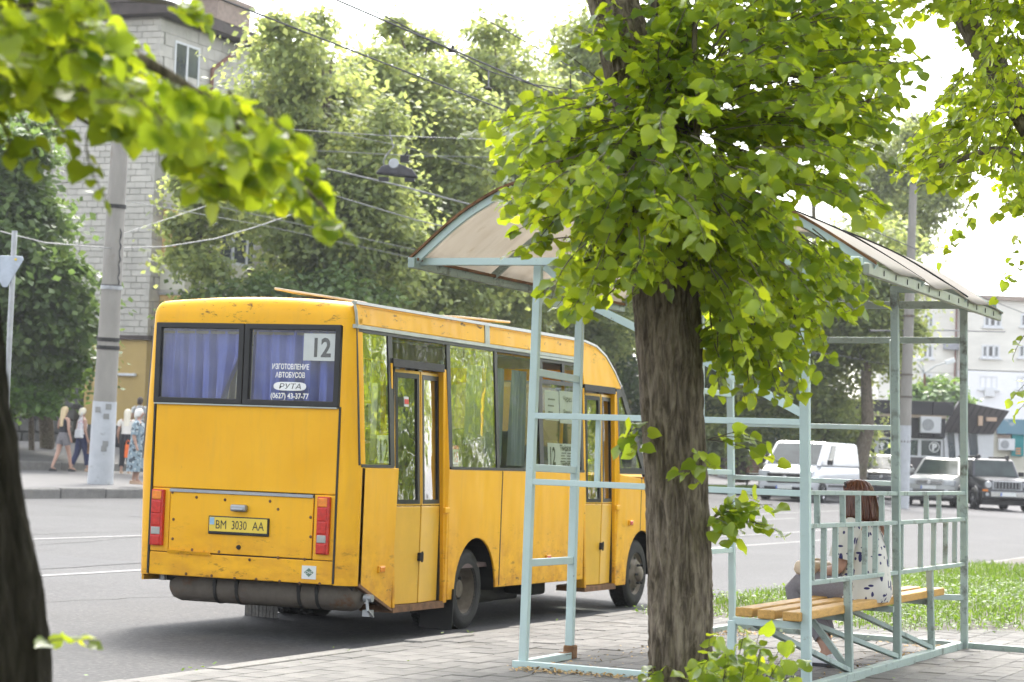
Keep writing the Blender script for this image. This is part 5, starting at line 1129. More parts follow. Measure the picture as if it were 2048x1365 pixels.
class Foliage:
    def __init__(s, parent, size, spread=1.0, rnd=None): s.p = parent; s.L = []; s.tw = MB(); s.st = MB(); s.size = size; s.spread = spread; s.r = rnd or random.Random(3)
    def leaf(s, at_, out, hang=0.5, size=None):
        r = s.r; out = Vector(out); out.normalize()
        sz = (size or s.size) * r.choice((1, 1, .85, .7, .55)) * r.uniform(.85, 1.15)
        d = Vector((out.x + r.gauss(0, .45), out.y + r.gauss(0, .45), -hang * .8 + r.gauss(0, .45) + out.z * .3)); d.normalize()
        n = Vector((out.x * .4 + r.gauss(0, .42) + .10, out.y * .4 + r.gauss(0, .42) - .22, .75 + r.gauss(0, .3)))
        pl = sz * r.uniform(.35, .6); b = at_ + (out * .6 + V(0, 0, -.35 + r.gauss(0, .2))).normalized() * pl
        s.st.tube([at_, lerp(at_, b, .5) + V(0, 0, .006), b], .0011, 3, cap=False); s.L.append((leaf_frame(b, d, n, sz), sz, r.randrange(5)))
    def twig(s, a, b, n, sag=.12, r0=.004, hang=.5, start=.2, size=None):
        a, b = Vector(a), Vector(b); m = lerp(a, b, .5) + V(s.r.gauss(0, .03), s.r.gauss(0, .03), sag * (b - a).length); pts = [a.lerp(m, t).lerp(m.lerp(b, t), t) for t in [i / 8 for i in range(9)]]
        s.tw.tube(pts, [lerp(r0, .0012, i / 8) for i in range(9)], 5)
        ax = (b - a).normalized(); sd = ax.cross(V(0, 0, 1)); sd = sd.normalized() if sd.length > .05 else V(1, 0, 0)
        for i in range(n):
            t = lerp(start, 1, (i + s.r.random() * .6) / n); t = min(t, 1); q = a.lerp(m, t).lerp(m.lerp(b, t), t)
            o = sd * (1 if i % 2 else -1) + ax * .7 + V(s.r.gauss(0, .3), s.r.gauss(0, .3), s.r.gauss(0, .2)) if i < n - 1 else ax
            s.leaf(q, o, hang, size)
    def finish(s, keep=300):
        inv = world_of(s.p).inverted(); sc_ = []
        for m, sz, k in s.L:
            p = proj(m.translation); vis = -60 < p[0] < 2110 and -60 < p[1] < 1425 and p[2] > .5; sc_.append(sz / p[2] if vis else 0)
        od = sorted(range(len(s.L)), key=lambda i: -sc_[i]); big = set(od[:keep])
        for i in od[:keep]:
            m, sz, k = s.L[i]; o = bpy.data.objects.new('leaf', LEAF_ME[k]); COL.objects.link(o); o.parent = s.p; o.matrix_local = inv @ m
        Vs, Fs, b = [], [], 0
        for i, (m, sz, k) in enumerate(s.L):
            if i in big: continue
            v_, f_ = LEAF[k]; mm = np.array(inv @ m); Vs.append(v_ @ mm[:3, :3].T + mm[:3, 3]); Fs.append(f_ + b); b += len(v_)
        if Vs:
            me = np_mesh('foliage', np.concatenate(Vs), np.concatenate(Fs)); me.polygons.foreach_set('use_smooth', [True] * len(me.polygons)); link('foliage', me, s.p, M['leaf'], kind='stuff')
        if s.tw.v: s.tw.build('twigs', M['twig'], s.p, kind='stuff', recalc=False)
        if s.st.v: s.st.build('leaf_stalks', M['stem'], s.p, kind='stuff', recalc=False)
        print(s.p.name, 'leaves', len(s.L))
def inside(poly, x, y):
    c = False; n = len(poly)
    for i in range(n):
        (x1, y1), (x2, y2) = poly[i], poly[i - 1]
        if (y1 > y) != (y2 > y) and x < (x2 - x1) * (y - y1) / (y2 - y1) + x1: c = not c
    return c

# --- the lime tree in front of the shelter
MD = 10.5
lime = thing('lime_tree', 'lime tree with furrowed bark and leafy side shoots standing in front of the shelter', 'tree', (-3.376, 10.32, 0))
trunk_pts = [(-3.37, 10.40, -.1), at(1363, 1365, MD), at(1360, 1150, MD), at(1352, 950, MD), at(1342, 780, MD), at(1335, 640, MD), at(1325, 500, MD), at(1305, 380, MD), at(1282, 240, MD), at(1255, 110, MD), at(1215, -40, MD + .1), at(1150, -300, MD + .2)]
bark_trunk('trunk', trunk_pts, [.16, .141, .138, .137, .139, .143, .15, .155, .13, .115, .105, .09], lime, seed=2)
bark_trunk('limb', [at(1325, 430, MD + .02), at(1345, 300, MD + .05), at(1352, 180, MD + .1), at(1345, 60, MD + .1), at(1330, -80, MD + .1)], [.10, .105, .095, .085, .08], lime, nu=60, seed=8)
bark_trunk('limb', [at(1350, 400, MD - .05), at(1385, 330, MD - .22), at(1395, 220, MD - .3), at(1388, 90, MD - .3), at(1400, -60, MD - .3)], [.022, .018, .014, .012, .01], lime, nu=20, dz=.05, amp=.002, seed=5)
bark_trunk('limb', [at(1365, 430, MD + .05), at(1500, 360, MD + .0), at(1620, 290, MD - .1), at(1740, 200, MD - .1)], [.03, .022, .016, .008], lime, nu=20, dz=.05, amp=.002, seed=6)
bark_trunk('limb', [at(1300, 420, MD), at(1200, 380, MD - .1), at(1110, 330, MD), at(1040, 290, MD)], [.022, .015, .010, .005], lime, nu=16, dz=.05, amp=.002, seed=7)
CROWN = [(1160, 70), (1230, -20), (1290, -60), (1700, -60), (1760, -60), (1800, 40), (1850, 120), (1858, 190), (1790, 250), (1750, 330), (1780, 420), (1745, 560), (1690, 600), (1640, 720), (1590, 790), (1530, 760), (1475, 740), (1420, 650), (1380, 590), (1280, 570), (1210, 600), (1130, 645), (1090, 610), (1130, 560), (1115, 500), (1030, 500), (1010, 440), (1000, 350), (950, 270), (1040, 200), (1130, 190), (1190, 180)]
rn = random.Random(11); fo = Foliage(lime, .064, rnd=rn)
ROOF = [(1560, 410), (1660, 415), (1900, 500), (1900, 580), (1690, 540), (1620, 520)]
cnt = 0
while cnt < 690:
    x, y = rn.uniform(930, 1870), rn.uniform(-70, 800)
    if not inside(CROWN, x, y) or inside(ROOF, x, y): continue
    if x < 1300 and y < 200 and rn.random() < .55: continue
    d = MD + rn.gauss(-.05, .75) - (.25 if 1200 < x < 1420 and y > 60 else 0)
    if 1190 < x < 1380 and y < 260: d = MD + rn.choice((-.35, .4)) + rn.gauss(0, .12)
    end = at(x, y, d)
    src = at(lerp(1325, x, .35) + rn.uniform(-40, 40), lerp(320, y, .45) - rn.uniform(20, 120), lerp(MD, d, .6))
    st = end + (src - end).normalized() * rn.uniform(.28, .5)
    hang = .55 if y > 250 else .3
    fo.twig(st, end, rn.randint(12, 17), sag=rn.uniform(.05, .18), hang=hang); cnt += 1
# long sprays that break the outline
for (x0, y0, x1, y1, n, dd) in ((1150, 230, 925, 268, 9, 0), (1130, 300, 985, 240, 9, -.1), (1180, 330, 990, 355, 9, -.2), (1190, 420, 1015, 470, 10, -.2), (1200, 480, 1020, 505, 9, -.3), (1260, 500, 1130, 640, 13, -.35), (1290, 530, 1175, 640, 12, -.35), (1330, 520, 1250, 600, 10, -.4), (1240, 200, 1120, 100, 9, .1), (1240, 120, 1170, 60, 8, .1), (1700, 150, 1875, 150, 9, -.2), (1650, 240, 1800, 190, 9, 0), (1650, 330, 1790, 330, 9, 0), (1650, 380, 1770, 415, 8, -.1), (1600, 530, 1765, 610, 11, -.3), (1560, 560, 1660, 720, 13, -.2), (1500, 560, 1600, 790, 13, -.2), (1440, 560, 1510, 770, 12, -.2), (1470, 480, 1560, 640, 12, -.3), (1400, 500, 1440, 640, 10, -.35), (1560, 330, 1690, 380, 10, -.3), (1480, 300, 1560, 420, 10, -.4), (1420, 350, 1480, 520, 11, -.4), (1350, 330, 1250, 420, 11, -.45), (1370, 400, 1330, 540, 11, -.45), (1300, 300, 1180, 300, 11, -.4), (1420, 620, 1450, 760, 12, -.2), (1450, 640, 1490, 800, 12, -.15), (1500, 650, 1550, 800, 12, -.2), (1540, 640, 1610, 780, 11, -.2), (1440, 580, 1480, 720, 12, .1), (1480, 600, 1540, 740, 12, .15), (1520, 600, 1590, 720, 12, .1), (1560, 560, 1640, 680, 12, 0), (1600, 560, 1700, 640, 11, -.1), (1420, 680, 1440, 790, 8, .1), (1460, 600, 1470, 740, 12, -.3), (1500, 590, 1520, 720, 12, -.3), (1540, 580, 1580, 700, 12, -.3), (1580, 600, 1630, 740, 11, -.2), (1480, 680, 1500, 780, 10, -.25), (1530, 680, 1560, 790, 10, -.25), (1440, 640, 1440, 740, 10, -.3), (1600, 520, 1680, 600, 11, -.25), (1620, 540, 1720, 620, 11, -.2), (1130, 420, 1060, 500, 11, -.2), (1150, 380, 1030, 420, 11, -.2), (1140, 270, 1010, 310, 11, -.1), (1160, 200, 1030, 220, 10, 0), (1200, 560, 1140, 620, 11, -.3), (1180, 520, 1080, 590, 11, -.3)):
    fo.twig(at(x0, y0, MD + dd * .5), at(x1, y1, MD + dd), int(n * 1.4), sag=.16, r0=.005, hang=.55, start=.12)
# shoots on the bare trunk and round its foot
def shoot(px, py, k, spread, up=1.0, size=.08, n=6, d0=MD - .14, down=.1):
    o = at(px, py, d0)
    for i in range(k):
        a = rn.uniform(0, 2 * math.pi); e = at(px + math.cos(a) * spread * rn.uniform(.3, 1), py - up * spread * rn.uniform(.1, .8) + down * abs(math.sin(a)) * spread, d0 - rn.uniform(.0, .35)); fo.twig(o, e, n, sag=.1, r0=.003, hang=.35, start=.3, size=size)
for px0, py0, sprays in ((1420, 1040, ((1560, 1065, 8), (1545, 1010, 7), (1490, 985, 8), (1470, 1075, 7), (1440, 1010, 6), (1520, 1050, 8), (1500, 1020, 8), (1455, 1050, 7))), (1415, 880, ((1540, 890, 6), (1495, 860, 5), (1560, 925, 5))), (1385, 925, ((1400, 905, 4), (1350, 960, 3), (1420, 930, 4), (1395, 970, 3))), (1292, 850, ((1245, 890, 5), (1270, 845, 4), (1262, 905, 4))), (1350, 1365, ((1310, 1330, 4), (1290, 1350, 3)))):
    for x, y, n in sprays: fo.twig(at(px0, py0, MD - .12), at(x, y, MD - rn.uniform(.1, .45)), int(n * 1.3), sag=.12, r0=.003, hang=.4, start=.3, size=.072)
for i in range(56):
    x = rn.uniform(1370, 1610); top = lerp(1245, 1290, abs(x - 1470) / 140); y = rn.uniform(top, 1420); d = MD - rn.uniform(.1, .9)
    fo.twig(at(lerp(1430, x, .5), min(1560, y + 190), lerp(MD, d, .5)), at(x, y, d), rn.randint(8, 12), sag=.05, r0=.004, hang=.2, start=.35, size=.068)
fo.finish(300)

# --- the leaning trunk close to the camera and its bough across the top
LD = 5.6
near = thing('lime_tree', 'dark leaning tree trunk close to the camera with a leafy bough above the bus', 'tree', (onz(-60, 1365, 0).x * .42, 4.9, 0))
tp = []
for px, py, rp_ in ((-48, 1700, 152), (-52, 1365, 147), (-62, 1230, 145), (-95, 1050, 143), (-128, 800, 140), (-155, 600, 140), (-180, 400, 140), (-200, 150, 135), (-210, -200, 130)): tp.append((at(px, py, LD), rp_ / FPX * LD))
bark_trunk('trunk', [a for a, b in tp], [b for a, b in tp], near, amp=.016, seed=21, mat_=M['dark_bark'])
bark_trunk('limb', [at(-190, 60, LD), at(-60, -40, LD - .1), at(80, 10, LD - .15), at(230, 90, LD - .2), at(400, 190, LD - .2), at(560, 330, LD - .2), at(660, 430, LD - .2)], [.05, .035, .022, .015, .010, .006, .003], near, nu=18, dz=.04, amp=.002, seed=4)
bark_trunk('limb', [at(-190, 200, LD), at(-60, 160, LD + .2), at(60, 180, LD + .3), at(180, 250, LD + .3)], [.03, .018, .010, .004], near, nu=14, dz=.04, amp=.002, seed=3)
rn2 = random.Random(5); f2 = Foliage(near, .052, rnd=rn2)
BOUGH = [(-60, -60), (190, -60), (215, 40), (255, 100), (305, 160), (400, 200), (510, 222), (590, 268), (630, 330), (645, 410), (580, 395), (500, 390), (430, 375), (370, 325), (310, 275), (240, 240), (150, 220), (60, 220), (-60, 245)]
cnt = 0
while cnt < 300:
    x, y = rn2.uniform(-60, 670), rn2.uniform(-60, 440)
    if not inside(BOUGH, x, y): continue
    d = LD + rn2.gauss(0, .5); e = at(x, y, d); s_ = at(x - rn2.uniform(20, 90), y - rn2.uniform(5, 60), d + rn2.gauss(0, .08))
    f2.twig(s_, e, rn2.randint(8, 12), sag=.08, r0=.003, hang=.55, start=.15); cnt += 1
for (x0, y0, x1, y1, n) in ((560, 330, 660, 445, 6), (640, 400, 690, 470, 3), (520, 300, 600, 400, 7), (180, 250, 215, 400, 4), (40, 230, 75, 350, 4), (-30, 220, 10, 310, 4), (260, 0, 400, 20, 4), (330, -60, 420, 45, 4), (470, -120, 580, -12, 3), (100, 220, 140, 280, 5), (200, 200, 260, 260, 5), (420, 250, 420, 390, 6), (330, 220, 360, 330, 6)):
    f2.twig(at(x0, y0, LD - .15), at(x1, y1, LD - .2), int(n * 1.5), sag=.05, r0=.003, hang=.6, start=.3)
f2.twig(at(85, 1290, LD - .05), at(195, 1282, LD - .25), 6, sag=.04, r0=.003, hang=.25, start=.2, size=.05)
f2.finish(300)

# --- the crown that hangs in from beyond the frame
UD = 13.0
upper = thing('lime_tree', 'small-leaved crown hanging in front of the pale sky above the shelter roof', 'tree', (at(2330, 900, UD).x, at(2330, 900, UD).y, 0))
bark_trunk('trunk', [V(upper.location.x, upper.location.y, -.1), at(2320, 1000, UD), at(2280, 700, UD), at(2180, 450, UD), at(2055, 240, UD), at(1985, 130, UD), at(1925, 20, UD), at(1880, -120, UD)], [.20, .18, .16, .12, .082, .07, .06, .05], upper, nu=60, dz=.04, amp=.008, seed=31)
bark_trunk('limb', [at(2120, 350, UD), at(2000, 300, UD - .2), at(1890, 330, UD - .3), at(1790, 345, UD - .3)], [.03, .02, .012, .004], upper, nu=14, dz=.06, amp=.002, seed=33)
rn3 = random.Random(9); f3 = Foliage(upper, .055, rnd=rn3)
UP = [(1725, -60), (2110, -60), (2110, 470), (2010, 420), (1960, 330), (1900, 390), (1830, 370), (1770, 350), (1790, 310), (1850, 240), (1870, 180), (1960, 170), (1900, 60), (1800, 40)]
cnt = 0
while cnt < 400:
    x, y = rn3.uniform(1725, 2110), rn3.uniform(-60, 470)
    if not inside(UP, x, y): continue
    d = UD + rn3.gauss(0, .7); e = at(x, y, d); s_ = at(lerp(x, 2040, .3) + rn3.uniform(-20, 20), y - rn3.uniform(10, 70), d + rn3.gauss(0, .1))
    f3.twig(s_, e, rn3.randint(7, 11), sag=.1, r0=.003, hang=.6, start=.12); cnt += 1
for (x0, y0, x1, y1, n) in ((1985, 330, 1880, 530, 12), (1960, 400, 1895, 500, 8), (2048, 380, 1990, 430, 8), (2060, 420, 2010, 560, 9), (2070, 480, 1990, 600, 8), (2080, 640, 2025, 720, 5), (2090, 720, 2020, 800, 7), (2100, 760, 2030, 830, 7)):
    f3.twig(at(x0, y0, UD - .2), at(x1, y1, UD - .3), n, sag=.06, r0=.003, hang=.7, start=.25)
f3.finish(300)

# the crowns overhead, above the picture
def overhead(t, c, rs, n, seed):
    g = random.Random(seed); bl = []
    for i in range(n):
        a = g.uniform(0, 6.28); r_ = g.uniform(.2, 1) * rs; bl.append((c[0] + r_ * math.cos(a), c[1] + r_ * math.sin(a), c[2] + g.uniform(-.5, 2.2), g.uniform(.7, 1.1)))
    leaf_cloud('crown', bl, t, M['leaf'], 1.0, .07, flat=.8, seed=seed, clump=.3)
overhead(near, (-3.3, 3.6, 4.3), 2.2, 16, 41); overhead(lime, (-3.4, 9.6, 5.5), 2.2, 7, 42); overhead(upper, (at(1900, -200, UD).x, at(1900, -200, UD).y, 5.7), 2.2, 22, 43)

# ================================================================== far trees
def far_tree(label, base, px_blobs, d, m, trunk=None, per=1.0, leaf=.105, seed=0, tr=.22, group='trees across the street', name='tree', cat='tree', clump=.45, dd=2.0):
    b = Vector(base); t = thing(name, label, cat, b, 0, group); g = random.Random(seed)
    bl = []
    for px, py, pr in px_blobs:
        q = at(px, py, d + g.uniform(-dd, dd)); bl.append((q.x, q.y, q.z, pr / FPX * d))
        if pr > 40:                                           # side sprays that roughen the outline
            for _ in range(2):
                a_ = g.uniform(0, 6.28); e_ = at(px + math.cos(a_) * pr * g.uniform(.8, 1.25), py + math.sin(a_) * pr * g.uniform(.8, 1.2), d + g.uniform(-dd, dd)); bl.append((e_.x, e_.y, e_.z, pr / FPX * d * g.uniform(.25, .45)))
    leaf_cloud('crown', bl, t, m, per, leaf, seed=seed, clump=clump, kk=56, flat=.65)
    mb = MB(); zs = max(q[2] for q in bl)
    if trunk: pts = [at(px, py, d) for px, py in trunk]; pts[0].z = min(pts[0].z, b.z + .0)
    else:
        cx = sum(q[0] for q in bl) / len(bl); cy = sum(q[1] for q in bl) / len(bl)
        pts = [b + V(0, 0, -.1), lerp(b, V(cx, cy, zs), .35), V(lerp(b.x, cx, .8), lerp(b.y, cy, .8), lerp(b.z, zs, .65)), V(cx, cy, zs * .92)]
    mb.tube(pts, [lerp(tr, tr * .25, i / (len(pts) - 1)) for i in range(len(pts))], 10); mb.build('trunk', M['bark'], t, smooth=True)
    lb = MB(); j = max(1, len(pts) // 2)
    for i, q in enumerate(bl[:9]):
        a = lerp(pts[j], pts[-1], g.uniform(0, .6)); e = V(*q[:3]); lb.tube([a, lerp(a, e, .5) + V(0, 0, .2), e + V(0, 0, q[3] * .4)], [tr * .32, tr * .2, .02], 6)
    lb.build('limbs', M['bark'], t, smooth=True, recalc=False)
    return t
FB = lambda x, y: V(x, y, 1.3)
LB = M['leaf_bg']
far_tree('tall pale green tree beside the white apartment house, behind the bus roof', FB(-33.5, 63.5), [(590, 95, 75), (540, 190, 70), (650, 170, 70), (600, 270, 95), (690, 260, 70), (565, 300, 55), (640, 380, 95), (720, 360, 70), (590, 450, 60), (690, 470, 85), (600, 545, 80), (760, 540, 70), (740, 300, 60), (745, 430, 80), (770, 230, 40)], 64.5, LB, seed=1)
far_tree('tall feathery tree whose top stands clear against the sky above the hanging street lamp', FB(-33, 70), [(815, 95, 52), (765, 120, 40), (860, 150, 50), (800, 200, 70), (720, 230, 50), (880, 240, 70), (790, 310, 90), (880, 350, 80), (840, 450, 100), (770, 500, 75), (900, 540, 90), (820, 590, 70), (930, 320, 65), (945, 440, 80), (700, 300, 60), (680, 190, 40), (925, 200, 40)], 71, LB, seed=2)
far_tree('tall tree with a pointed crown just short of the shelter roof', FB(-33, 78), [(985, 60, 38), (965, 130, 55), (1030, 140, 60), (940, 220, 70), (1080, 190, 50), (1010, 240, 85), (1090, 280, 70), (960, 340, 90), (1050, 380, 95), (1000, 480, 100), (930, 570, 80), (1090, 500, 70), (1040, 590, 80), (890, 300, 55), (900, 420, 80), (1140, 360, 70), (1130, 240, 45), (905, 180, 34)], 79, LB, seed=3)
far_tree('pale tree rising behind the lime trunk', FB(-32, 88), [(1180, 40, 60), (1150, 110, 50), (1220, 120, 70), (1170, 240, 80), (1230, 330, 95), (1150, 380, 80), (1210, 480, 95), (1130, 560, 80), (1190, 620, 80)], 88, LB, seed=4)
far_tree('loose pale tree filling the gap between the two tall trees over the bus', FB(-36, 70), [(700, 260, 80), (730, 340, 80), (690, 420, 80), (740, 470, 80), (710, 180, 45), (640, 520, 70)], 74, LB, seed=21)
far_tree('loose pale tree behind the hanging street lamp', FB(-36, 80), [(910, 260, 75), (930, 350, 85), (880, 430, 80), (940, 470, 80), (915, 190, 45), (870, 560, 80)], 84, LB, seed=22)
far_tree('loose pale tree behind the shelter roof corner', FB(-35, 90), [(1110, 230, 65), (1120, 320, 80), (1090, 420, 80), (1140, 470, 80), (1060, 560, 80), (1130, 160, 40)], 92, LB, seed=23)
far_tree('dark green tree seen over the bus front between trunk and shelter post', FB(-31, 96), [(1240, 640, 75), (1210, 720, 60), (1270, 760, 60), (1160, 690, 70), (1240, 830, 60), (1290, 560, 90), (1360, 470, 110), (1450, 620, 90)], 96, M['leaf_dark'], seed=5)
far_tree('bushy tree low in front of the apartment balconies', FB(-35, 60), [(375, 370, 36), (400, 440, 44), (365, 490, 36), (420, 520, 36), (440, 400, 40)], 62, LB, seed=6, tr=.12)
far_tree('dark shrub right behind the yellow bus roof', FB(-33, 60.5), [(440, 600, 60), (520, 590, 60), (600, 610, 60), (500, 640, 60), (700, 600, 70)], 63, M['leaf_dark'], seed=7, tr=.1)
far_tree('big dark chestnut tree hiding the end of the brick house', FB(-38, 57), [(10, 300, 65), (40, 380, 55), (0, 420, 85), (60, 470, 60), (110, 575, 50), (40, 540, 75), (140, 630, 42), (80, 640, 70), (10, 610, 80), (-60, 500, 100), (15, 240, 50)], 62, M['leaf_dark'], seed=8, leaf=.13)
far_tree('round bright green bush overhanging the stone wall', V(-37.5, 55.5, 1.05), [(60, 650, 62), (20, 700, 72), (110, 690, 58), (70, 735, 62), (140, 720, 40), (40, 770, 40), (100, 755, 40), (-10, 760, 60), (-40, 690, 80)], 63.5, M['leaf_bush'], seed=9, leaf=.10, tr=.09, clump=.3, name='bush', cat='bush', group=None, per=1.6)
far_tree('street tree with a straight grey trunk behind the white van', at(1640, 960, 88), [(1630, 560, 90), (1690, 600, 75), (1560, 620, 80), (1650, 690, 80), (1600, 780, 70), (1560, 700, 60), (1660, 800, 60), (1650, 870, 52), (1690, 840, 42), (1500, 760, 60), (1480, 850, 55)], 89, LB, trunk=[(1650, 975), (1650, 850), (1642, 700), (1630, 500), (1625, 350)], seed=10, tr=.26)
far_tree('pale leaning tree trunk beside the white van in front of the dark kiosk', at(1716, 965, 86), [(1760, 560, 80), (1720, 620, 75), (1790, 640, 45), (1750, 690, 55), (1700, 690, 45), (1740, 480, 80)], 87, LB, trunk=[(1712, 972), (1722, 905), (1736, 860), (1732, 760), (1735, 650), (1748, 480)], seed=11, tr=.36)
far_tree('dark tree trunk between the shelter posts on the grass strip', at(1490, 955, 92), [(1480, 700, 70), (1520, 800, 60), (1450, 820, 50), (1550, 860, 45), (1440, 740, 55)], 93, M['leaf_dark'], trunk=[(1483, 965), (1482, 900), (1480, 800), (1478, 690)], seed=12, tr=.34)
far_tree('thin dark tree trunk close beside the shelter end post', at(1447, 945, 98), [(1440, 660, 60), (1410, 760, 55), (1400, 830, 40)], 98, M['leaf_dark'], trunk=[(1447, 950), (1446, 860), (1442, 700)], seed=13, tr=.2)
far_tree('tree crown hanging over the concrete pole and kiosk roof', at(1800, 960, 110), [(1830, 420, 55), (1780, 380, 65), (1880, 400, 38), (1840, 350, 60), (1800, 460, 45), (1760, 300, 80), (1860, 300, 60)], 110, LB, seed=14, tr=.2)
far_tree('light green shrub in front of the pale apartment block', at(1868, 830, 150), [(1850, 795, 28), (1890, 790, 26), (1870, 775, 22), (1830, 790, 24), (1910, 800, 18)], 150, M['leaf_bush'], seed=15, tr=.12, name='bush', cat='bush', group=None, leaf=.22)
for i, (x, y) in enumerate(((1.2, 23.5), (2.2, 28.0), (1.8, 33.0), (2.6, 38.5), (2.0, 45.0), (3.0, 53.0))):
    t = thing('lime_tree', 'low-branched lime on the near pavement mirrored in the bus windows', 'tree', (x, y, 0), 0, 'pavement trees mirrored in the bus glass')
    leaf_cloud('crown', [(x + dx, y + dy, z, r) for dx, dy, z, r in ((0, 0, 3.4, 1.3), (-.9, .9, 4.4, 1.4), (.8, -.9, 4.6, 1.4), (0, .3, 5.9, 1.5), (-.3, -1.2, 2.4, 1.1), (.2, 1.5, 2.2, 1.1), (.4, 2.6, 3.4, 1.2), (0, -2.4, 3.6, 1.2), (-.2, 2.4, 1.2, .7))], t, M['leaf'], .9, .09, seed=30 + i, clump=.3)
    MB().tube([(x, y, -.1), (x + .05, y, 2), (x, y, 5)], [.17, .14, .05], 10).build('trunk', M['bark'], t, smooth=True)

# ================================================================== across the street: apartment house with balconies
M['white_brick'] = mat('white_brick', (0.45, 0.43, 0.38), 0.85, var=0.12, scale=2, bump=0.2, bscale=20, stain=(0.38, 0.35, 0.30), stain_amt=0.15, stain_scale=.5)
vary_by_object(M['white_brick'], 0.10)
M['mortar'] = mat('mortar', (0.39, 0.37, 0.325), 0.95, var=0.15)
M['cream_wall'] = mat('cream_render', (0.52, 0.50, 0.41), 0.85, var=0.1, scale=1, stain=(0.42, 0.38, 0.30), stain_amt=0.2, stain_scale=.8)
M['yellow_wall'] = mat('yellow_render', (0.42, 0.30, 0.11), 0.85, var=0.08, scale=1)
M['grey_wall'] = mat('grey_render', (0.075, 0.075, 0.07), 0.92, var=0.3, scale=1.2, bump=.2, bscale=12)
M['stone'] = mat('wall_stone', (0.085, 0.082, 0.073), 0.95, var=0.3, scale=4, bump=0.4, bscale=15); vary_by_object(M['stone'], .25)
M['far_glass'] = mat('window_glass', (0.05, 0.06, 0.07), 0.1, var=0.4, scale=.8, spec=1.0)
M['pvc'] = mat('white_frame', (0.58, 0.59, 0.60), 0.5, var=0.04)
M['osb'] = mat('chipboard', (0.52, 0.33, 0.13), 0.8, var=0.35, scale=14)
M['roof_dark'] = mat('roof_edge', (0.055, 0.042, 0.037), 0.8, var=0.3, scale=3)
M['brown_pipe'] = mat('brown_pipe', (0.17, 0.075, 0.05), 0.6, var=0.2)
M['chimney'] = mat('chimney_brick', (0.27, 0.21, 0.17), 0.9, var=0.2, scale=6)
hs_ = thing('apartment_house', 'white brick apartment house with glazed balconies and a yellow ground floor behind the utility pole', 'building', (-46, 66, 1.3))
HX, HY = -40.0, 65.4
ZT = 15.55
MB().span((-58, HY + .14, 1.0), (HX - .14, 112, ZT)).build('wall_core', M['mortar'], hs_)
# brick courses on the end wall and the corner strip of the front: blocks with open joints
bm_ = MB(); z = 4.75; r_ = 0
while z < ZT - .35:
    x = -57.9 + (r_ % 2) * .2
    while x < HX - .02:
        x1 = min(x + .385, HX); bm_.span((x, HY + random.uniform(-.012, .012), z), (x1, HY + .2, z + .188)); x += .40
    z += .205; r_ += 1
bm_.build('brick', M['white_brick'], hs_, kind='stuff', recalc=False)
bm_ = MB(); z = 1.2; r_ = 0
while z < ZT - .35:
    y = HY + .01 + (r_ % 2) * .3
    while y < 84:
        bm_.span((HX - .2, y, z), (HX + random.uniform(-.012, .012), min(y + .785, 84), z + .385)); y += .80
    z += .40; r_ += 1
bm_.build('brick', M['white_brick'], hs_, kind='stuff', recalc=False)
MB().span((HX - .14, 84, 1.2), (HX, 112, ZT - .3)).build('wall', M['white_brick'], hs_)
MB().span((-58.5, HY - .45, ZT - .25), (HX + .5, 112.4, ZT - .02)).span((-58.5, HY - .35, ZT - .02), (HX + .38, 112.4, ZT + .16)).build('eave', M['roof_dark'], hs_)
MB().loft([[(HX + .4, y, ZT + .16), (-49, y, ZT + 1.6), (-58.5, y, ZT + .16)] for y in (HY - .4, 112)]).build('roof', M['roof_dark'], hs_)
c_ = MB(); c_.span((-41.6, 70.0, ZT), (-40.6, 72.3, ZT + 1.25)).span((-41.7, 69.9, ZT + 1.25), (-40.5, 72.4, ZT + 1.4)); c_.build('chimney', M['chimney'], hs_)
MB().tube([(HX + .45, 70.1, ZT - .2), (HX + .40, 69.6, ZT - .75), (HX + .12, 68.6, ZT - 1.5), (HX + .1, 68.6, ZT - 2.6), (HX + .1, 68.6, 2)], .075, 8).build('downpipe', M['brown_pipe'], hs_)
MB().span((HX + .08, 65.4, 1.2), (HX - 2.2, 112, 4.72)).build('yellow_base', M['yellow_wall'], hs_) if False else MB().span((-42.15, 65.2, 1.6), (HX + .12, 112, 4.72)).build('yellow_base', M['yellow_wall'], hs_)
MB().span((-42.2, 65.15, 1.0), (HX + .17, 112, 1.95)).build('plinth', M['grey_wall'], hs_)
MB().span((-42.25, 65.08, 4.72), (HX + .24, 112, 4.86)).build('ledge', M['roof_dark'], hs_)
MB().span((-41.0, 65.1, 3.55), (-40.2, 65.19, 3.63)).build('bracket_lamp', M['pvc'], hs_)
def house_window(y0, y1, z0, z1, n=2, x=HX, parent=hs_, m=None):
    f = MB(); f.frame([(x + .03, y0, z0), (x + .03, y1, z0), (x + .03, y1, z1), (x + .03, y0, z1)], [(x + .03, y0 + .08, z0 + .08), (x + .03, y1 - .08, z0 + .08), (x + .03, y1 - .08, z1 - .08), (x + .03, y0 + .08, z1 - .08)], (-.1, 0, 0))
    for i in range(1, n): yy = lerp(y0, y1, i / n); f.span((x - .05, yy - .05, z0 + .05), (x + .035, yy + .05, z1 - .05))
    w_ = f.build('window', M['pvc'], parent)
    for i in range(n): MB().span((x + .004, lerp(y0, y1, i / n) + .06, z0 + .07), (x + .010, lerp(y0, y1, (i + 1) / n) - .06, z1 - .07)).build('pane', m or M['far_glass'], w_)
    return w_
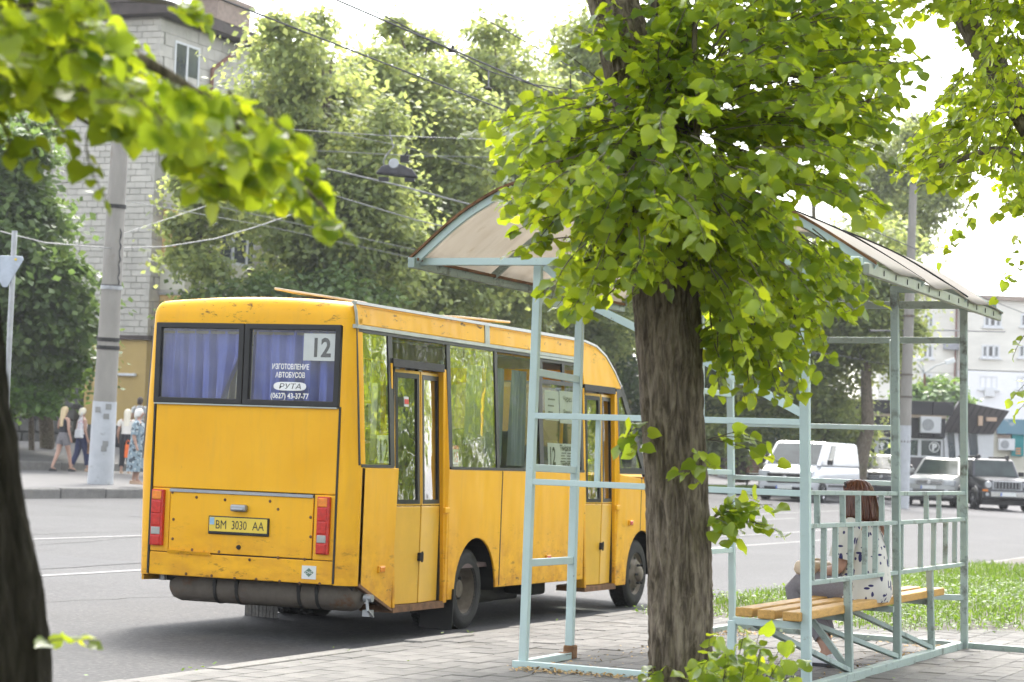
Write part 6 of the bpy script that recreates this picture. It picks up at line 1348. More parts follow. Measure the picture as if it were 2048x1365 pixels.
for fl in range(4):
    zb = 13.15 - 2.8 * fl
    for q, yb in enumerate((66.0, 74.5, 80.5)):
        if fl == 0 and q == 0: house_window(66.3, 67.9, 13.25, 14.65, 2); continue
        # enclosed balcony: parapet, frame, panes
        xb = HX + .95; y1 = yb + 4.1
        bal = MB().span((HX, yb, zb - 1.15), (xb, y1, zb - 0.05)).build('balcony', M['cream_wall'], hs_, bev=.02)
        MB().span((HX, yb - .05, zb - 1.25), (xb + .06, y1 + .05, zb - 1.15)).build('balcony_slab', M['mortar'], bal)
        f = MB(); f.frame([(xb, yb, zb - .05), (xb, y1, zb - .05), (xb, y1, zb + 1.5), (xb, yb, zb + 1.5)], [(xb, yb + .1, zb + .05), (xb, y1 - .1, zb + .05), (xb, y1 - .1, zb + 1.4), (xb, yb + .1, zb + 1.4)], (-.1, 0, 0))
        for i in (1, 2, 3): f.span((xb - .08, lerp(yb, y1, i / 4) - .06, zb), (xb + .01, lerp(yb, y1, i / 4) + .06, zb + 1.45))
        f.span((HX, yb, zb + 1.5), (xb, y1, zb + 1.62)); f.build('balcony_frame', M['pvc'], bal)
        for i in range(4):
            mm = M['osb'] if (fl == 2 and i in (0,)) or (fl == 3 and i in (0, 2)) else M['far_glass']
            MB().span((xb - .05, lerp(yb, y1, i / 4) + .07, zb + .04), (xb - .04, lerp(yb, y1, (i + 1) / 4) - .07, zb + 1.42)).build('pane', mm, bal)
        MB().span((HX + .02, yb + .02, zb - .04), (xb - .06, yb + .06, zb + 1.48)).build('balcony_side', M['osb'] if fl >= 2 else M['pvc'], bal)
    for yb in (70.9, 79.0): 
        w_ = house_window(yb, yb + 1.3, zb + .05, zb + 1.45, 2); MB().span((HX, yb - .1, zb - .02), (HX + .14, yb + 1.4, zb + .05)).build('sill', M['roof_dark'], w_)
# grey wall with a stone foot beside the house
gw = thing('garden_wall', 'grey wall with two courses of rough stone blocks at its foot', 'wall', (-50, 65.3, 1.3))
MB().span((-62, 65.2, 1.0), (-42.2, 65.5, 4.0)).build('wall', M['grey_wall'], gw)
for r_ in range(3):
    x = -58.0 + (r_ % 2) * .2
    while x < -42.4:
        L = random.uniform(.38, .62); MB().span((x, 64.85 + random.uniform(-.03, .03), 1.22 + r_ * .42), (min(x + L - .03, -42.3), 65.25, 1.22 + r_ * .42 + .39)).build('stone', M['stone'], gw, bev=.03, seg=1); x += L
MB().span((-58, 64.8, 2.47), (-42.3, 65.25, 2.56)).build('coping', M['grey_wall'], gw)
# utility pole
pb = V(-27.25, 42.93, .47)
po = thing('utility_pole', 'tall concrete pole with a whitewashed foot beside the walking women', 'pole', pb)
ptop = at(245, 180, 50)
dirp = (at(237, 330, 50) - pb); 
MB().tube([pb, pb + dirp * .5, pb + dirp, pb + dirp * 1.12], [.27, .225, .185, .175], 20).build('shaft', M['concrete'], po, smooth=True)
q = pb + dirp * .262; MB().tube([pb, q], [.276, .254], 20).build('whitewashed_foot', M['whitewash'], po, smooth=True)
for t in (.43, .455, .617, .62, .87): MB().tube([pb + dirp * (t - .006), pb + dirp * (t + .006)], lerp(.285, .205, t), 16).build('band', M['dark_metal'] if t != .617 else M['steel'], po)
for z_, a in ((.235, -.4), (.215, .35), (.13, .4), (.115, .3), (.245, .5)):
    c = pb + dirp * z_; r_ = lerp(.279, .256, z_ / .262); d_ = Vector((RGT.x * math.sin(a) - FWD.x * math.cos(a), RGT.y * math.sin(a) - FWD.y * math.cos(a), 0)).normalized()
    MB().beam(c + d_ * (r_ - .01) - V(0, 0, .06), c + d_ * (r_ - .01) + V(0, 0, .06), .12, .03, side=(-d_.y, d_.x, 0)).build('torn_notice', M['pale_cable'], po)
ck = MB(); pts = []
for i, t in enumerate(np.linspace(.62, .80, 14)): 
    c = pb + dirp * t; d_ = (RGT * .75 - FWD * .66); d_.z = 0; d_.normalize(); pts.append(c + d_ * (lerp(.27, .185, t) + .004) + RGT * .025 * math.sin(i * 2.3))
ck.tube(pts, .014, 5).build('crack', M['ink'], po)

# ================================================================== right: pale apartment block far off, in the view's own direction
def vbox(d, x0, x1, y0, y1, depth=8.0, z_override=None): pass
AP = at(1918, 760, 200); 
ab = thing('apartment_block', 'pale apartment block far behind the dark kiosk, its lower part painted white', 'building', (AP.x, AP.y, 1.3), YAW)
def lx(px, d=200): return (px - 1918) / FPX * d
def lz(px, py, d=200): return 1.4 + (914 + (px - 1024) * .0375 - py) / FPX * d - 1.3
M['pale_brick'] = mat('pale_brick', (0.64, 0.62, 0.56), 0.85, var=0.1, scale=.35, stretch=(1, 1, 4)); M['pale_white'] = mat('pale_white', (0.72, 0.72, 0.73), 0.85, var=0.04)
ZR = lz(1918, 598)
MB().span((lx(1760), .9, 0), (0, 12, ZR + .2)).build('wall', M['pale_brick'], ab, world=False)
MB().span((0.02, 0, lz(1960, 740)), (lx(2200), 12, ZR)).build('wall', M['pale_brick'], ab, world=False)
MB().span((0.02, -.06, -1), (lx(2200), 11.9, lz(1960, 742))).build('painted_wall', M['pale_white'], ab, world=False)
MB().span((lx(1760), .6, ZR + .2), (0, 12, ZR + .55)).span((0, -.35, ZR), (lx(2200), 12, ZR + .4)).build('eave', M['chimney'], ab, world=False)
for i in range(6): 
    mb = MB(); 
    mb.span((lx(1760), .87, lz(1918, 640) - i * 2.68 - 1.9), (-.02, .9, lz(1918, 640) - i * 2.68 - 1.82)); mb.build('course_line', M['mortar'], ab, world=False)
def block_window(px, py, pw_, ph_, n, y0=0.0):
    x0, x1 = lx(px - pw_ / 2), lx(px + pw_ / 2); z0, z1 = lz(px, py + ph_ / 2), lz(px, py - ph_ / 2)
    f = MB(); f.frame([(x0, y0 - .08, z0), (x1, y0 - .08, z0), (x1, y0 - .08, z1), (x0, y0 - .08, z1)], [(x0 + .14, y0 - .08, z0 + .14), (x1 - .14, y0 - .08, z0 + .14), (x1 - .14, y0 - .08, z1 - .14), (x0 + .14, y0 - .08, z1 - .14)], (0, .12, 0))
    for i in range(1, n): xx = lerp(x0, x1, i / n); f.span((xx - .1, y0 - .08, z0 + .05), (xx + .1, y0 + .02, z1 - .05))
    w_ = f.build('window', M['pvc'], ab, world=False)
    for i in range(n): MB().span((lerp(x0, x1, i / n) + .1, y0 - .045, z0 + .1), (lerp(x0, x1, (i + 1) / n) - .1, y0 - .035, z1 - .1)).build('pane', M['far_glass'] if (i + n) % 2 else M['grey_wall'], w_, world=False)
    MB().span((x0 - .15, y0 - .25, z0 - .14), (x1 + .15, y0, z0)).build('sill', M['pvc'], w_, world=False)
for py in (640, 702, 760): block_window(1857, py, 22, 28, 2, .9)
block_window(1800, 640, 22, 28, 2, .9); block_window(1800, 702, 22, 28, 2, .9)
for py, n in ((641, 3), (703, 3), (766, 3)): block_window(1982 - (py - 641) * .04, py, 36, 26, n); block_window(2056 - (py - 641) * .04, py, 36, 26, n)
MB().box((lx(1978), -.3, lz(1978, 786)), (.8, .5, .6)).build('air_conditioner', M['pvc'], ab, world=False)
for px in (1913, 1920): MB().tube([(lx(px), .8 if px < 1918 else -.12, 0), (lx(px), .8 if px < 1918 else -.12, ZR)], .09, 6).build('downpipe', M['brown_pipe'], ab, world=False)
MB().box((lx(1903), .55, lz(1903, 687)), (1.3, .5, 1.0)).build('wall_box', mat('grey_box', (0.25, 0.26, 0.29), .6), ab, world=False)
# dark kiosk
KD = 98.0; KA = at(1745, 930, KD)
kz_ = roadz(KA.x, KA.y)
kq = thing('kiosk', 'flat-roofed kiosk with black panel fascia and dark teal shop windows behind the parked cars', 'kiosk', (KA.x, KA.y, kz_), YAW)
def kx(px, d=KD): return (px - 1745) / FPX * d
def kzz(px, py, d=KD): return CAMH + (914 + (px - 1024) * .0375 - py) / FPX * d - kz_
M['black_panel'] = mat('black_cladding', (0.011, 0.010, 0.013), 0.45, var=0.3, scale=2); M['teal_glass'] = mat('teal_window', (0.006, 0.026, 0.04), 0.1, var=0.5, scale=.6, spec=0.9)
M['blue_glass'] = mat('blue_window', (0.01, 0.05, 0.11), 0.12, var=0.4, scale=.6); M['grey_clad'] = mat('grey_cladding', (0.085, 0.078, 0.078), 0.6, var=0.15, scale=3, stretch=(10, 1, .5))
MB().span((kx(1600), .12, -.3), (kx(1885), 8, kzz(1745, 800))).build('wall', M['grey_wall'], kq, world=False)
ztop, zmid, zl, zf = kzz(1745, 799), kzz(1745, 826), kzz(1745, 832), kzz(1745, 871)
n = 7
for i in range(n):
    a, b = kx(lerp(1600, 1902, i / n)), kx(lerp(1600, 1902, (i + 1) / n)); MB().span((a + .012, -.35 + random.uniform(-.01, .01), zmid), (b - .012, .12, ztop)).build('fascia_panel', M['black_panel'], kq, world=False, bev=.01)
n = 10
for i in range(n):
    a, b = kx(lerp(1640, 1888, i / n)), kx(lerp(1640, 1888, (i + 1) / n)); MB().span((a + .012, -.12 + random.uniform(-.01, .01), zf), (b - .012, .12, zl)).build('fascia_panel', M['black_panel'], kq, world=False, bev=.01)
MB().span((kx(1645), -.3, zl), (kx(1888), .12, zmid - .01)).build('ledge', mat('beige_ledge', (0.40, 0.32, 0.24), .8, var=.3, scale=6), kq, world=False)
zs = kzz(1745, 911)
def kwin(p0, p1, zt=zf - .05, zb=zs, m=M['teal_glass']):
    f = MB(); x0, x1 = kx(p0), kx(p1); f.frame([(x0, -.02, zb), (x1, -.02, zb), (x1, -.02, zt), (x0, -.02, zt)], [(x0 + .07, -.02, zb + .07), (x1 - .07, -.02, zb + .07), (x1 - .07, -.02, zt - .07), (x0 + .07, -.02, zt - .07)], (0, .14, 0)); w_ = f.build('window', M['pvc'], kq, world=False)
    MB().span((x0 + .05, .05, zb + .05), (x1 - .05, .06, zt - .05)).build('pane', m, w_, world=False); return w_
kwin(1650, 1712, m=M['blue_glass']); kwin(1714, 1752, zb=.5); wd = kwin(1753, 1800, zb=.05); kwin(1802, 1838); wp = kwin(1838, 1884)
MB().span((kx(1640), -.02, -.3), (kx(1752), .1, .5)).span((kx(1800), -.02, -.3), (kx(1888), .1, zs)).build('plinth', M['grey_clad'], kq, world=False)
def logo(px, py, rx, ry, par, tilt=0.0):                      # ring mark with a letter-like loop, as on the shop glass
    cx, cz = kx(px), kzz(px, py); o = []; i_ = []
    for k_ in range(24):
        a = 2 * math.pi * k_ / 24; x, z = rx * math.cos(a), ry * math.sin(a); c, s = math.cos(tilt), math.sin(tilt); o.append((cx + x * c - z * s, .040, cz + x * s + z * c)); i_.append((cx + (x * c - z * s) * .86, .040, cz + (x * s + z * c) * .86))
    mb = MB(); mb.frame(o, i_, (0, .008, 0)); mb.build('logo_ring', M['white_ink'], par, world=False)
    me = text_mesh('P', ry * 1.7, (0, 0, 0), (1, 0, 0), (0, 0, 1), align='CENTER', bold=.02); me.transform(Matrix.Translation((cx, .040, cz - ry * .58)) @ Matrix.Rotation(-tilt, 4, 'Y')); link('logo_letter', me, par, M['white_ink'])
logo(1868, 890 + 4, .22, .22, wp); logo(1766, 889 + 2, .24, .20, wd, .4); logo(1733, 938, .30, .19, kq.children[0] if False else wd, .5)
MB().span((kx(1761), .035, kzz(1765, 877)), (kx(1769), .045, kzz(1765, 872))).build('yellow_sticker', M['plate_yellow'], wd, world=False)
def aircon(par, x, y, z, w_, h_):
    a = MB().box((x, y, z), (w_, .38, h_)).build('air_conditioner', M['pvc'], par, world=False, bev=.02)
    MB().lathe([(y - .20, h_ * .36), (y - .19, h_ * .37)], 20, (x - w_ * .13, 0, z), 'Y').build('fan_grille', M['steel'], a, world=False)
    g = MB()
    for r_ in (.1, .2, .3): g.frame([(x - w_ * .13 + h_ * (r_ + .012) * math.cos(t), y - .215, z + h_ * (r_ + .012) * math.sin(t)) for t in np.linspace(0, 6.28, 19)[:-1]], [(x - w_ * .13 + h_ * r_ * math.cos(t), y - .215, z + h_ * r_ * math.sin(t)) for t in np.linspace(0, 6.28, 19)[:-1]], (0, .01, 0))
    g.build('grille_ring', M['ink'], a, world=False); return a
aircon(kq, kx(1855), -.32, kzz(1855, 850), .86, .68)
# tilted end of the kiosk: slanting grey cladding and slanting white mullions
x0, x1 = kx(1884), kx(2012)
zA, zB = kzz(1900, 803), kzz(2010, 820)
cl = MB().prism([(kx(1910), -.6, kzz(1910, 803)), (kx(2014), -.2, kzz(2014, 822)), (kx(1988), .3, kzz(1988, 868)), (kx(1884), -.05, kzz(1884, 864))], (0, .5, .0)).build('end_fascia', M['grey_clad'], kq, world=False, bev=.01)
for i in range(1, 9):
    t = i / 9; MB().beam(lerp(V(kx(1910), -.605, kzz(1910, 803)), V(kx(2014), -.205, kzz(2014, 822)), t), lerp(V(kx(1884), -.055, kzz(1884, 864)), V(kx(1988), .295, kzz(1988, 868)), t), .03, .02).build('rib', M['black_panel'], cl, world=False)
for p, y_ in ((1953, 842), (1975, 839)): MB().box((kx(p), -.5, kzz(p, y_)), (.42 if p > 1960 else .18, .2, .16 if p > 1960 else .4)).build('sign_block', mat('sandstone', (0.50, 0.36, 0.26), .8, var=.15), cl, world=False)
MB().span((kx(1886), .4, -.3), (kx(1990), 7, kzz(1940, 850))).build('end_wall', M['pvc'], kq, world=False)
for p in (1890, 1912, 1932, 1958):
    MB().beam((kx(p), .36, kzz(p, 862)), (kx(p + 12), .36, .2), .12, .1).build('mullion', M['pvc'], kq, world=False)
for p, q_ in ((1896, 1910), (1918, 1931), (1938, 1956)): MB().prism([(kx(p), .37, kzz(p, 864)), (kx(q_), .37, kzz(q_, 864)), (kx(q_ + 12), .37, .3), (kx(p + 12), .37, .3)], (0, .02, 0)).build('pane', M['teal_glass'], kq, world=False)
# shop beyond the kiosk
sp_ = thing('shop', 'cream shop with a teal banner beyond the grey end of the kiosk', 'shop', at(2020, 930, 112), YAW); sp_.location.z = .3
def sx_(px): return (px - 2020) / FPX * 112
def sz_(px, py): return CAMH + (914 + (px - 1024) * .0375 - py) / FPX * 112 - .3
MB().span((sx_(1975), .1, -.5), (sx_(2120), 8, sz_(2020, 858))).build('wall', M['cream_wall'], sp_, world=False)
MB().span((sx_(1992), -.2, sz_(2010, 868)), (sx_(2110), .1, sz_(2010, 838))).build('signboard', spotted('blue_sign', (0.13, 0.24, 0.30), (0.07, 0.09, 0.24), 1.1, .3, (0.3, .36, .4)), sp_, world=False)
MB().span((sx_(2022), -.08, sz_(2030, 912)), (sx_(2046), .1, sz_(2030, 868))).build('banner', mat('teal_banner', (0.0, 0.19, 0.20), .6, var=.1), sp_, world=False)
for i in range(3): MB().span((sx_(2030), -.09, sz_(2030, 898 + i * 5)), (sx_(2040), -.08, sz_(2030, 896 + i * 5))).build('print_line', M['tail_amber'], sp_, world=False)
aircon(sp_, sx_(2010), -.15, sz_(2010, 889), .75, .55); MB().span((sx_(1994), -.05, sz_(2005, 876)), (sx_(2018), .1, sz_(2005, 869))).build('vent_panel', M['chimney'], sp_, world=False)
# grass strip, low shops and a slatted planter left of the van
ls = thing('shop', 'low cream and terracotta shopfront glimpsed between tree trunks left of the van', 'shop', at(1440, 930, 116), YAW); ls.location.z = .4
def gx(px): return (px - 1440) / FPX * 116
def gz(px, py): return CAMH + (914 + (px - 1024) * .0375 - py) / FPX * 116 - .4
MB().span((gx(1300), .2, -.5), (gx(1600), 6, gz(1440, 852))).build('wall', M['cream_wall'], ls, world=False)
for p0, p1, m_ in ((1428, 1436, M['chimney']), (1436, 1452, M['pvc']), (1400, 1424, M['far_glass']), (1536, 1552, M['pvc']), (1558, 1575, M['far_glass'])): MB().span((gx(p0), .05, -.3), (gx(p1), .2, gz(1440, 868))).build('door_panel', m_, ls, world=False)
MB().span((gx(1300), -.1, gz(1440, 858)), (gx(1600), .2, gz(1440, 846))).build('fascia', M['roof_dark'], ls, world=False)
lw_ = onz(1480, 962, .35)
sheet('lawn', [at(1405, 960, 84).x, at(1530, 965, 84).x], [at(1470, 960, 82).y - 1, 96], lambda x, y: roadz(x, y) + .14, mat('lawn_ground', (0.12, 0.17, 0.05), .95, var=.25, scale=1.5))
la = at(1405, 960, 84).x; lb_ = at(1530, 965, 84).x
PG, FG = blades(14000, (la, lb_), (at(1470, 960, 82).y - .8, 95), (.05, .16), (.006, .016), lambda x, y: x > -999, np.vectorize(lambda x, y: roadz(x, y) + .13)); link('lawn_grass', np_mesh('lawn_grass', PG, FG), None, M['grass'], kind='stuff')
pt = thing('slatted_bench', 'brown slatted bench beside the tree trunk left of the white van', 'bench', at(1509, 930, 90), YAW); pt.location.z = roadz(*pt.location[:2]) + .15
s90 = 90 / FPX
for i in range(7): MB().span((-16 * s90, -.02, .55 + i * .085), (16 * s90, .02, .55 + i * .085 + .07)).build('slat', M['osb'] if False else mat('brown_slat', (0.30, 0.13, 0.06), .7, var=.15), pt, world=False)
MB().span((-17 * s90, -.5, .40), (17 * s90, -.02, .5)).span((-16 * s90, -.4, 0), (-14 * s90, 0, .42)).span((14 * s90, -.4, 0), (16 * s90, 0, .42)).build('seat', M['dark_metal'], pt, world=False)
# concrete lamp pole and double street lamp
cp = thing('utility_pole', 'slim concrete pole rising behind the shelter in front of the kiosk', 'pole', at(1806, 965, 76)); cp.location.z = roadz(*cp.location[:2])
a = V(*cp.location); b = at(1820, 560, 76) - at(1806, 965, 76)
MB().tube([a, a + b * .5, a + b * 1.0, a + b * 1.6], [.21, .19, .16, .12], 16).build('shaft', M['concrete'], cp, smooth=True)
MB().tube([a, a + b * .41], [.216, .20], 16).build('whitewashed_foot', M['whitewash'], cp, smooth=True)
for t in (.33, .55, .66, .95): MB().tube([a + b * t - V(0, 0, .03), a + b * t + V(0, 0, .03)], .205, 12).build('band', M['tank'], cp)
def street_lamp(label, px, py0, py1, d, arms):
    t = thing('street_lamp', label, 'street lamp', at(px, py0, d), 0); p0, p1 = at(px, py0, d), at(px, py1, d)
    MB().tube([p0, p1], [.11, .08], 10).build('post', M['rust'] if 'rusty' in label else M['steel'], t)
    for dx, dy in arms:
        e = at(px + dx, py1 - dy, d); MB().tube([p1, lerp(p1, e, .55) + V(0, 0, .15), e], .045, 6).build('arm', M['steel'], t)
        e2 = at(px + dx * 1.45, py1 - dy * 1.25, d); MB().beam(e, e2, .30, .14, side=(0, 0, 1)).build('lamp_head', M['pvc'], t, bev=.03)
street_lamp('rusty street lamp post with two pale arms in front of the pale block', 1849, 830, 748, 150, ((42, 22), (-22, 24), (-8, 26)))
street_lamp('grey twin-arm street lamp against the sky above the shelter roof', 1815, 640, 470, 120, ((36, 34), (-16, 38)))
tr_ = thing('street_lamp', 'wire-hung street lamp with two dark wings above the bus', 'street lamp', at(795, 318, 45), YAW)
k_ = 45 / FPX
MB().loft([[(-42 * k_, -.1, -.30), (-42 * k_, .1, -.30), (-30 * k_, .14, -.16), (-30 * k_, -.14, -.16)], [(0, -.2, -.33), (0, .2, -.33), (0, .2, -.10), (0, -.2, -.10)], [(44 * k_, -.1, -.36), (44 * k_, .1, -.36), (30 * k_, .14, -.2), (30 * k_, -.14, -.2)]]).build('lamp_body', mat('lamp_grey', (0.035, 0.033, 0.038), .5), tr_, world=False, bev=.02)
for s in (-1, 1): MB().box((s * 26 * k_, 0, -.40), (20 * k_, .16, .07)).build('lamp_glass', M['black_trim'], tr_, world=False, bev=.01)
MB().lathe([(-.22, .085), (-.21, .10), (.1, .10)], 16, (-6 * k_, 0, -.12), 'Y').build('ballast_drum', M['steel'], tr_, world=False)
MB().box((14 * k_, 0, .0), (.16, .16, .12)).tube([(14 * k_, 0, .05), (20 * k_, 0, .16)], .02, 6).build('clamp', M['dark_metal'], tr_, world=False)
MB().tube([(-26 * k_, 0, -.15), (-28 * k_, 0, -.05), (-20 * k_, 0, .1), (-9 * k_, 0, .22), (-12 * k_, 0, .32), (-16 * k_, 0, .45), (-18 * k_, 0, .55)], .014, 6).build('lead', M['pale_cable'], tr_, world=False)
# road sign on its post at the edge of view
rs_ = thing('road_sign', 'grey back of a triangular road sign on a post at the picture edge', 'road sign', at(3, 980, 34), YAW); rs_.location.z = roadz(*rs_.location[:2])
k3 = 34 / FPX; zt_ = at(3, 458, 34).z - rs_.location.z; zs_ = at(3, 540, 34).z - rs_.location.z
MB().tube([(0, .05, 0), (0, .05, zt_)], .04, 10).build('post', M['steel'], rs_, world=False)
MB().prism([(-.34, 0, zs_ + .22), (.14, 0, zs_ + .22), (.16, 0, zs_ + .17), (-.06, 0, zs_ - .24), (-.13, 0, zs_ - .24), (-.36, 0, zs_ + .17)], (0, .02, 0)).build('sign_plate', mat('sign_back', (0.36, 0.40, 0.45), .5, .3), rs_, world=False, bev=.006)
MB().lathe([(-.012, .018), (0, .02)], 10, (.045, 0, zs_ + .17), 'Y').build('yellow_dot', M['plate_yellow'], rs_, world=False)
# wires
def wire(label, pts, r=.012, m=None, sag=0.0, name='overhead_wire', grp='wires strung over the street'):
    P_ = []
    for a, b in zip(pts, pts[1:]):
        for i in range(10): t = i / 10; P_.append(lerp(a, b, t) - V(0, 0, sag * 4 * t * (1 - t)))
    P_.append(pts[-1]); o = MB().tube(P_, r, 6).build(name, m or M['cable'], None); tag(o, label, 'wire', grp); return o
def para(p, q, ext0=-25, ext1=60, z=6.3): a = onz(*p, z); return [V(a.x, a.y + ext0, z + .02), V(a.x, a.y, z), V(a.x - .3, a.y + ext1, z + .1)]
wire('black trolley wire running lowest above the bus roof', para((700, 100), None), .012)
wire('black trolley wire running from the top edge to the lime crown', para((900, 98), None), .012)
wire('thin black feeder wire crossing to the trolley wire clamp', [at(690, -8, 27), at(905, 103, 29), at(975, 142, 30), at(1060, 168, 31), at(1200, 190, 32)], .009)
wire('thin black wire high at the top edge beside the trunk', [at(880, -12, 34), at(1130, 128, 38), at(1300, 215, 42)], .010)
for px, py, d in ((977, 158, 30), (1141, 165, 31.5)):
    t = thing('wire_insulator', 'pale insulator rod hanging from the feeder wire' if px < 1000 else 'small dark insulator hanging where the wire meets the lime leaves', 'insulator', at(px, py, d)); MB().tube([at(px, py - 18, d), at(px, py + 18, d)], .012, 6).build('rod', M['pale_cable'] if px < 1000 else M['dark_metal'], t); MB().tube([at(px - 6, py + 19, d), at(px + 7, py + 21, d)], .022, 6).build('clamp', M['dark_metal'], t)
MB_ = thing('wire_clamp', 'small dark clamp joining two trolley wires', 'clamp', at(905, 102, 29)); MB().box((0, 0, 0), (.09, .06, .04), rx=.3).box((0, 0, .03), (.03, .03, .08)).build('body', M['dark_metal'], MB_, world=False)
wire('pale thick cable sloping down behind the hanging lamp', [at(655, 338, 52), at(800, 372, 54), at(950, 412, 57), at(1150, 460, 60)], 0.0217, M['pale_cable'])
wire('grey span wire holding the street lamp', [at(560, 258, 47), at(775, 272, 45), at(1060, 282, 50)], 0.0087, M['pale_cable'])
wire('pale wire level behind the street lamp', [at(600, 300, 60), at(830, 312, 58), at(1060, 316, 60)], 0.0087, M['pale_cable'])
wire('grey wire sloping under the street lamp', [at(420, 300, 52), at(690, 398, 54), at(830, 440, 56), at(960, 470, 58)], 0.0161, M['pale_cable'])
wire('thin grey wire sloping past the balconies', [at(240, 470, 50), at(420, 410, 54), at(830, 500, 60)], 0.0087, M['pale_cable'])
wire('second thin grey wire sloping past the balconies', [at(240, 400, 50), at(520, 450, 56), at(820, 515, 60)], 0.0087, M['pale_cable'])
wire('pale cable looping from the utility pole up towards the tree', [at(225, 497, 50), at(330, 494, 52), at(430, 478, 54), at(520, 452, 56), at(598, 424, 58)], 0.0136, M['pale_cable'])
wire('pale cable running from the road sign to the utility pole', [at(0, 463, 36), at(90, 486, 42), at(225, 497, 50)], 0.0124, M['pale_cable'])
wire('thin pale wire across the gap above the bus roof', [at(650, 262, 52), at(800, 292, 54), at(1010, 350, 58)], 0.0074, M['pale_cable'])
wire('thin wire low over the far street between the shelter posts', [at(1560, 700, 70), at(1680, 712, 74), at(1800, 735, 76)], .012, M['cable'])
wire('trolley wire crossing in front of the pale block', [at(1740, 662, 80), at(1880, 661, 90), at(2010, 664, 100)], .03, M['cable'])

# ================================================================== parked cars: local frame, nose towards -y
def paint(name, c, rough=.25): 
    m = mat(name, c, rough, var=.04, scale=2, coat=.25); return m
M['car_glass'] = mat('car_glass', (0.03, 0.04, 0.038), 0.1, var=.5, scale=1.2, spec=.35)
M['chrome'] = mat('chrome', (0.4, 0.4, 0.4), .25, .9, var=.05)
M['head_lens'] = mat('headlight_lens', (0.40, 0.42, 0.43), .15, var=.15, scale=12, spec=.9)
M['alloy'] = mat('alloy', (0.45, 0.45, 0.46), .35, .7, var=.1)
def car(label, loc, rz, body, st, cab, width, wheels, wr, opts):
    """st: (y, half width, z sill, z deck) stations from nose to tail; cab: 8 numbers for the greenhouse"""
    t = thing('parked_car' if not opts.get('van') else 'parked_van', label, 'van' if opts.get('van') else 'car', loc, rz, 'cars parked across the road'); mp = body
    rings = []
    for (y, hw, zb, zt) in st:
        c = min(.14, (zt - zb) * .3); w2 = hw
        rings.append([(-w2 * .90, y, zb), (-w2, y, zb + .12), (-w2, y, lerp(zb, zt, .55)), (-w2 + .03, y, zt - c), (-w2 + c * .9, y, zt), (0, y, zt + .02), (w2 - c * .9, y, zt), (w2 - .03, y, zt - c), (w2, y, lerp(zb, zt, .55)), (w2, y, zb + .12), (w2 * .90, y, zb), (0, y, zb)])
    b = MB().loft(rings).build('body', mp, t, world=False, smooth=True)
    yw, ya, yb_, yd, zw, zr, hb, hr = cab                      # windscreen foot, roof front, roof rear, rear foot, belt z, roof z, half widths
    lo = [(-hb, yw, zw), (hb, yw, zw), (hb, yd, zw), (-hb, yd, zw)]; hi = [(-hr, ya, zr), (hr, ya, zr), (hr, yb_, zr), (-hr, yb_, zr)]
    mid = [(lerp(a[0], c[0], .93) + 0, lerp(a[1], c[1], .93), lerp(a[2], c[2], .93)) for a, c in zip(lo, hi)]
    cab_ = MB().loft([lo, mid, [(x * .93, lerp(y, (ya + yb_) / 2, .06), z + .02) for x, y, z in hi]]).build('cabin', mp, t, world=False, bev=.05, seg=3)
    def pane(q, name, u0, u1, v0, v1, m=M['car_glass'], off=.012):
        a, b2, c, d = [Vector(x) for x in q]; f = lambda u, v: a.lerp(b2, u).lerp(d.lerp(c, u), v); n = (b2 - a).cross(d - a).normalized()
        ctr = Vector((0, (yw + yd) / 2, zw)); n = n if n.dot(a.lerp(c, .5) - ctr) > 0 else -n
        p = [f(u0, v0), f(u1, v0), f(lerp(u1, .5, .03), v1), f(lerp(u0, .5, .03), v1)]
        return MB().prism([x + n * off for x in p], n * .004).build(name, m, t, world=False)
    front = (lo[0], lo[1], hi[1], hi[0])
    pane(front, 'windscreen', .06, .94, .06, .93)
    for s, (A, B, C_, D) in ((1, (lo[1], lo[2], hi[2], hi[1])), (-1, (lo[0], lo[3], hi[3], hi[0]))):
        for u0, u1 in opts.get('side', ((.10, .48), (.52, .92))): pane((A, B, C_, D), 'side_window', u0, u1, .12, .88)
    pane((lo[3], lo[2], hi[2], hi[3]), 'rear_window', .08, .92, .1, .9)
    yn = st[0][0]; hw0 = st[0][1]
    def face(name, x0, x1, z0, z1, m, d=.0, th=.05, bev=.015, sym=False, sl=0.0):
        for s in ((1, -1) if sym else (1,)):
            MB().span((s * x0, yn - d, z0), (s * x1, yn - d + th, z1)).build(name, m, t, world=False, bev=bev)
    for (nm, x0, x1, z0, z1, m, d, th, sym) in opts['face']: face(nm, x0, x1, z0, z1, m, d, th, .012, sym)
    g = opts.get('grille')
    if g:
        x, z0, z1, n, m, vert = g; fr = MB().span((-x, yn - .03, z0), (x, yn + .05, z1)).build('grille', M['black_trim'], t, world=False, bev=.02)
        for i in range(n):
            tt = (i + .5) / n
            if vert: MB().span((lerp(-x, x, tt) - .012, yn - .045, z0 + .02), (lerp(-x, x, tt) + .012, yn - .02, z1 - .02)).build('slat', m, fr, world=False)
            else: MB().span((-x * .97, yn - .042, lerp(z0, z1, tt) - .012), (x * .97, yn - .02, lerp(z0, z1, tt) + .012)).build('slat', m, fr, world=False)
        if opts.get('badge'): MB().lathe([(yn - .06, .06), (yn - .04, .075)], 14, (0, 0, opts['badge']), 'Y').build('badge', M['chrome'], fr, world=False)
    pz = opts.get('plate', .5); pl_ = MB().span((-.27, yn - opts.get('pd', .075), pz - .06), (.27, yn, pz + .06)).build('number_plate', M['white_paper'], t, world=False); MB().span((-.262, yn - opts.get('pd', .075) - .003, pz - .055), (-.22, yn, pz + .055)).build('blue_band', mat('plate_blue', (0.05, 0.12, 0.45), .5), pl_, world=False)
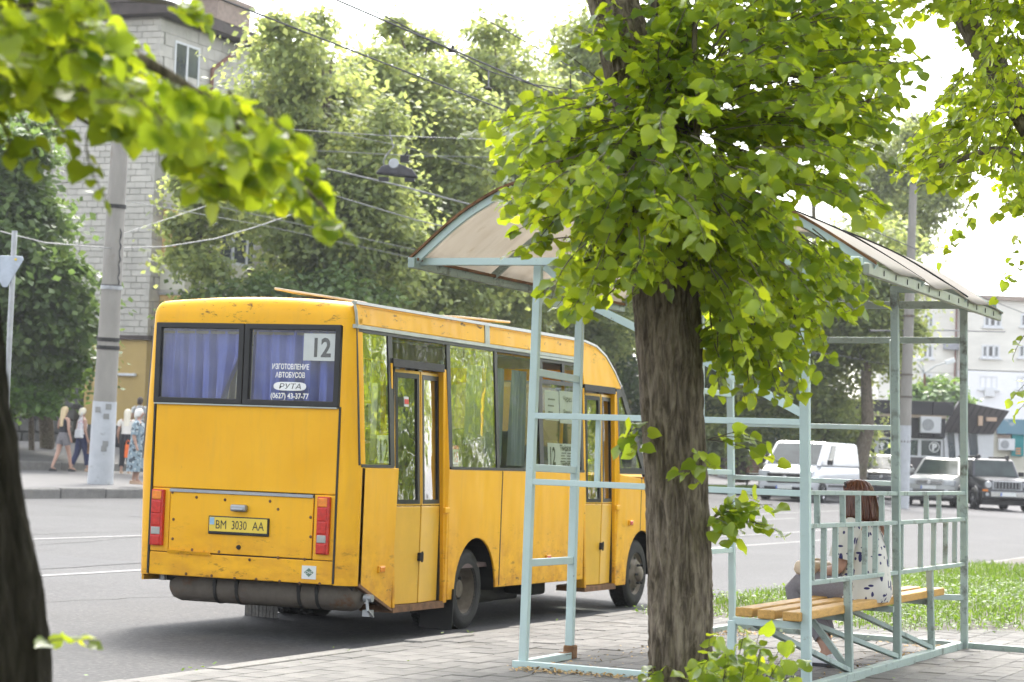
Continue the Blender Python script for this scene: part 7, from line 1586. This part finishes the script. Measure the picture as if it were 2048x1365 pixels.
    for (y, s) in [(y, s) for y in wheels for s in (1, -1)]:
        hw = width / 2 - .02; x = s * (hw - .09)
        w_ = MB().lathe(tyre_prof(x, .22, wr, s), 28, (0, y, wr), 'X').build('wheel', M['black_rubber'], t, world=False, smooth=True)
        MB().lathe([(x + s * .10, wr * .66), (x + s * .085, wr * .6), (x + s * .07, wr * .2), (x + s * .10, wr * .12), (x + s * .10, .01)], 24, (0, y, wr), 'X', cap0=False).build('rim', M['alloy'], w_, world=False, smooth=True)
        sk = MB()
        for i in range(5): a = i / 5 * 2 * math.pi; sk.box((x + s * .082, y + wr * .42 * math.cos(a + .6), wr + wr * .42 * math.sin(a + .6)), (.012, .09, .06), rx=a + .6)
        sk.build('rim_gap', M['black_trim'], w_, world=False, kind='stuff')
        ar = arc(y, wr, wr + .07, 0, math.pi, 12); ring = [[(s * (width / 2 + .008), yy, zz), (s * (width / 2 - .25), yy, zz)] for yy, zz in ar]
        am = MB(); am.prism([(s * (width / 2 - .05), yy, zz) for yy, zz in ar] + [(s * (width / 2 - .05), y - wr - .07, .2), (s * (width / 2 - .05), y + wr + .07, .2)][::-1], (s * .055, 0, 0)); am.build('wheel_arch', opts.get('arch', M['black_trim']), t, world=False)
        w_.location.x = s * .07
    for s in (1, -1):
        my = lerp(yw, ya, .35) + .25; mz = zw + .14; MB().box((s * (hb + .16), my, mz), (.20, .10, .17)).build('mirror', opts.get('mirror', mp), t, world=False, bev=.03)
    MB().span((-width / 2 + .12, st[0][0] + .2, .2), (width / 2 - .12, st[-1][0] - .2, .45)).build('underside', M['black_trim'], t, world=False)
    for (a, b2, m) in opts.get('extra', ()): MB().span(a, b2).build('roof_rail' if a[2] > 1.4 else 'trim_strip', m, t, world=False, bev=.01)
    return t
def park(px, py, d, head):
    p = at(px, py, d); p.z = roadz(p.x, p.y); return p, YAW + head
HL, CH, BT = M['head_lens'], M['chrome'], M['black_trim']
# white panel van: three-quarter view, long blank side to the right
p, r = park(1580, 1005, 77, math.radians(-26))
vw = car('white panel van with a black grille parked in front of the leaning tree', p, r, paint('van_white', (0.46, 0.47, 0.485)),
    [(-.60, .84, .32, .72), (-.50, .94, .26, .96), (-.25, .97, .26, 1.08), (.0, .985, .26, 1.17), (.3, .99, .26, 1.24), (2.5, .99, .28, 1.26), (4.3, .985, .30, 1.26)],
    (.02, .98, 4.20, 4.32, 1.18, 1.97, .975, .89), 1.98, (.30, 3.25), .33,
    dict(van=True, side=((.16, .30),), face=(('headlight', .55, .90, .80, 1.0, HL, .0, .35, True), ('bumper', -.93, .93, .30, .48, BT, .05, .3, False), ('fog_lamp', .68, .84, .40, .52, HL, .07, .2, True)), grille=(.60, .60, .92, 4, M['dark_metal'], False), badge=.79, plate=.46, pd=.08, mirror=BT,
         extra=(((.985, .9, .50), (1.0, 3.0, .58), BT), ((-1.0, .9, .50), (-.985, 3.0, .58), BT))))
# dark crossover
p, r = park(1762, 985, 88, math.radians(-12))
car('dark brown crossover with a blunt black grille, behind the silver car', p, r, paint('dark_brown', (0.022, 0.018, 0.018), .45),
    [(-.35, .78, .35, .80), (-.25, .88, .26, .98), (.2, .91, .26, 1.06), (.8, .92, .26, 1.10), (1.1, .92, .27, 1.12), (3.2, .92, .3, 1.14), (4.2, .88, .4, 1.1)],
    (.85, 1.75, 3.6, 4.15, 1.10, 1.66, .84, .66), 1.86, (.45, 3.15), .35,
    dict(face=(('headlight', .48, .85, .78, .94, HL, .0, .4, True), ('bumper', -.86, .86, .30, .44, BT, .04, .2, False)), grille=(.46, .70, .90, 3, M['steel'], False), badge=.84, plate=.58, pd=.06, extra=(((.55, 1.8, 1.68), (.62, 3.6, 1.73), M['chrome']), ((-.62, 1.8, 1.68), (-.55, 3.6, 1.73), M['chrome']))))
# silver crossover
p, r = park(1862, 1010, 81, math.radians(-22))
car('silver crossover with grey lower bumpers parked beside the black off-roader', p, r, paint('silver', (0.30, 0.305, 0.285), .35),
    [(-.45, .74, .36, .78), (-.32, .87, .28, .96), (.15, .90, .28, 1.03), (.75, .915, .28, 1.08), (1.1, .915, .28, 1.10), (3.1, .915, .3, 1.12), (3.95, .86, .42, 1.08)],
    (.82, 1.65, 3.45, 3.92, 1.08, 1.66, .84, .68), 1.85, (.42, 3.05), .36,
    dict(face=(('headlight', .50, .86, .74, .92, HL, .0, .4, True), ('bumper', -.86, .86, .32, .60, mat('grey_plastic', (0.13, .13, .125), .7), .03, .25, False), ('fog_lamp', .55, .68, .50, .60, HL, .06, .15, True), ('grille_bar', -.45, .45, .80, .86, CH, .03, .1, False)), grille=(.44, .76, .90, 2, CH, False), badge=.83, plate=.66, pd=.09, extra=(((.58, 1.7, 1.68), (.64, 3.4, 1.72), CH), ((-.64, 1.7, 1.68), (-.58, 3.4, 1.72), CH))))
# black off-roader
p, r = park(2006, 1013, 80, math.radians(4))
jp = car('black off-roader with a slotted grille and round lamps at the end of the parked row', p, r, paint('dark_blue_black', (0.012, 0.013, 0.02), .3),
    [(-.45, .80, .45, .98), (-.40, .84, .40, 1.04), (.2, .87, .36, 1.10), (.9, .89, .36, 1.14), (1.1, .90, .36, 1.15), (3.4, .90, .38, 1.16), (4.05, .88, .42, 1.14)],
    (.95, 1.45, 3.9, 4.02, 1.13, 1.76, .84, .72), 1.85, (.35, 3.05), .38,
    dict(face=(('bumper', -.90, .90, .42, .66, BT, .12, .3, False), ('bumper_bar', -.60, .60, .48, .66, CH, .14, .1, False), ('turn_lamp', .68, .86, .66, .72, M['tail_amber'], .10, .1, True), ('grille_surround', -.52, .52, .72, 1.02, M['steel'], .02, .1, False)), grille=(.46, .75, .99, 8, M['steel'], True), plate=.57, pd=.17, arch=mat('grey_flare', (0.06, .06, .062), .7), mirror=BT,
         extra=(((-.6, 1.5, 1.79), (-.5, 3.8, 1.86), BT), ((.5, 1.5, 1.79), (.6, 3.8, 1.86), BT))))
yn = -.45
for s in (1, -1):
    MB().lathe([(yn - .06, .10), (yn - .04, .115), (yn + .05, .12)], 18, (s * .66, 0, .88), 'Y').build('headlight', HL, jp, world=False, smooth=True)
    MB().lathe([(yn - .15, .06), (yn - .05, .07)], 14, (s * .72, 0, .56), 'Y').build('fog_lamp', HL, jp, world=False)
    MB().lathe([(1.38, .07), (1.45, .08)], 12, (s * .5, 0, 1.84), 'Y').build('roof_lamp', BT, jp, world=False)
print('objects', len(bpy.data.objects))

# ================================================================== summer haze over the street
hm_ = bpy.data.materials.new('haze'); hm_.use_nodes = True; t_ = hm_.node_tree; t_.nodes.clear()
pv_ = t_.nodes.new('ShaderNodeVolumePrincipled'); pv_.inputs['Color'].default_value = (0.95, 0.97, 1.0, 1); pv_.inputs['Density'].default_value = 0.0004; pv_.inputs['Anisotropy'].default_value = 0.0
ho_ = t_.nodes.new('ShaderNodeOutputMaterial'); t_.links.new(pv_.outputs[0], ho_.inputs['Volume'])
MB().span((-950, -310, -2), (950, 2300, 22)).build('haze', hm_, None, kind='stuff')
